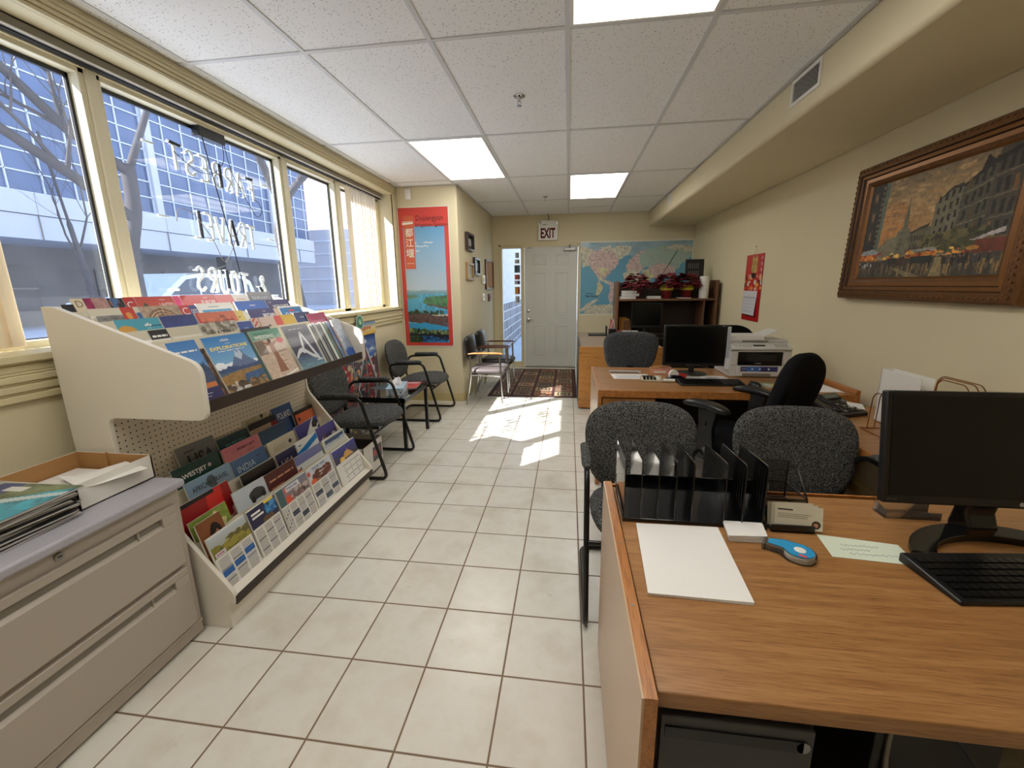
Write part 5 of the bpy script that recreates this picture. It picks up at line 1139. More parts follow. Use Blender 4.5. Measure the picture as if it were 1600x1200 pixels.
# rear desk and hutch
Z3 = .69
t = thing('desk', 'rear desk with a bright orange oak end panel facing the viewer', 'desk', (.55, 5.0, 0))
b = B(); b.box(.12, 4.47, .015, .98, 4.495, Z3, OAKV)
for z in (.11, .62): b.cyl((.136, 4.4705, z), (.136, 4.469, z), .006, DARKG, 8)
part(b, 'end_panel', t, bev=.001)
GRYT = mat('grey brown desk laminate', S(140, 122, 102), .35, var=.06)
b = B(); b.box(.135, 4.495, Z3-.03, .98, 5.42, Z3-.002, GRYT); part(b, 'desk_top', t, bev=.002)
b = B(); b.box(.12, 4.495, .015, .135, 5.42, Z3+.0, BLACKP); part(b, 'side_panel', t)
t = thing('hutch_desk', 'brown desk with a tall hutch near the back wall, red flowers along its top', 'hutch', (1.2, 5.65, 0))
hx0, hx1, hy0, hy1 = .598, 1.815, 5.48, 5.86
b = B(); b.box(.135, 5.42, Z3-.03, hx1, hy1, Z3, GRYT); part(b, 'desk_top', t, bev=.002)
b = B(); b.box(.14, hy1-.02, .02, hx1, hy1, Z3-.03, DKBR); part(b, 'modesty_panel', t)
for x in (hx0, hx1-.028):
    b = B(); b.box(x, hy0, Z3, x+.028, hy1, 1.375, WALN); part(b, 'side_panel', t, bev=.002)
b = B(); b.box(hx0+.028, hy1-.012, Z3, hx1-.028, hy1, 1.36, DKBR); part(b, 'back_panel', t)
b = B(); b.box(hx0+.028, hy0+.01, 1.130, hx1-.028, hy1-.012, 1.155, WALN); part(b, 'shelf', t, bev=.002)
b = B(); b.box(1.66, hy0+.03, Z3, 1.675, hy1-.012, 1.13, WALN); part(b, 'divider', t)
for x in (.14, hx1-.03):
    b = B(); b.box(x, 5.44, .0, x+.025, hy1, Z3-.03, WALN); part(b, 'leg_panel', t)

# lateral file cabinet
CABG = mat('putty cabinet enamel', S(176, 166, 154), .38, var=.03, vs_=2)
CABT = mat('grey speckled worktop', S(172, 170, 180), .35, var=.14, vs_=260)
t = thing('file_cabinet', 'putty-coloured two-drawer lateral file cabinet with a grey top in the lower left corner', 'cabinet', (-1.66, .74, 0))
cx0, cx1, cy0_, cy1_ = -1.90, -1.425, .18, 1.236
b = B(); b.box(cx0, cy0_, .012, cx1, cy1_, .628, CABG); b.box(cx1, cy0_, .055, cx1+.006, cy1_, .07, CABG); part(b, 'body', t, bev=.004)
b = B(); b.box(cx0-.01, cy0_-.01, .628, cx1+.027, cy1_+.014, .658, CABT); part(b, 'worktop', t, bev=.008, seg=3)
for z0, z1 in ((.335, .575), (.078, .318)):
    b = B(); y0_, y1_ = cy0_+.02, cy1_-.028; xf = cx1+.014; zt = z1-.028; zb = zt-.036
    b.box(cx1, y0_, z0, xf, y1_, zb, CABG); b.box(cx1, y0_, zt, xf, y1_, z1, CABG); b.box(cx1, y0_, zb, xf, y0_+.03, zt, CABG); b.box(cx1, y1_-.055, zb, xf, y1_, zt, CABG)
    dw = part(b, 'drawer', t, bev=.0025)
    b = B(); b.box(cx1, y0_+.03, zb, cx1+.003, y1_-.055, zt, HEADR); b.add([(cx1+.001, y0_+.03, zb+.012), (cx1+.001, y1_-.055, zb+.012), (xf-.002, y1_-.055, zb), (xf-.002, y0_+.03, zb)], [(0, 1, 2, 3)], CABG)
    b.box(cx1+.002, y1_-.055-.085, zb+.002, xf-.003, y1_-.055-.082, zt, CABG); part(b, 'recessed_pull', dw)
b = B(Matrix.Translation((cx1+.001, .865, .602)) @ rotm('Y', 90)); b.lathe([(.012, 0), (.012, .004), (.008, .005), (.001, .0045)], STEEL, 20); b.box(-.0015, -.005, .0045, .0015, .005, .0056, DARKG); part(b, 'lock', t)
# ---------------------------------------------------------------- things on the front desk
SCREEN = mat('dark screen', S(9, 10, 10), .22, var=.1, spec=.35)
GLOSSB = mat('glossy black plastic', S(14, 14, 15), .12, var=.1)
OFFW = mat('printer putty plastic', S(208, 207, 204), .45, var=.03)
def TM(x, y, z, rz=0): return Matrix.Translation((x, y, z)) @ Matrix.Rotation(R(rz), 4, 'Z')
# wide flat screen, seen from the front (its face towards -Y)
t = thing('monitor', 'large dark computer screen on a curved stand on the front desk', 'monitor', (1.06, 1.15, DZ), local=False)
MT = Matrix.Translation((1.085, 1.10, .777)) @ rotm('X', -9.5)
b = B(MT); b.box(-.275, .0, 0, .275, .022, .290, BLACKP); b.box(-.19, .02, .04, .19, .042, .25, BLACKP); part(b, 'housing', t, bev=.004)
b = B(MT); b.box(-.262, -.0015, .022, .262, .0005, .278, SCREEN); part(b, 'screen', t)
b = B(MT @ frame((.045, -.0018, .007), (1, 0, 0), (0, 0, 1))); b.disc(-.009, .005, .0055, S(190, 190, 190), .0); b.text('LG', 0, .001, .009, S(190, 190, 190), .0, bold=.02); b.text('IPS LED', -.31, .002, .005, S(100, 100, 100), .0); part(b, 'logo', t, smooth=0, recalc=False)
b = B(); b.prism([(1.118, .80), (1.175, .80), (1.168, .75), (1.178, .70), (1.175, DZ+.012), (1.125, DZ+.012), (1.112, .71), (1.128, .745)], 'x', 1.03, 1.10, GLOSSB); part(b, 'stand_neck', t, bev=.008, seg=3)
b = B(); n = 24; vs = []
for i in range(n+1):
    a = R(170-160*i/n); wd = .022+.006*abs(i/n-.5)*2; cx_, cy_2, rx, ry = 1.085, 1.025, .20, .125
    q = math.sin(math.pi*i/n)
    for rr_, zz in ((-wd, DZ), (wd, DZ), (wd, DZ+.008+.012*q), (-wd, DZ+.012+.016*q)): vs.append((cx_+(rx-rr_)*math.cos(a), cy_2+(ry-rr_)*math.sin(a), zz))
fs = [(4*i+k, 4*i+(k+1) % 4, 4*i+4+(k+1) % 4, 4*i+4+k) for i in range(n) for k in range(4)]+[(0, 1, 2, 3), (4*n+3, 4*n+2, 4*n+1, 4*n)]
b.add(vs, fs, GLOSSB); part(b, 'stand_base', t, bev=.002)
def keyboard(label, x, y, z, rz, w_=.42, d=.145):
    t = thing('keyboard', label, 'keyboard', (x, y, z), R(rz), local=True)
    b = B(); b.prism([(0, 0), (d, 0), (d, .024), (d-.02, .022), (0, .010)], 'x', 0, w_, BLACKP); part(b, 'case', t, bev=.004)
    b = B(); rows = 6; nk = 20; px = (w_-.03)/nk; py = (d-.03)/rows
    for r_ in range(rows):
        for q in range(nk):
            if q in (14, 16) and r_ > 0 and q == 14: continue
            if r_ == 0 and 4 < q < 10:
                if q != 5: continue
                x1 = .015+px*10
            else: x1 = .015+px*(q+1)
            x0 = .015+px*q+.0012; y0 = .012+py*r_; zb = .0105+.085*(y0)
            b.box(x0, y0, zb, x1-.0012, y0+py-.003, zb+.0045, BLACKM)
    tag(part(b, 'keys', t), kind='stuff'); return t
keyboard('black keyboard at the right edge of the front desk, before the large screen', .825, .872, DZ, 6, .44, .150)
# printer paper
t = B(); b = B(); 
def sheets(name, label, cat, c4, z, hgt, m=PAPER, n=3, col=None, wr=None, group=None):
    b = B()
    for i in range(n):
        o = (i-n/2)*.0011; z0 = z+hgt*i/n; z1 = z+hgt*(i+.75)/n
        b.add([(p[0]+o*(1 if k in (1, 2) else -1)*.6, p[1]+o*.8*(k % 2), zz) for zz in (z0, z1) for k, p in enumerate(c4)], [(0, 3, 2, 1), (4, 5, 6, 7), (0, 1, 5, 4), (1, 2, 6, 5), (2, 3, 7, 6), (3, 0, 4, 7)], m, col or (1, 1, 1))
    if wr: wr(b, z+hgt)
    return one(b, name, label, cat, group, smooth=0, recalc=False)
sheets('paper_stack', 'blank white letter sheets stacked on the front desk before the black organizer', 'paper', [(.183, .828), (.401, .824), (.421, 1.112), (.200, 1.108)], DZ+.0005, .006)
sheets('paper_stack', 'small stack of white note cards beside the clear tape dispenser', 'paper', [(.430, 1.055), (.527, 1.06), (.541, 1.128), (.440, 1.128)], DZ+.0005, .018, n=6)
NOTEG = mat('pale green paper', S(214, 224, 206), .7, var=.02)
def scrib(b, z):
    rr = random.Random(2); ink = S(150, 165, 170)
    for q, (y, xa, xb) in enumerate(((1.070, .71, .80), (1.052, .70, .77), (1.034, .71, .83))):
        pts = [(x_, y+.004*math.sin(i*2.1)+rr.uniform(-.002, .002), z+.0004) for i, x_ in enumerate(np.linspace(xa, xb, 26))]; b.tube(pts, .0005, PRINT, 4, col=ink)
sheets('note_slip', 'pale green handwritten note slip on the front desk, left of the keyboard', 'note', [(.661, 1.018), (.845, 1.003), (.856, 1.088), (.676, 1.116)], DZ+.0005, .0006, NOTEG, 1, wr=scrib)
# black desk sorter
ORG = mat('smoky black acrylic', S(17, 18, 20), .12, var=.1, coat=.4)
t = thing('desk_organizer', 'black plastic desk sorter with eight upright fins on the far side of the front desk', 'desk organizer', (.35, 1.22, DZ))
b = B(); ox0, ox1, oy0, oy1 = .163, .556, 1.122, 1.325
b.prism([(oy0, DZ), (oy1, DZ), (oy1, DZ+.03), (oy0, DZ+.012)], 'x', ox0, ox1, ORG); b.box(ox0, oy1-.006, DZ, ox1, oy1, DZ+.055, ORG); part(b, 'tray_base', t, bev=.002)
for k, x in enumerate([.165, .211, .258, .305, .351, .437, .486, .540]):
    b = B(); b.prism([(oy0+.002, DZ+.008), (oy1-.004, DZ+.02), (oy1-.004, .838), (oy1-.012, .842), (oy0+.010, .852), (oy0+.002, .842)], 'x', x, x+.0035, ORG)
    if k > 4:
        for q in range(12): b.box(x-.0006, oy0+.02+q*.015, DZ+.05, x+.0041, oy0+.022+q*.015, .835, ORG)
    part(b, 'fin', t, bev=.0006)
# mesh business card caddy and card holder
t = thing('mesh_caddy', 'small black wire-mesh caddy behind the business cards', 'desk organizer', (.62, 1.26, DZ))
b = B(); x0, x1, y0, y1 = .565, .69, 1.20, 1.32
for z, ya in ((DZ+.003, y0), (DZ+.055, y0), (DZ+.125, y0+.07)): b.tube([(x0, ya, z), (x1, ya, z), (x1, y1, z), (x0, y1, z)], .0028, BLACKM, 6, closed=True)
for x in (x0, x1): b.tube([(x, y0, DZ), (x, y0, DZ+.055), (x, y0+.07, DZ+.125)], .0028, BLACKM, 6); b.tube([(x, y1, DZ), (x, y1, DZ+.125)], .0028, BLACKM, 6)
part(b, 'wire_frame', t)
m, N, L, P = nodes('black wire mesh'); MESH = m
tcn = N.new('ShaderNodeTexCoord'); sx = N.new('ShaderNodeSeparateXYZ'); L.new(tcn.outputs['Object'], sx.inputs[0])
def fr(o, sc): return math_(N, L, 'LESS_THAN', math_(N, L, 'FRACT', math_(N, L, 'MULTIPLY', o, sc)), .32)
P.inputs['Base Color'].default_value = (.01, .01, .01, 1); L.new(math_(N, L, 'MAXIMUM', math_(N, L, 'MAXIMUM', fr(sx.outputs[2], 300), 0), fr(math_(N, L, 'ADD', sx.outputs[0], sx.outputs[1]), 300)), P.inputs['Alpha'])
b = B(); b.quad((x0, y0, DZ+.003), (x1, y0, DZ+.003), (x1, y0, DZ+.055), (x0, y0, DZ+.055), MESH); b.quad((x1, y0, DZ+.003), (x1, y1, DZ+.003), (x1, y1, DZ+.055), (x1, y0, DZ+.055), MESH); b.quad((x0, y1, DZ+.003), (x1, y1, DZ+.003), (x1, y1, DZ+.12), (x0, y1, DZ+.12), MESH); b.quad((x0, y0, DZ+.004), (x1, y0, DZ+.004), (x1, y1, DZ+.004), (x0, y1, DZ+.004), MESH)
part(b, 'mesh_panel', t, smooth=0)
t = thing('card_holder', 'black business card holder with upright white cards beside the sorter', 'card holder', (.62, 1.14, DZ))
b = B(); b.box(.562, 1.115, DZ, .672, 1.165, DZ+.006, BLACKP); b.box(.562, 1.115, DZ, .672, 1.121, DZ+.022, BLACKP); b.prism([(1.157, DZ), (1.165, DZ), (1.180, DZ+.05), (1.173, DZ+.05)], 'x', .567, .667, BLACKP); part(b, 'holder', t, bev=.0015)
for i in range(3):
    b = B(frame((.562+.006*i, 1.128+.006*(2-i), DZ+.008), (1, -.05*i, 0), (0, .22, 1))); b.box(0, 0, -.0012, .118-.0*i, .064, 0, PRINT, S(226, 222, 205)); 
    b.rect(.008, .050, .045, .054, S(60, 60, 70), .0003); b.lines(.008, .030, .10, .045, 3, S(120, 110, 100), .0003, .25); b.disc(.102, .016, .011, S(60, 40, 36), .0003); b.disc(.101, .015, .006, S(205, 150, 120), .0006)
    o = one(b, 'business_card', ['rear white business card standing in the black card holder', 'middle white business card standing in the black card holder', 'front white business card with a small portrait in the black card holder'][i], 'business card', 'business cards in the black holder', smooth=0, recalc=False)
# tape dispenser
t = thing('tape_dispenser', 'clear and blue hand tape dispenser lying on the front desk', 'tape dispenser', (.578, 1.005, DZ), R(-33), local=True)
PLCL = glassy('clear plastic', (.95, .97, .98), .06, .06)
BLUE = mat('bright blue label', S(40, 150, 205), .3, var=.05)
def outl(r, ln, hw): return [(r*math.cos(a), r*math.sin(a)) for a in [R(-90+15*i) for i in range(13)]]+[(-ln*.55, r*.9), (-ln, hw), (-ln, -hw), (-ln*.5, -hw*1.0), (-.02, -r*.98)]
b = B(); b.prism(outl(.036, .078, .018), 'z', .0, .019, PLCL); part(b, 'clear_shell', t, bev=.002)
b = B(); b.lathe([(.012, .002), (.032, .002), (.032, .0165), (.012, .0165)], WHITEP, 28); part(b, 'tape_roll', t)
b = B(); o = [(p*.90, q*.90) for p, q in outl(.034, .075, .012)]; b.prism(o, 'z', .0193, .0203, BLUE); b.lathe([(.001, .0204), (.010, .0204), (.013, .0212), (.010, .0225), (.001, .0218)], WHITEP, 20); b.rect(.0, -.026, .018, -.018, S(220, 80, 90), .0207); part(b, 'blue_label', t)
b = B(); b.box(-.079, -.018, .002, -.074, .018, .017, STEEL); part(b, 'cutter', t)
# acrylic card stand
t = thing('acrylic_card_stand', 'small clear acrylic card stand with a key in it, below the large screen', 'card stand', (.99, 1.25, DZ))
PLCL = glassy('clear acrylic', (.965, .975, .98), .02, .06)
b = B(); b.box(.915, 1.225, DZ, 1.06, 1.275, DZ+.003, PLCL); b.box(.915, 1.225, DZ, 1.06, 1.228, DZ+.022, PLCL); b.box(.915, 1.27, DZ, 1.06, 1.273, DZ+.035, PLCL); b.prism([(1.225, DZ), (1.273, DZ), (1.273, DZ+.035), (1.225, DZ+.022)], 'x', .915, .918, PLCL); part(b, 'stand', t)
b = B(); b.box(1.02, 1.235, DZ+.004, 1.05, 1.243, DZ+.008, STEEL); part(b, 'key', t)

# ---------------------------------------------------------------- middle desk and side return
t = thing('monitor', 'black flat computer screen on the middle desk, left of the printer', 'monitor', (.93, 3.3, DZ))
b = B(); b.box(.705, 3.19, .738, 1.145, 3.215, 1.040, BLACKP); b.box(.78, 3.21, .78, 1.07, 3.25, 1.0, BLACKP); part(b, 'housing', t, bev=.004)
b = B(); b.box(.722, 3.1885, .760, 1.128, 3.1905, 1.026, SCREEN); b.box(.87, 3.1875, .742, .97, 3.1895, .746, STEEL); part(b, 'screen', t)
b = B(); b.text('v', 0, 0, .001, (1, 1, 1)); b = B(frame((1.108, 3.1880, 1.030), (1, 0, 0), (0, 0, 1))); b.rect(0, 0, .012, .004, S(200, 200, 200)); part(b, 'logo', t, smooth=0)
b = B(); b.cyl((.925, 3.24, DZ+.01), (.925, 3.235, .82), .02, BLACKP); b.lathe([(.115, 0), (.11, .008), (.03, .016), (.02, .02)], BLACKP, 28, (.925, 3.25, DZ)); part(b, 'stand', t, smooth=50)
b = B(); b.box(1.140, 3.176, .745, 1.162, 3.180, 1.03, PRINT, S(214, 216, 222)); b.box(1.135, 3.170, .72, 1.172, 3.174, .80, PRINT, S(226, 226, 228))
b.M = frame((1.138, 3.1755, .80), (1, 0, 0), (0, 0, 1)); b.lines(.006, 0, .022, .22, 26, S(120, 130, 170), .0002, .35); one(b, 'note_strip', 'long white note strip hanging from the right edge of the middle screen', 'note', smooth=0, recalc=False)
keyboard('black keyboard on the middle desk', .755, 2.84, DZ, 2, .42, .135)
t = thing('computer_mouse', 'black computer mouse beside the keyboard on the middle desk', 'mouse', (1.235, 2.88, DZ), R(15), local=True)
b = B(); b.sph((0, 0, .0), .05, BLACKP, n=20, sc=(.62, 1.05, .62))
b.v = [(x, y, max(0, z)) for x, y, z in b.v]; part(b, 'shell', t, smooth=60); b = B(); b.tube([(-.004, .03, .026), (-.004, .045, .020)], .004, BLACKM, 8); part(b, 'wheel', t)
b = B(); cv = Cv(24, 18, S(150, 170, 130)); cv.speck(ALL(cv), .8, 4, 3); cv.ell(.6, .5, .3, .3, S(214, 200, 70)); cv.ell(.2, .5, .12, .3, S(205, 205, 205)); b.M = TM(1.29, 2.83, DZ, 3); b.box(0, 0, 0, .17, .13, .003, PRINT, S(200, 200, 200)); b.M = b.M @ Matrix.Translation((0, 0, .0033)); b.pic(.17, .13, cv); one(b, 'mouse_mat', 'small green and yellow printed mouse mat before the printer', 'mouse mat', smooth=0, recalc=False)
for k, (q, lb) in enumerate(((((.93, 3.02), (1.15, 2.98), (1.13, 3.17), (.90, 3.17)), 'loose white printed sheets spread under the middle screen'), (((.80, 3.03), (1.00, 3.02), (.97, 3.24), (.76, 3.22)), 'white printed form lying left of the other sheets behind the middle keyboard'))):
    def wr(b, z, q=q): b.M = frame((q[0][0], q[0][1], z+.0004), (1, -.1, 0), (0, 1, 0)); b.lines(.02, .02, .16, .13, 9, S(150, 150, 155), 0, .3)
    sheets('paper_sheet', lb, 'paper', q, DZ+.0005+.0012*k, .003, wr=wr, n=2, group='papers behind the middle keyboard')
sheets('paper_sheet', 'white form near the left end of the middle desk', 'paper', [(.335, 3.03), (.60, 3.03), (.60, 3.20), (.325, 3.20)], DZ+.0005, .0015, n=1, wr=lambda b, z: b.lines(.36, 3.05, .57, 3.17, 5, S(150, 150, 160), z+.0004, .25))
b = B(TM(.32, 3.25, DZ)); b.box(0, 0, 0, .24, .03, .012, PRINT, S(200, 200, 200)); b.box(.01, -.001, .002, .22, -.0005, .009, PRINT, S(120, 124, 130)); one(b, 'ruler', 'flat grey ruler-like strip behind the white form on the middle desk', 'ruler', smooth=0)
t = thing('calculator', 'small beige calculator on the middle desk', 'calculator', (.59, 3.0, DZ), R(-6), local=True)
b = B(); b.prism([(-.05, 0), (.05, 0), (.05, .026), (-.05, .012)], 'x', -.07, .07, mat('beige plastic', S(186, 176, 150), .5)); part(b, 'case', t, bev=.003)
b = B(); b.box(-.06, .022, .022, .02, .042, .0265, BLACKM); b.box(.03, .022, .022, .05, .042, .0262, WHITEP)
for i in range(5):
    for j in range(3): b.box(-.055+i*.023, -.042+j*.020, .0132+.003*j, -.038+i*.023, -.028+j*.020, .0185+.003*j, BLACKM if i < 4 else WHITEP)
part(b, 'keys', t)
t = thing('tape_dispenser', 'black and white tape dispenser among small clutter on the middle desk', 'tape dispenser', (.76, 3.02, DZ), R(12), local=True)
b = B(); b.prism([(-.06, 0), (.07, 0), (.07, .015), (.03, .035), (-.03, .04), (-.06, .02)], 'y', -.022, .022, BLACKP); part(b, 'base', t, bev=.004); b = B(Matrix.Translation((-.01, .02, .038)) @ rotm('X', 90)); b.lathe([(.014, 0), (.034, 0), (.034, .02), (.014, .02)], WHITEP, 20); part(b, 'tape_roll', t)
b = B(); b.tube([(.66, 2.95, DZ+.012), (.74, 2.955, DZ+.012)], .012, WHITEP, 12); one(b, 'marker_pen', 'short white marker lying before the tape dispenser on the middle desk', 'pen')
b = B(); b.prism([(.80, 3.06), (.86, 3.10), (.80, 3.14), (.76, 3.10)], 'z', DZ, DZ+.03, mat('red plastic', S(190, 34, 34), .4)); one(b, 'stapler_remover', 'small red plastic object beside the tape dispenser on the middle desk', 'desk item', bev=.003)
t = thing('card_box', 'pink and beige note box with rubber bands on the middle desk', 'box', (.72, 3.28, DZ)); b = B(); b.box(.64, 3.22, DZ, .80, 3.34, DZ+.035, PRINT, S(214, 150, 130)); b.box(.65, 3.2195, DZ+.008, .74, 3.2198, DZ+.026, PRINT, S(230, 222, 210)); part(b, 'box', t, smooth=0)
b = B()
for i in range(4): b.tube([(.66+.03*i+.03*math.cos(a), 3.28+.03*math.sin(a), DZ+.04+.006*i) for a in [k*.6 for k in range(11)]], .004, CARD, 5)
part(b, 'rubber_bands', t)
# printer
t = thing('printer', 'light grey multifunction printer with an open paper tray on the middle desk', 'printer', (1.37, 3.3, DZ))
px0, px1, py0, py1, pz = 1.165, 1.575, 3.15, 3.47, DZ
b = B(); b.prism([(px0, pz), (px1-.01, pz), (px1, pz+.10), (px1, pz+.185), (px1-.004, pz+.20), (px0+.004, pz+.20), (px0, pz+.185)], 'y', py0+.012, py1, OFFW); b.box(px0+.05, py0, pz+.005, px1-.04, py0+.02, pz+.085, OFFW); b.box(px0+.0, py0+.004, pz+.088, px0+.055, py0+.02, pz+.20, OFFW); b.box(px1-.06, py0+.004, pz+.088, px1, py0+.02, pz+.20, OFFW); b.box(px0, py0+.004, pz+.182, px1, py0+.02, pz+.20, OFFW); part(b, 'body', t, bev=.008, seg=3)
b = B(); b.box(px0+.055, py0+.000, pz+.090, px1-.062, py0+.014, pz+.186, GLOSSB); b.prism([(px0+.12, pz+.12), (px1-.10, pz+.12), (px1-.10, pz+.165), (px0+.12, pz+.165)], 'y', py0-.004, py0+.001, BLACKP); part(b, 'output_bay', t)
b = B(frame((px0+.17, py0-.0008, pz+.100), (1, 0, 0), (0, 0, 1))); b.text('brother', 0, 0, .009, S(200, 200, 200), 0, bold=.01); part(b, 'logo', t, smooth=0, recalc=False)
b = B(); b.prism([(py0-.005, pz+.20), (py1, pz+.20), (py1, pz+.245), (py0+.06, pz+.245), (py0-.005, pz+.215)], 'x', px0+.002, px1-.002, OFFW); part(b, 'control_panel', t, bev=.004)
b = B()
mm = frame((px0, py0-.005, pz+.2155), (1, 0, 0), (0, .065, .030)); b.M = mm
b.rect(.155, .022, .235, .044, S(30, 36, 32), .0008)
for i in range(4):
    for j in range(3): b.rect(.30+.022*i, .014+.014*j, .316+.022*i, .023+.014*j, S(150, 150, 146), .0008)
for i in range(5): b.rect(.03+.024*i, .02, .044+.024*i, .03, S(160, 160, 156), .0008)
part(b, 'keypad', t, smooth=0, recalc=False)
b = B(); b.prism([(py0+.065, pz+.247), (py1-.02, pz+.247), (py1-.02, pz+.29), (py0+.09, pz+.29), (py0+.065, pz+.268)], 'x', px0+.005, px0+.245, OFFW); b.box(px0+.245, py0+.065, pz+.247, px1-.005, py1-.02, pz+.262, OFFW); b.box(px0+.09, py0+.062, pz+.25, px0+.27, py0+.066, pz+.262, HEADR); part(b, 'document_feeder', t, bev=.004)
b = B(frame((px0+.03, py0+.0755, pz+.272), (1, 0, 0), (0, .3, 1))); b.text('MFC', 0, 0, .009, S(50, 50, 54), .001, bold=.02); part(b, 'lettering', t, smooth=0, recalc=False)
b = B(); b.add([(px0+.21, py0+.09, pz+.268), (px0+.21, py1-.03, pz+.268), (px0+.36, py1-.03, pz+.325), (px0+.36, py0+.12, pz+.325), (px0+.21, py0+.09, pz+.271), (px0+.21, py1-.03, pz+.271), (px0+.36, py1-.03, pz+.328), (px0+.36, py0+.12, pz+.328)], [(0, 1, 2, 3), (7, 6, 5, 4), (0, 3, 7, 4), (1, 5, 6, 2), (0, 4, 5, 1), (3, 2, 6, 7)], OFFW); part(b, 'input_tray', t)
b = B(); b.M = frame((px0+.075, py0-.0008, pz+.044), (1, 0, 0), (0, 0, 1)); cv = Cv(60, 8, S(36, 42, 110)); cv.ell(.35, .5, .2, 1, S(60, 110, 190)); b.pic(.25, .036, cv, .0)
for x in (.08, .13, .19): b.disc(x, .018, .007, S(210, 225, 240), .0004)
b.lines(.006, .01, .045, .03, 4, S(170, 180, 205), .0004); part(b, 'sticker', t, smooth=0, recalc=False)
b = B(); b.box(px0+.09, py0-.001, pz+.008, px0+.28, py0+.002, pz+.030, HEADR); part(b, 'paper_drawer_grip', t)
b = B(); b.tube([(px0-.004, py0+.08, pz+.27), (px0-.012, py0+.06, pz+.2), (px0-.008, py0+.08, pz+.05)], .003, BLACKP, 6); part(b, 'side_cable', t)

# telephone on the return
t = thing('desk_telephone', 'black desk telephone with its handset on the left on the low side return', 'telephone', (1.515, 2.53, RZ), R(22), local=True)
b = B(); b.prism([(-.11, 0), (.11, 0), (.11, .07), (.08, .075), (-.11, .022)], 'x', -.10, .12, BLACKP); part(b, 'base', t, bev=.004)
b = B(); b.M = frame((-.02, -.10, .0255), (1, 0, 0), (0, .19, .053))
for i in range(5):
    for j in range(5): b.box(.0+.024*i, .01+.024*j, 0, .017+.024*i, .026+.024*j, .004, BLACKM if (i+j) % 4 else HEADR)
part(b, 'keys', t)
b = B(); b.M = frame((-.02, .035, .063), (1, 0, 0), (0, .19, .09)); b.box(0, 0, 0, .12, .045, .008, BLACKM); b.box(.01, .008, .008, .11, .037, .0085, mat('lcd', S(96, 110, 106), .2)); part(b, 'display', t)
b = B(); b.tube([(-.075, -.09, .045), (-.075, -.06, .064), (-.075, .05, .092), (-.075, .09, .098)], [.019, .013, .013, .019], BLACKP, 12, flat=.8); b.sph((-.075, -.085, .044), .024, BLACKP, n=12, sc=(1, 1.1, .6)); b.sph((-.075, .085, .086), .024, BLACKP, n=12, sc=(1, 1.1, .6)); part(b, 'handset', t, smooth=60)
b = B(); b.M = frame((.055, -.07, .042), (1, -.4, 0), (.3, 1, .2)); b.box(0, 0, 0, .08, .05, .001, PAPER); one(b, 'sticky_note', 'white note stuck on the telephone', 'note', smooth=0).matrix_world = wmat(t) @ Matrix.Translation((.10, -.05, .040)) @ rotm('X', 14) @ rotm('Z', -12)
sheets('paper_sheet', 'white sheet lying at the right end of the middle desk behind the black swivel chair', 'paper', [(1.55, 2.74), (1.70, 2.74), (1.69, 2.98), (1.56, 2.98)], DZ+.0005, .002, n=1)
# brass wire sorter holding a white binder
t = thing('wire_file_sorter', 'brass-coloured wire file sorter on the side return behind the large screen', 'file sorter', (1.6, 2.1, RZ))
b = B()
for xx, ya, yb, hh in ((1.51, 1.96, 2.222, .20), (1.555, 1.97, 2.24, .205), (1.60, 1.98, 2.25, .21), (1.72, 1.99, 2.15, .285), (1.765, 2.0, 2.2, .285), (1.81, 2.02, 2.26, .28)):
    b.tube([(xx, yb+.01, RZ+.003), (xx, yb+.005, RZ+hh-.03), (xx, yb-.02, RZ+hh), (xx, ya+.02, RZ+hh), (xx, ya-.005, RZ+hh-.03), (xx, ya-.01, RZ+.003)], .0024, BRASS, 7, fil=.02)
b.tube([(1.49, 2.25, RZ+.0035), (1.83, 2.25, RZ+.0035), (1.83, 1.95, RZ+.0035), (1.49, 1.95, RZ+.0035)], .0024, BRASS, 7, closed=True)
part(b, 'wire_frame', t)
t = thing('ring_binder', 'white ring binder standing in the wire sorter', 'binder', (1.66, 2.25, RZ))
b = B(); y0, y1, z0, z1 = 2.14, 2.395, RZ+.006, RZ+.285; b.box(1.645, y0, z0, 1.649, y1, z1, WHITEP); b.box(1.70, y0, z0, 1.704, y1, z1, WHITEP); b.box(1.645, y1-.004, z0, 1.704, y1, z1, WHITEP); b.box(1.655, y0+.02, z0+.01, 1.695, y1-.01, z1-.06, PAPER); part(b, 'cover', t, bev=.001)
b = B(); b.box(1.575, 2.05, RZ+.006, 1.579, 2.20, RZ+.19, mat('red folder', S(170, 40, 40), .5)); one(b, 'folder', 'red folder edge in the wire sorter just left of the large screen', 'folder')

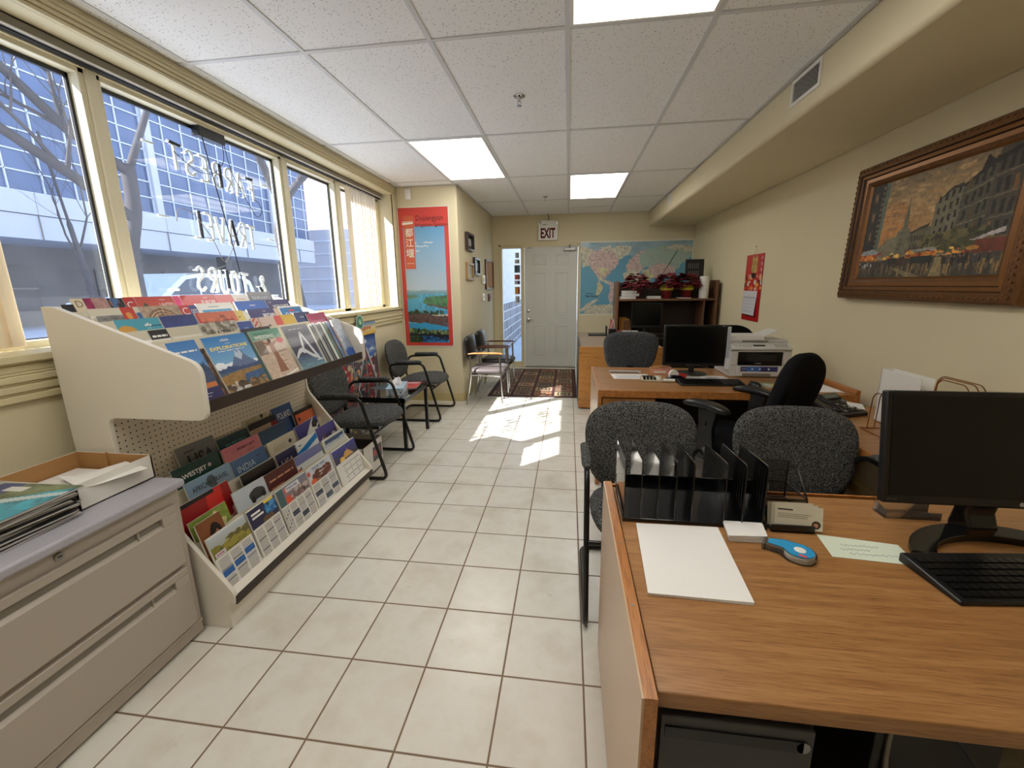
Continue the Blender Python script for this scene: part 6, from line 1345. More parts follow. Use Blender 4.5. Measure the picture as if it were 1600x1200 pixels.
# ---------------------------------------------------------------- rear desk and hutch
t = thing('monitor', 'square black computer screen inside the hutch of the rear desk', 'monitor', (.96, 5.55, Z3))
b = B(); b.box(.795, 5.53, Z3+.10, 1.18, 5.56, 1.115, BLACKP); part(b, 'housing', t, bev=.004); b = B(); b.box(.815, 5.5285, Z3+.13, 1.16, 5.5305, 1.095, SCREEN); part(b, 'screen', t); b = B(); b.cyl((.98, 5.57, Z3), (.98, 5.57, Z3+.14), .03, BLACKP); b.lathe([(.11, 0), (.10, .015), (.03, .02)], BLACKP, 24, (.98, 5.56, Z3)); part(b, 'stand', t)
keyboard('black keyboard before the screen of the rear desk', .82, 5.30, Z3-.002, 0, .42, .14)
def poinsettia(x, y, z, label, dead=False, sc=1.13):
    t = thing('potted_poinsettia', label, 'potted flower', (x, y, z), group='red poinsettias on the hutch', local=True); rr = random.Random(int(x*100))
    LEAF = LF1
    b = B(); b.lathe([(.045*sc, 0), (.062*sc, .095*sc), (.066*sc, .10*sc), (.058*sc, .098*sc)], LF2 if dead else FOILR, 18); part(b, 'pot', t)
    if not dead:
        b = B(); b.lathe([(.070*sc, .090*sc), (.076*sc, .115*sc), (.055*sc, .145*sc), (.02*sc, .14*sc)], FOILY, 14); part(b, 'yellow_foil', t, smooth=20)
    b = B()
    for i in range(170):
        a = rr.random()*6.28; q = rr.random()**.5; px_, py_ = .11*sc*q*math.cos(a), .10*sc*q*math.sin(a); pz_ = .135*sc+.115*sc*(1-q*q)+rr.uniform(-.02, .03); ln = .085*sc; a2 = a+rr.uniform(-.8, .8); dn = -.6*q+.3
        u = Vector((math.cos(a2), math.sin(a2), dn)).normalized(); v = Vector((-math.sin(a2), math.cos(a2), .2)); p = Vector((px_, py_, pz_))
        b.add([p, p+u*ln*.45+v*ln*.34, p+u*ln, p+u*ln*.45-v*ln*.34, p+u*ln*.5+Vector((0, 0, .008))], [(0, 3, 4), (3, 2, 4), (2, 1, 4), (1, 0, 4)], LEAF)
    part(b, 'red_leaves', t, smooth=0, recalc=False)
    b = B()
    for i in range(9): a = i*.7; b.tube([(0, 0, .08), (.03*math.cos(a), .03*math.sin(a), .14*sc), (.07*sc*math.cos(a), .06*sc*math.sin(a), .20*sc)], .003, STEM, 5)
    part(b, 'stems', t)
LF1 = mat('dark red leaf', S(104, 22, 34), .6, var=.35, vs_=14); LF2 = mat('faded red brown leaf', S(96, 34, 34), .7, var=.35, vs_=14); FOILR = mat('red foil', S(120, 24, 34), .3, .3); FOILY = mat('yellow foil', S(205, 190, 60), .35, .2); STEM = mat('green stem', S(60, 74, 40), .7)
HZ = 1.1555
poinsettia(.86, 5.62, HZ, 'leftmost dark red poinsettia on the hutch shelf, without yellow foil', True)
poinsettia(1.235, 5.62, HZ, 'red poinsettia with yellow foil in the middle of the hutch shelf')
poinsettia(1.475, 5.62, HZ, 'red poinsettia with yellow foil nearest the black framed board')
t = thing('paper_towel_roll', 'white paper towel roll standing at the right end of the hutch shelf', 'paper towel', (1.665, 5.56, HZ))
b = B(); b.lathe([(.018, 0), (.056, 0), (.057, .268), (.018, .268)], PAPER, 28, (1.665, 5.56, HZ)); part(b, 'roll', t); b = B(); b.lathe([(.014, .01), (.018, .01), (.018, .262), (.014, .262)], CARD, 16, (1.665, 5.56, HZ)); part(b, 'cardboard_core', t)
t = thing('framed_board', 'black letter board standing behind the red flowers on the hutch shelf', 'board', (1.6, 5.82, 1.375))
b = B(frame((1.50, 5.84, 1.3755), (1, -.1, 0), (0, .12, 1))); b.box(0, 0, -.006, .225, .27, .006, BLACKP); part(b, 'frame', t, bev=.002)
b = B(frame((1.50, 5.84, 1.3755), (1, -.1, 0), (0, .12, 1)))
for r_ in range(2):
    for q in range(6): b.text('/', .03+.024*q, .05+.10*r_, .07, S(170, 170, 170), .0066, w=.012)
part(b, 'white_marks', t, smooth=0, recalc=False)
for i in range(5):
    x0 = [.64, .66, .66, .98, 1.36][i]; w_ = [.2, .22, .19, .22, .2][i]; n = [3, 3, 2, 3, 2][i]; zz = HZ+.0005+[0, .035, .07, 0, 0][i]; 
    lb = ['lowest white paper pile at the left of the hutch shelf', 'middle white paper pile at the left of the hutch shelf', 'topmost white paper pile at the left of the hutch shelf', 'pile of curled papers between the flower pots on the hutch shelf', 'flat papers under the right-hand flowers on the hutch shelf'][i]
    sheets('paper_pile', lb, 'papers', [(x0, 5.505), (x0+w_ if i < 3 else x0+w_*.75, 5.51), (x0+w_ if i < 3 else x0+w_*.7, 5.70), (x0+.01, 5.70)], zz, .032 if i < 4 else .01, n=6, group='papers on the hutch shelf')
t = thing('pen_holder', 'black pen holder crammed with coloured pens on the rear desk', 'pen holder', (.56, 5.5, Z3))
b = B(); b.box(.515, 5.46, Z3, .605, 5.54, Z3+.09, BLACKM); part(b, 'cup', t, bev=.003)
rr = random.Random(5)
for i, c in enumerate([S(190, 40, 50), S(214, 214, 220), S(40, 60, 130), S(190, 60, 60), S(220, 180, 190), S(60, 60, 66), S(225, 225, 225)]):
    b = B(); x, y = .53+.011*i, 5.48+.04*rr.random(); b.tube([(x, y, Z3+.085), (x+rr.uniform(-.03, .03), y+rr.uniform(-.01, .02), Z3+.17+.05*rr.random())], .0055, PRINT, 8, col=c)
    tag(one(b, 'pen', ['dark red pen in the pen holder', 'silver pen in the pen holder', 'blue pen in the pen holder', 'light red pen in the pen holder', 'pink pen in the pen holder', 'charcoal pen in the pen holder', 'white pen in the pen holder'][i], 'pen', 'pens in the black pen holder'))
t = thing('laptop_stand', 'flat black device with an upright back at the left end of the rear desk', 'device', (.38, 5.55, Z3)); b = B(); b.box(.26, 5.46, Z3, .50, 5.66, Z3+.018, BLACKP); part(b, 'base', t, bev=.003); b = B(); b.box(.485, 5.5, Z3+.018, .50, 5.66, Z3+.12, BLACKP); part(b, 'upright', t, bev=.002)
for i, (x0, x1, c, lb) in enumerate(((.62, .67, S(140, 60, 70), 'maroon index box beside the pen holder'), (.68, .79, S(206, 204, 214), 'white carton standing before the hutch on the rear desk'), (.80, .87, S(214, 212, 206), 'small white box right of the white carton on the rear desk'))):
    b = B(); b.box(x0, 5.40, Z3, x1, 5.46, Z3+.072, PRINT, c); b.box(x0+.01, 5.3995, Z3+.015, x1-.01, 5.3998, Z3+.05, PRINT, tuple(q*.85 for q in c)); one(b, 'storage_box', lb, 'box', 'little boxes on the rear desk', smooth=0)
for i, (c, dx) in enumerate(((S(170, 110, 50), 0), (S(196, 140, 70), .03), (S(120, 80, 50), .055))):
    b = B(frame((.66+dx, 5.62-.02*i, Z3+.0), (1, .2, 0), (.25, .1, 1))); b.box(0, 0, 0, .10, .23-.02*i, .004, PRINT, c); one(b, 'envelope', ['brown envelope leaning at the back of the hutch opening', 'tan envelope leaning in the middle of the hutch opening', 'dark brown envelope leaning foremost in the hutch opening'][i], 'envelope', 'envelopes in the hutch', smooth=0)

# ---------------------------------------------------------------- on the file cabinet
CZ = .6585
t = thing('carton_tray', 'shallow white cardboard tray with a brown inside on the file cabinet', 'box', (-1.67, 1.13, CZ))
b = B(); x0, x1, y0, y1, zt = -1.835, -1.515, 1.0, 1.245, CZ+.088; w_ = .005
for q in ((x0, y0, x1, y0), (x1, y0, x1, y1), (x0, y1, x1, y1), (x0, y0, x0, y1)):
    ix = -w_ if q[0] == q[2] and q[0] == x1 else (w_ if q[0] == q[2] else 0); iy = w_ if (q[1] == q[3] and q[1] == y0) else (-w_ if q[1] == q[3] else 0)
    b.box(q[0], q[1], CZ, q[2]+ix*.5, q[3]+iy*.5, zt, WHITEP); b.box(q[0]+ix*.5, q[1]+iy*.5, CZ+.002, q[2]+ix, q[3]+iy, zt-.001, CARD)
b.box(x0, y0, CZ, x1, y1, CZ+.004, CARD); b.box(-1.7, y1-.012, CZ+.004, -1.695, y1-.004, zt+.004, CARD); part(b, 'tray', t, smooth=0)
for i in range(4):
    b = B(TM(-1.70+.012*i, 1.035+.008*i, CZ+.030+.011*i, 4-7*i)); n = 8; vs = []
    for j in range(n+1):
        u = j/n; zz = .03*max(0, .35-u)**2*6
        vs += [(0, u*.18, zz), (.15, u*.18, zz*.3)]
    b.add(vs+[(a, c, d+.0006) for a, c, d in vs], [(2*j, 2*j+1, 2*j+3, 2*j+2) for j in range(n)]+[(2*j+2*n+2, 2*j+2*n+3, 2*j+2*n+5, 2*j+2*n+4) for j in range(n)], PAPER)
    one(b, 'paper_sheet', ['lowest curled paper in the cardboard tray', 'second curled paper in the cardboard tray', 'third curled paper in the cardboard tray', 'uppermost curled paper in the cardboard tray'][i], 'paper', 'papers in the cardboard tray', smooth=30, recalc=False)
b = B(); b.box(x0+.012, y0+.012, CZ+.0045, x1-.012, y1-.02, CZ+.029, PAPER); one(b, 'paper_stack', 'thick white paper stack filling the bottom of the cardboard tray', 'paper', smooth=0)
MC = [S(40, 40, 44), S(200, 200, 198), S(90, 60, 60), S(30, 34, 40), S(180, 176, 170), S(60, 70, 66), S(26, 26, 30), S(150, 140, 130), S(40, 60, 60), S(210, 205, 200), S(70, 40, 44), S(24, 26, 30), S(120, 120, 124)]
z = CZ; rr = random.Random(11)
for i in range(13):
    th = .0062; c = MC[i]; b = B(TM(-1.62+rr.uniform(-.012, .012), .86+rr.uniform(-.012, .012), z, rr.uniform(-5, 5))); b.box(-.135, -.12, 0, .135, .12, th, PRINT, c); b.box(-.1345, -.1205, .001, .1355, .1205, th-.0015, PRINT, S(196, 194, 190))
    if i == 12:
        cv = Cv(60, 50, S(56, 150, 170)); cv.poly([(0, .35), (1, .95), (1, 1), (0, 1)], S(110, 120, 90)); cv.speck(cv.V > .4, .9, 10, 3); cv.poly([(0, .25), (1, .75), (1, .85), (0, .40)], S(190, 205, 205)); cv.rect(0, 0, .4, .3, S(50, 160, 185)); cv.rect(0, .75, .3, 1, S(56, 66, 120)); cv.rect(.2, .8, .45, .92, S(214, 214, 210))
        b.M = b.M @ Matrix.Translation((-.135, -.12, th+.0004)); b.pic(.27, .24, cv)
    nm = ['bottom', 'second from bottom', 'third from bottom', 'fourth from bottom', 'fifth from bottom', 'sixth from bottom', 'middle', 'sixth from top', 'fifth from top', 'fourth from top', 'third from top', 'second from top', 'top turquoise-covered'][i]
    one(b, 'magazine', nm+' magazine of the stack on the file cabinet', 'magazine', 'magazines stacked on the file cabinet', smooth=0, recalc=False); z += th+.0009
# ---------------------------------------------------------------- on the walls
# framed oil painting on the right wall; local plane: u to the viewer's right (-Y), v up
GOLD = mat('carved gilt frame', S(112, 76, 44), .42, .5, var=.4, vs_=40, bmp=.8, bs=120)
GOLD2 = mat('smooth gilt moulding', S(128, 86, 46), .32, .55, var=.15, vs_=20)
DKF = mat('dark frame groove', S(58, 34, 20), .5, .2)
t = thing('framed_painting', 'large oil painting of a rainy city street in a carved gilt frame', 'painting', (1.84, 2.57, 1.23))
W_, H_ = 1.165, .80
pm = frame((XR-.012, 3.155, 1.228), (0, -1, 0), (0.035, 0, 1))       # normal points into the room (-X)
def ring(b, o, i, z0o, z0i, m):
    O = [(o, o), (W_-o, o), (W_-o, H_-o), (o, H_-o)]; I = [(i, i), (W_-i, i), (W_-i, H_-i), (i, H_-i)]
    b.add([(p[0], p[1], z0o) for p in O]+[(p[0], p[1], z0i) for p in I], [(k, (k+1) % 4, 4+(k+1) % 4, 4+k) for k in range(4)], m)
b = B(pm); ring(b, 0, 0.0001, 0, .03, GOLD)
for o, i, zo, zi, m in ((0, .012, .03, .044, GOLD), (.012, .050, .044, .054, GOLD), (.050, .056, .054, .044, DKF), (.056, .074, .044, .046, GOLD2), (.074, .080, .046, .036, DKF), (.080, .100, .036, .034, GOLD2), (.100, .118, .034, .024, GOLD), (.118, .128, .024, .014, GOLD2)): ring(b, o, i, zo, zi, m)
rr = random.Random(1)
for side in range(4):                              # carved leaf relief along the outer band
    ln = W_ if side % 2 == 0 else H_; n = int(ln/.017)
    for k in range(n):
        s_ = .03+(ln-.06)*k/n; q = .031+.008*(1 if k % 2 else -1)
        x, y = ((s_, q), (W_-q, s_), (s_, H_-q), (q, s_))[side]; b.sph((x, y, .0495), .0075, GOLD, n=6, sc=(1.1 if side % 2 == 0 else .7, .7 if side % 2 == 0 else 1.1, .55))
part(b, 'frame', t, smooth=30, recalc=False)
def painting():
    cv = Cv(240, 150, S(150, 128, 96)); cv.warp(.012, 30, 2); sp = cv.speck; A = ALL(cv)
    cv.grad(.3, S(176, 128, 74), .75, S(170, 140, 96)); cv.grad(.75, S(170, 140, 96), 1, S(120, 104, 80))
    cv.ell(.25, .55, .14, .22, S(196, 130, 66), .5); cv.ell(.33, .42, .1, .14, S(190, 134, 74), .6)
    r = random.Random(3)
    for i in range(120): cv.ell(r.uniform(.15, .75), r.uniform(.5, 1), r.uniform(.01, .045), r.uniform(.006, .02), r.choice([S(206, 170, 120), S(128, 108, 82), S(184, 142, 92), S(104, 90, 74)]), .5)
    D1, D2, D3, D4 = S(52, 50, 42), S(78, 76, 62), S(98, 92, 72), S(36, 32, 28)
    # steeple and distant blocks
    cv.poly([(.30, .22), (.30, .46), (.335, .50), (.355, .80), (.375, .50), (.40, .46), (.40, .22)], S(108, 106, 86)); cv.poly([(.315, .22), (.32, .44), (.345, .46), (.345, .22)], S(84, 84, 70), .6)
    for k in range(5): cv.rect(.31, .26+.05*k, .39, .268+.05*k, S(140, 134, 104), .5)
    cv.poly([(.15, .22), (.15, .30), (.22, .40), (.30, .42), (.30, .22)], S(122, 116, 92)); cv.poly([(.40, .22), (.40, .44), (.52, .48), (.55, .46), (.55, .22)], D3); cv.poly([(.40, .44), (.53, .50), (.53, .47), (.40, .42)], D1)
    for i in range(6): cv.rect(.42+.02*i, .35, .43+.02*i, .40, D1); cv.rect(.42+.02*i, .27, .43+.02*i, .32, D1)
    # right terraces
    cv.poly([(.55, .20), (.545, .66), (.64, .76), (.72, .76), (.72, .20)], S(112, 108, 88)); cv.poly([(.545, .66), (.63, .78), (.70, .80), (.70, .76), (.64, .76)], D1)
    cv.poly([(.70, .20), (.70, .76), (.86, .90), (.86, .20)], D2); cv.poly([(.70, .78), (.86, .93), (.86, .89), (.70, .75)], D4); cv.poly([(.78, .85), (.80, .97), (.84, .92), (.86, .95), (.86, .88)], D4)
    cv.poly([(.86, .20), (.86, .99), (1, 1), (1, .20)], S(70, 66, 56)); cv.poly([(.86, .93), (1, 1), (1, .96), (.86, .88)], D4)
    for j in range(4):
        for i in range(4): cv.rect(.565+.036*i, .36+.10*j+.018*i, .580+.036*i, .42+.10*j+.018*i, D4)
        for i in range(4): u = .725+.035*i; cv.rect(u, .34+.13*j+.02*i, u+.017, .42+.13*j+.022*i, r.choice([D4, D4, S(96, 74, 44)]))
        for i in range(3): u = .88+.04*i; cv.rect(u, .32+.165*j, u+.02, .43+.165*j, r.choice([D4, S(40, 36, 34), S(120, 86, 50)]))
        cv.poly([(.70, .30+.13*j), (.86, .34+.14*j), (.86, .35+.14*j), (.70, .31+.13*j)], S(128, 118, 92), .8); cv.poly([(.86, .28+.165*j), (1, .30+.17*j), (1, .315+.17*j), (.86, .295+.165*j)], S(110, 98, 76), .8)
    # left dark house
    cv.poly([(0, .28), (0, 1), (.13, 1), (.12, .28)], D4); cv.poly([(.12, .30), (.13, 1), (.165, .98), (.15, .30)], S(92, 108, 96))
    for j in range(3): cv.rect(.03, .40+.2*j, .075, .52+.2*j, S(58, 52, 46)); cv.rect(.045, .42+.2*j, .06, .50+.2*j, S(150, 110, 60), .8)
    for j in range(12): cv.rect(.10, .33+.055*j, .125, .36+.055*j, S(120, 100, 84), .7)
    # foliage
    cv.dabs(140, .50, .24, .92, .38, .02, .03, [S(70, 72, 42), S(52, 56, 36), S(92, 88, 50), S(110, 98, 60)], 8)
    # awnings, glow and stalls
    cv.rect(0, .17, .14, .28, S(186, 96, 34)); cv.dabs(30, 0, .17, .15, .27, .012, .014, [S(226, 140, 50), S(150, 60, 26), S(240, 180, 80)], 5); cv.poly([(0, .27), (.02, .30), (.12, .31), (.18, .27), (.16, .255), (0, .25)], S(150, 156, 160)); cv.poly([(.14, .245), (.18, .275), (.22, .245)], S(150, 60, 50))
    cv.rect(.40, .18, .62, .235, S(196, 110, 44)); cv.poly([(.38, .225), (.44, .265), (.60, .275), (.62, .24), (.50, .245)], S(150, 150, 142)); cv.dabs(40, .22, .18, .98, .25, .014, .016, [S(220, 150, 60), S(180, 80, 36), S(236, 190, 96), S(120, 50, 30)], 6)
    cv.poly([(.80, .30), (.98, .38), (.98, .34), (.84, .295)], S(176, 168, 168)); cv.rect(.84, .19, 1, .30, S(110, 50, 34))
    # wet street
    m = cv.V < .19; cv.put(m, S(66, 62, 52)); cv.speck(m, .5, 40, 7)
    for i in range(150): u = r.random(); cv.rect(u, r.uniform(0, .10), u+r.uniform(.004, .014), r.uniform(.10, .18), r.choice([S(150, 120, 74), S(40, 38, 34), S(96, 88, 68), S(180, 140, 80), S(56, 54, 48)]), .55)
    cv.poly([(.30, .10), (.34, .10), (.56, 0), (.44, 0)], S(150, 136, 96), .6); cv.poly([(.62, .18), (.66, .18), (.68, 0), (.60, 0)], S(170, 150, 104), .6)
    # carriages and people
    for x, w in ((.27, .07), (.44, .16), (.72, .10)): cv.rect(x, .135, x+w, .20, D4); cv.rect(x+.01, .09, x+.02, .14, D4); cv.rect(x+w-.02, .09, x+w-.01, .14, D4)
    cv.poly([(.33, .12), (.35, .20), (.40, .215), (.39, .12)], S(66, 42, 28)); cv.rect(.46, .15, .58, .19, S(30, 44, 40)); cv.ell(.29, .22, .008, .02, D4)
    for i in range(26):
        x = r.choice([r.uniform(0, .2), r.uniform(.78, .98), r.uniform(.66, .8)]); h = r.uniform(.05, .075); cv.rect(x, .115, x+.012, .115+h, r.choice([D4, S(30, 30, 40), S(60, 66, 80), S(44, 36, 34)])); cv.ell(x+.006, .12+h, .006, .01, S(120, 90, 70))
    cv.ell(.83, .235, .035, .018, S(190, 130, 50)); cv.dabs(10, 0, .12, .12, .16, .006, .02, [S(200, 205, 210), S(150, 160, 175)], 12)
    cv.speck(A, .35, 60, 15); cv.speck(A, .2, 20, 16); cv.a = cv.a*1.05
    return cv
b = B(pm); b.pic(W_-.25, H_-.25, painting(), .0135, PAINT, .125, .125); part(b, 'canvas', t, smooth=0, recalc=False)

# red wall calendar
t = thing('wall_calendar', 'red hanging wall calendar with a golden ornament and white month sheet on the right wall', 'calendar', (XR-.01, 4.62, .95))
cm = frame((XR-.006, 4.83, .955), (0, -1, 0), (0.0, 0, 1))
def cal(cv):
    cv.put(ALL(cv), S(192, 36, 34)); cv.dabs(46, .02, .0, .98, .42, .06, .05, [S(226, 150, 60), S(205, 200, 190), S(200, 50, 44), S(214, 110, 120), S(120, 40, 30), S(232, 186, 100)], 4)
    cv.ell(.5, .62, .17, .14, S(178, 150, 74)); cv.ell(.42, .84, .07, .12, S(178, 150, 74)); cv.ell(.6, .84, .07, .12, S(178, 150, 74)); cv.ell(.5, .42, .13, .08, S(40, 26, 24)); cv.dabs(16, .35, .5, .7, .9, .03, .02, [S(150, 120, 50), S(206, 180, 100)], 3)
b = B(cm); b.box(0, 0, -.004, .40, .66, 0, PRINT, S(180, 30, 30)); cv = Cv(60, 60, (0, 0, 0)); cal(cv); b.pic(.40, .36, cv, .0006, y=.30); b.rect(.08, .04, .36, .055, S(90, 16, 16), .0006); b.rect(.03, .03, .06, .06, S(120, 20, 20), .0006)
for k, s_ in enumerate('恭賀新禧'): b.text(s_, .35, .60-.055*k, .035, S(235, 220, 200), .001)
part(b, 'card', t, smooth=0, recalc=False)
b = B(cm); b.add([(.0, .065, .012), (.33, .055, .016), (.33, .30, .001), (.0, .30, .001)], [(0, 1, 2, 3)], PRINT, S(214, 214, 220)); b.M = frame(cm @ Vector((0, .06, .0135)), (0, -1, 0), Vector((0.047, 0, 1)))
b.text('1', .15, .19, .03, S(190, 60, 60), .0012)
for i in range(4):
    for j in range(6): b.text(str(i*6+j+2), .03+.05*j, .135-.036*i, .014, S(60, 64, 90), .0012, bold=.02)
b.lines(.02, .165, .31, .185, 2, S(130, 130, 150), .0012, .4, 0); part(b, 'month_sheet', t, smooth=0, recalc=False)
b = B(cm); b.tube([(.17, .66, .004), (.20, .735, .002), (.23, .66, .004)], .002, WHITEP, 5); b.sph((.20, .735, .004), .006, STEEL, n=8); part(b, 'hanging_string', t)

# world map on the back wall
t = thing('world_map', 'large blue and pastel world map pinned to the back wall beside the door', 'map', (1.0, YB, .86))
MW, MH = 1.705, 1.14
def wmap(cv):
    sea = S(104, 164, 192); cv.put(ALL(cv), sea); cv.speck(ALL(cv), .12, 10, 2); cv.warp(.085, 9, 5); cv.rect(0, .80, 1, 1, S(158, 184, 196), .85); cv.speck(cv.V > .8, .2, 12, 4)
    pk, cr_, gn, yl = S(208, 184, 180), S(206, 202, 182), S(168, 192, 182), S(208, 204, 164)
    def cy_(x, y): return ((x-125)/905, 1-(y-120)/600)
    def land_(pts, c):
        mx_ = sum(p[0] for p in pts)/len(pts); my_ = sum(p[1] for p in pts)/len(pts); cv.poly([cy_(mx_+(p[0]-mx_)*1.2, my_+(p[1]-my_)*1.2) for p in pts], c)
    land_([(128, 200), (150, 172), (215, 190), (228, 265), (205, 300), (170, 300), (140, 318), (128, 300)], cr_)
    land_([(215, 235), (260, 205), (330, 190), (400, 210), (432, 260), (430, 300), (372, 350), (345, 410), (330, 395), (300, 420), (275, 390), (240, 330), (218, 280)], pk)
    land_([(285, 330), (372, 330), (345, 400), (330, 380), (305, 400)], yl); land_([(300, 405), (345, 440), (372, 470), (360, 475), (320, 445), (295, 425)], cr_)
    land_([(365, 455), (410, 470), (420, 520), (405, 600), (380, 640), (365, 560)], pk); land_([(255, 470), (292, 440), (300, 500), (268, 560), (250, 540)], yl); land_([(130, 680), (200, 640), (250, 600), (262, 610), (215, 670), (140, 700)], cr_)
    land_([(408, 180), (450, 160), (515, 165), (500, 215), (462, 258), (430, 230)], cr_); land_([(300, 160), (380, 150), (400, 180), (330, 190)], cr_)
    land_([(520, 330), (540, 265), (580, 240), (620, 205), (665, 230), (660, 300), (620, 360), (560, 360)], pk)
    land_([(640, 230), (700, 190), (800, 170), (900, 175), (985, 195), (1020, 240), (960, 290), (900, 330), (860, 330), (740, 320), (660, 300)], gn)
    land_([(700, 350), (740, 320), (830, 315), (880, 345), (870, 400), (800, 420), (740, 400)], pk); land_([(500, 380), (560, 360), (620, 370), (650, 440), (600, 520), (520, 470)], cr_)
    land_([(660, 350), (700, 360), (740, 400), (700, 440), (660, 420)], yl); land_([(230, 700), (300, 660), (400, 640), (560, 650), (1030, 660), (1030, 720), (230, 720)], cr_)
    land_([(830, 170), (900, 150), (1000, 165), (1030, 200), (985, 200)], cr_)
    cv.speck(cv.a[..., 0] > .42, .35, 70, 9, (1, 1.2, 1.1)); r = random.Random(8)
    for i in range(900):
        u, v = r.random(), r.random(); q = cv.a[int(v*cv.h), int(u*cv.w)]
        if q[0] > .32: cv.ell(u, v, .004+.004*r.random(), .003+.004*r.random(), r.choice([S(150, 130, 130), S(190, 150, 150), S(140, 160, 140), S(214, 196, 190)]), .7)
    for k in range(1, 10): cv.rect(k/10, 0, k/10+.0016, 1, S(150, 190, 205), .35)
b = B(frame((.155, YB-.006, .858), (1, 0, 0), (0, 0, 1))); b.box(0, 0, -.002, MW, MH, 0, PRINT, S(226, 222, 205)); cv = Cv(210, 140, (0, 0, 0)); wmap(cv); b.pic(MW-.05, MH-.05, cv, .0008, x=.025, y=.025)
b.text('National', .12, .335, .022, S(20, 50, 60), .0016, bold=.02); b.text('The World', .10, .285, .034, S(16, 24, 30), .0016, bold=.03); part(b, 'map_sheet', t, smooth=0, recalc=False)
b = B()
for x in (.17, 1.0, 1.845):
    b.cyl((x, YB-.012, 1.985), (x, YB-.004, 1.985), .004, WHITEP, 8)
b.tube([(1.34, YB-.012, 1.34), (1.62, YB-.012, 1.83)], .004, BLACKP, 6); part(b, 'pins_and_pointer', t)

# river poster on the wall facing the viewer (Y = 4.68)
t = thing('travel_poster', 'tall red-bordered poster of a blue river irrigation scene beside the window', 'poster', (-1.6, 4.67, .65))
PW, PH = .595, 1.553
def river(cv):
    cv.grad(.42, S(190, 205, 216), 1, S(96, 160, 205)); r = random.Random(3)
    for u, v, w in ((.1, .86, .12), (.32, .84, .2), (.15, .80, .14), (.5, .87, .12)): cv.ell(u+.1, v, w, .006, S(214, 222, 226), .8)
    cv.put((cv.V < .46), S(84, 170, 205)); cv.rect(0, .44, 1, .465, S(140, 175, 190)); cv.ridge(.455, .01, 6, 2, S(120, 150, 160), .6, .43)
    cv.poly([(0, .43), (.2, .425), (.3, .41), (.15, .395), (0, .39)], S(104, 136, 116)); cv.poly([(.38, .36), (.46, .40), (.7, .415), (1, .42), (1, .30), (.8, .31), (.5, .335)], S(74, 124, 84)); cv.poly([(.38, .355), (.6, .33), (1, .29), (1, .315), (.6, .345)], S(104, 86, 84))
    cv.speck((cv.V < .43) & (cv.V > .29) & (cv.U > .3), .6, 20, 4)
    cv.poly([(0, .19), (0, .265), (.2, .27), (.6, .255), (1, .26), (1, .14), (.7, .16), (.35, .17)], S(98, 76, 72)); cv.poly([(.55, .25), (1, .265), (1, .235), (.7, .24)], S(200, 190, 170)); cv.rect(.75, .255, 1, .285, S(60, 150, 200)); cv.dabs(40, 0, .255, .9, .28, .02, .012, [S(40, 60, 44), S(60, 86, 50)], 6); cv.poly([(.14, .26), (.20, .31), (.26, .26)], S(40, 60, 50)); cv.speck((cv.V < .26) & (cv.V > .15), .6, 24, 7)
    cv.put(cv.V < .17, S(46, 150, 200)); cv.poly([(0, .20), (1, .135), (1, .165), (.3, .185)], S(98, 76, 72)); cv.poly([(0, .20), (0, .165), (.4, .18), (1, .14), (1, .09), (0, .09)], S(52, 156, 205))
    cv.dabs(90, .0, .065, .5, .115, .03, .014, [S(34, 54, 38), S(100, 124, 80), S(24, 40, 34), S(140, 150, 100), S(60, 90, 60)], 8); cv.dabs(90, .5, .07, 1, .105, .03, .014, [S(30, 46, 34), S(80, 104, 64), S(20, 34, 30), S(130, 140, 90)], 9)
    cv.poly([(0, .06), (0, .085), (1, .07), (1, .02), (.6, .055), (.2, .06)], S(24, 26, 34)); cv.poly([(.2, .055), (.55, .06), (.95, .02), (1, .0), (.3, 0)], S(40, 110, 170)); cv.dabs(40, .35, .015, 1, .05, .03, .006, [S(24, 34, 60), S(30, 60, 100)], 10); cv.dabs(90, 0, 0, .32, .055, .03, .009, [S(30, 46, 34), S(60, 84, 50), S(20, 30, 26)], 11)
b = B(frame((-1.905, 4.674, .652), (1, 0, 0), (-.008, 0, 1))); b.box(0, 0, -.002, PW, PH, 0, PRINT, S(224, 218, 200)); b.rect(.012, .012, PW-.012, PH-.012, S(208, 66, 58), .0005)
cv = Cv(100, 220, (0, 0, 0)); cv.warp(.018, 14, 3); river(cv); b.pic(.475, 1.29, cv, .001, x=.06, y=.05)
b.rect(.068, .885, .188, 1.455, S(206, 96, 62), .0015)
for k, s_ in enumerate('都江堰'): b.text(s_, .128, 1.235-.11*k, .09, S(235, 225, 210), .002, al='c', bold=.01)
b.rect(.085, .945, .17, .949, S(235, 225, 210), .002); b.shape([(.055, 1.36), (.18, 1.372), (.18, 1.388), (.055, 1.385)], S(235, 230, 215), .002); b.rect(.055, 1.392, .18, 1.397, S(235, 230, 215), .002)
b.text('Dujiangyan', .215, 1.385, .072, S(70, 26, 30), .002, w=.31); b.text('Irrigation System', .21, 1.325, .052, S(70, 26, 30), .002, w=.36); part(b, 'printed_sheet', t, smooth=0, recalc=False)
b = B()
for x, z in ((-1.885, 2.19), (-1.33, 2.19), (-1.885, .67), (-1.33, .67)): b.sph((x, 4.671, z), .006, STEEL, n=8)
part(b, 'pins', t)
# motion sensor
t = thing('motion_sensor', 'small white motion sensor high on the wall above the red poster', 'sensor', (-1.755, 4.68, 2.28)); b = B(); b.box(-1.79, 4.645, 2.275, -1.725, 4.679, 2.385, WHITEP); part(b, 'housing', t, bev=.014, seg=3); b = B(); b.sph((-1.757, 4.648, 2.315), .022, PAPER, n=14, sc=(1, .6, 1.2)); part(b, 'lens', t)

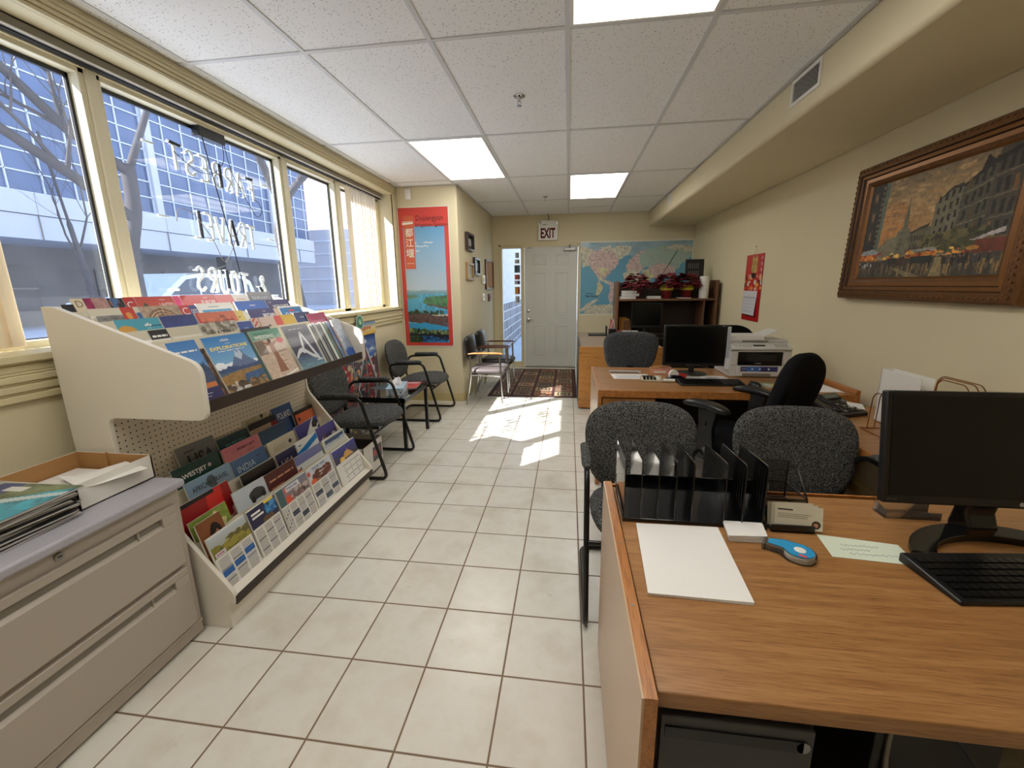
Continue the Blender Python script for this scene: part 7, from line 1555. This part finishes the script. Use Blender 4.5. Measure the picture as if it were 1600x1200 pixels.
# small frames and fittings on the side wall X = -1.22
def wallframe(y0, y1, z0, z1, fc, inner, label, d=.022, name='picture_frame', cat='picture frame', group='small frames on the corner wall', lines_=True, tilt=0):
    t = thing(name, label, cat, (-1.22, (y0+y1)/2, z0), group=group)
    fm = frame((-1.2185, y0, z0), (0, 1, 0), (tilt, 0, 1)); b = B(fm); w_, h = y1-y0, z1-z0; f = .026
    for q in ((0, 0, w_, f), (0, h-f, w_, h), (0, f, f, h-f), (w_-f, f, w_, h-f)): b.box(q[0], q[1], 0, q[2], q[3], d, PRINT, fc)
    part(b, 'frame', t, bev=.002, smooth=0)
    b = B(fm); b.rect(f, f, w_-f, h-f, inner[0], .008); b.rect(f*2.2, f*2.4, w_-f*2.2, h-f*2.4, inner[1], .0085)
    if lines_: b.lines(f*3, f*3, w_-f*3, h-f*3, 7, S(120, 120, 126), .009, .3)
    part(b, 'certificate', t, smooth=0, recalc=False)
wallframe(4.98, 5.33, 1.76, 1.965, S(60, 44, 36), (S(40, 36, 36), S(190, 196, 205)), 'topmost dark framed certificate on the corner wall', .04)
wallframe(4.97, 5.31, 1.415, 1.62, S(160, 130, 90), (S(190, 180, 150), S(176, 172, 160)), 'light wooden framed certificate, lower left on the corner wall', .03)
wallframe(5.37, 5.70, 1.48, 1.70, S(36, 26, 24), (S(60, 60, 66), S(150, 160, 170)), 'black framed picture in the middle of the corner wall', .03)
t = thing('cork_board', 'brown cork board in a dark wooden frame near the back corner', 'notice board', (-1.22, 6.45, 1.29))
b = B(frame((-1.2185, 6.14, 1.295), (0, 1, 0), (0, 0, 1)))
for q in ((0, 0, .60, .022), (0, .403, .60, .425), (0, 0, .022, .425), (.578, 0, .60, .425)): b.box(q[0], q[1], 0, q[2], q[3], .025, PRINT, S(96, 62, 40))
part(b, 'frame', t, smooth=0); b = B(frame((-1.2185, 6.14, 1.295), (0, 1, 0), (0, 0, 1))); b.box(.02, .02, 0, .58, .405, .008, CARD); part(b, 'cork', t, smooth=0)
for (y0, y1, z0, z1, c, nm, lb, ct) in ((5.90, 6.06, 1.37, 1.49, S(214, 210, 190), 'thermostat', 'cream wall thermostat left of the cork board', 'thermostat'), (5.87, 5.98, 1.14, 1.235, S(226, 224, 210), 'light_switch', 'white light switch below the cork board', 'light switch'), (6.34, 6.48, 1.11, 1.225, S(96, 40, 34), 'fire_alarm', 'small dark red alarm pull station below the cork board', 'fire alarm')):
    t = thing(nm, lb, ct, (-1.22, (y0+y1)/2, z0)); b = B(); b.box(-1.219, y0, z0, -1.198, y1, z1, PRINT, c); part(b, 'housing', t, bev=.003, smooth=0)
    b = B(); b.box(-1.199, y0+.04, z0+.03, -1.190, y1-.04, z1-.03, PRINT, tuple(q*.8 for q in c)); part(b, 'front', t, smooth=0)

# patterned rug by the door
def rugp(cv):
    br, bl, cr_, og = S(62, 24, 26), S(26, 22, 22), S(150, 132, 104), S(140, 74, 56)
    cv.put(ALL(cv), br); nx, ny = 4, 7; r = random.Random(6)
    for j in range(ny):
        for i in range(nx):
            u0, v0, du, dv = .03+.94*i/nx, .02+.96*j/ny, .94/nx, .96/ny; c = [cr_, S(110, 96, 80), S(124, 96, 70)][(i+j) % 3]; g = .07
            cv.rect(u0+du*g, v0+dv*g, u0+du*(1-g), v0+dv*(1-g), c); cv.rect(u0+du*.2, v0+dv*.2, u0+du*.8, v0+dv*.8, [bl, og, S(90, 36, 34)][(i*2+j) % 3]); cv.rect(u0+du*.27, v0+dv*.27, u0+du*.73, v0+dv*.73, [c, S(120, 108, 84)][j % 2]); cv.rect(u0+du*.36, v0+dv*.36, u0+du*.64, v0+dv*.64, bl); cv.rect(u0+du*.44, v0+dv*.44, u0+du*.56, v0+dv*.56, c)
    cv.speck(ALL(cv), .3, 60, 3)
b = B(TM(-.985, 4.925, 0)); b.box(0, 0, .001, 1.10, 1.74, .007, MATTE, S(40, 22, 22)); cv = Cv(120, 170, (0, 0, 0)); rugp(cv); b.pic(1.10, 1.74, cv, .0075, MATTE); one(b, 'patterned_rug', 'dark red and tan rug of nested rectangles before the exit door', 'rug', smooth=0, recalc=False)
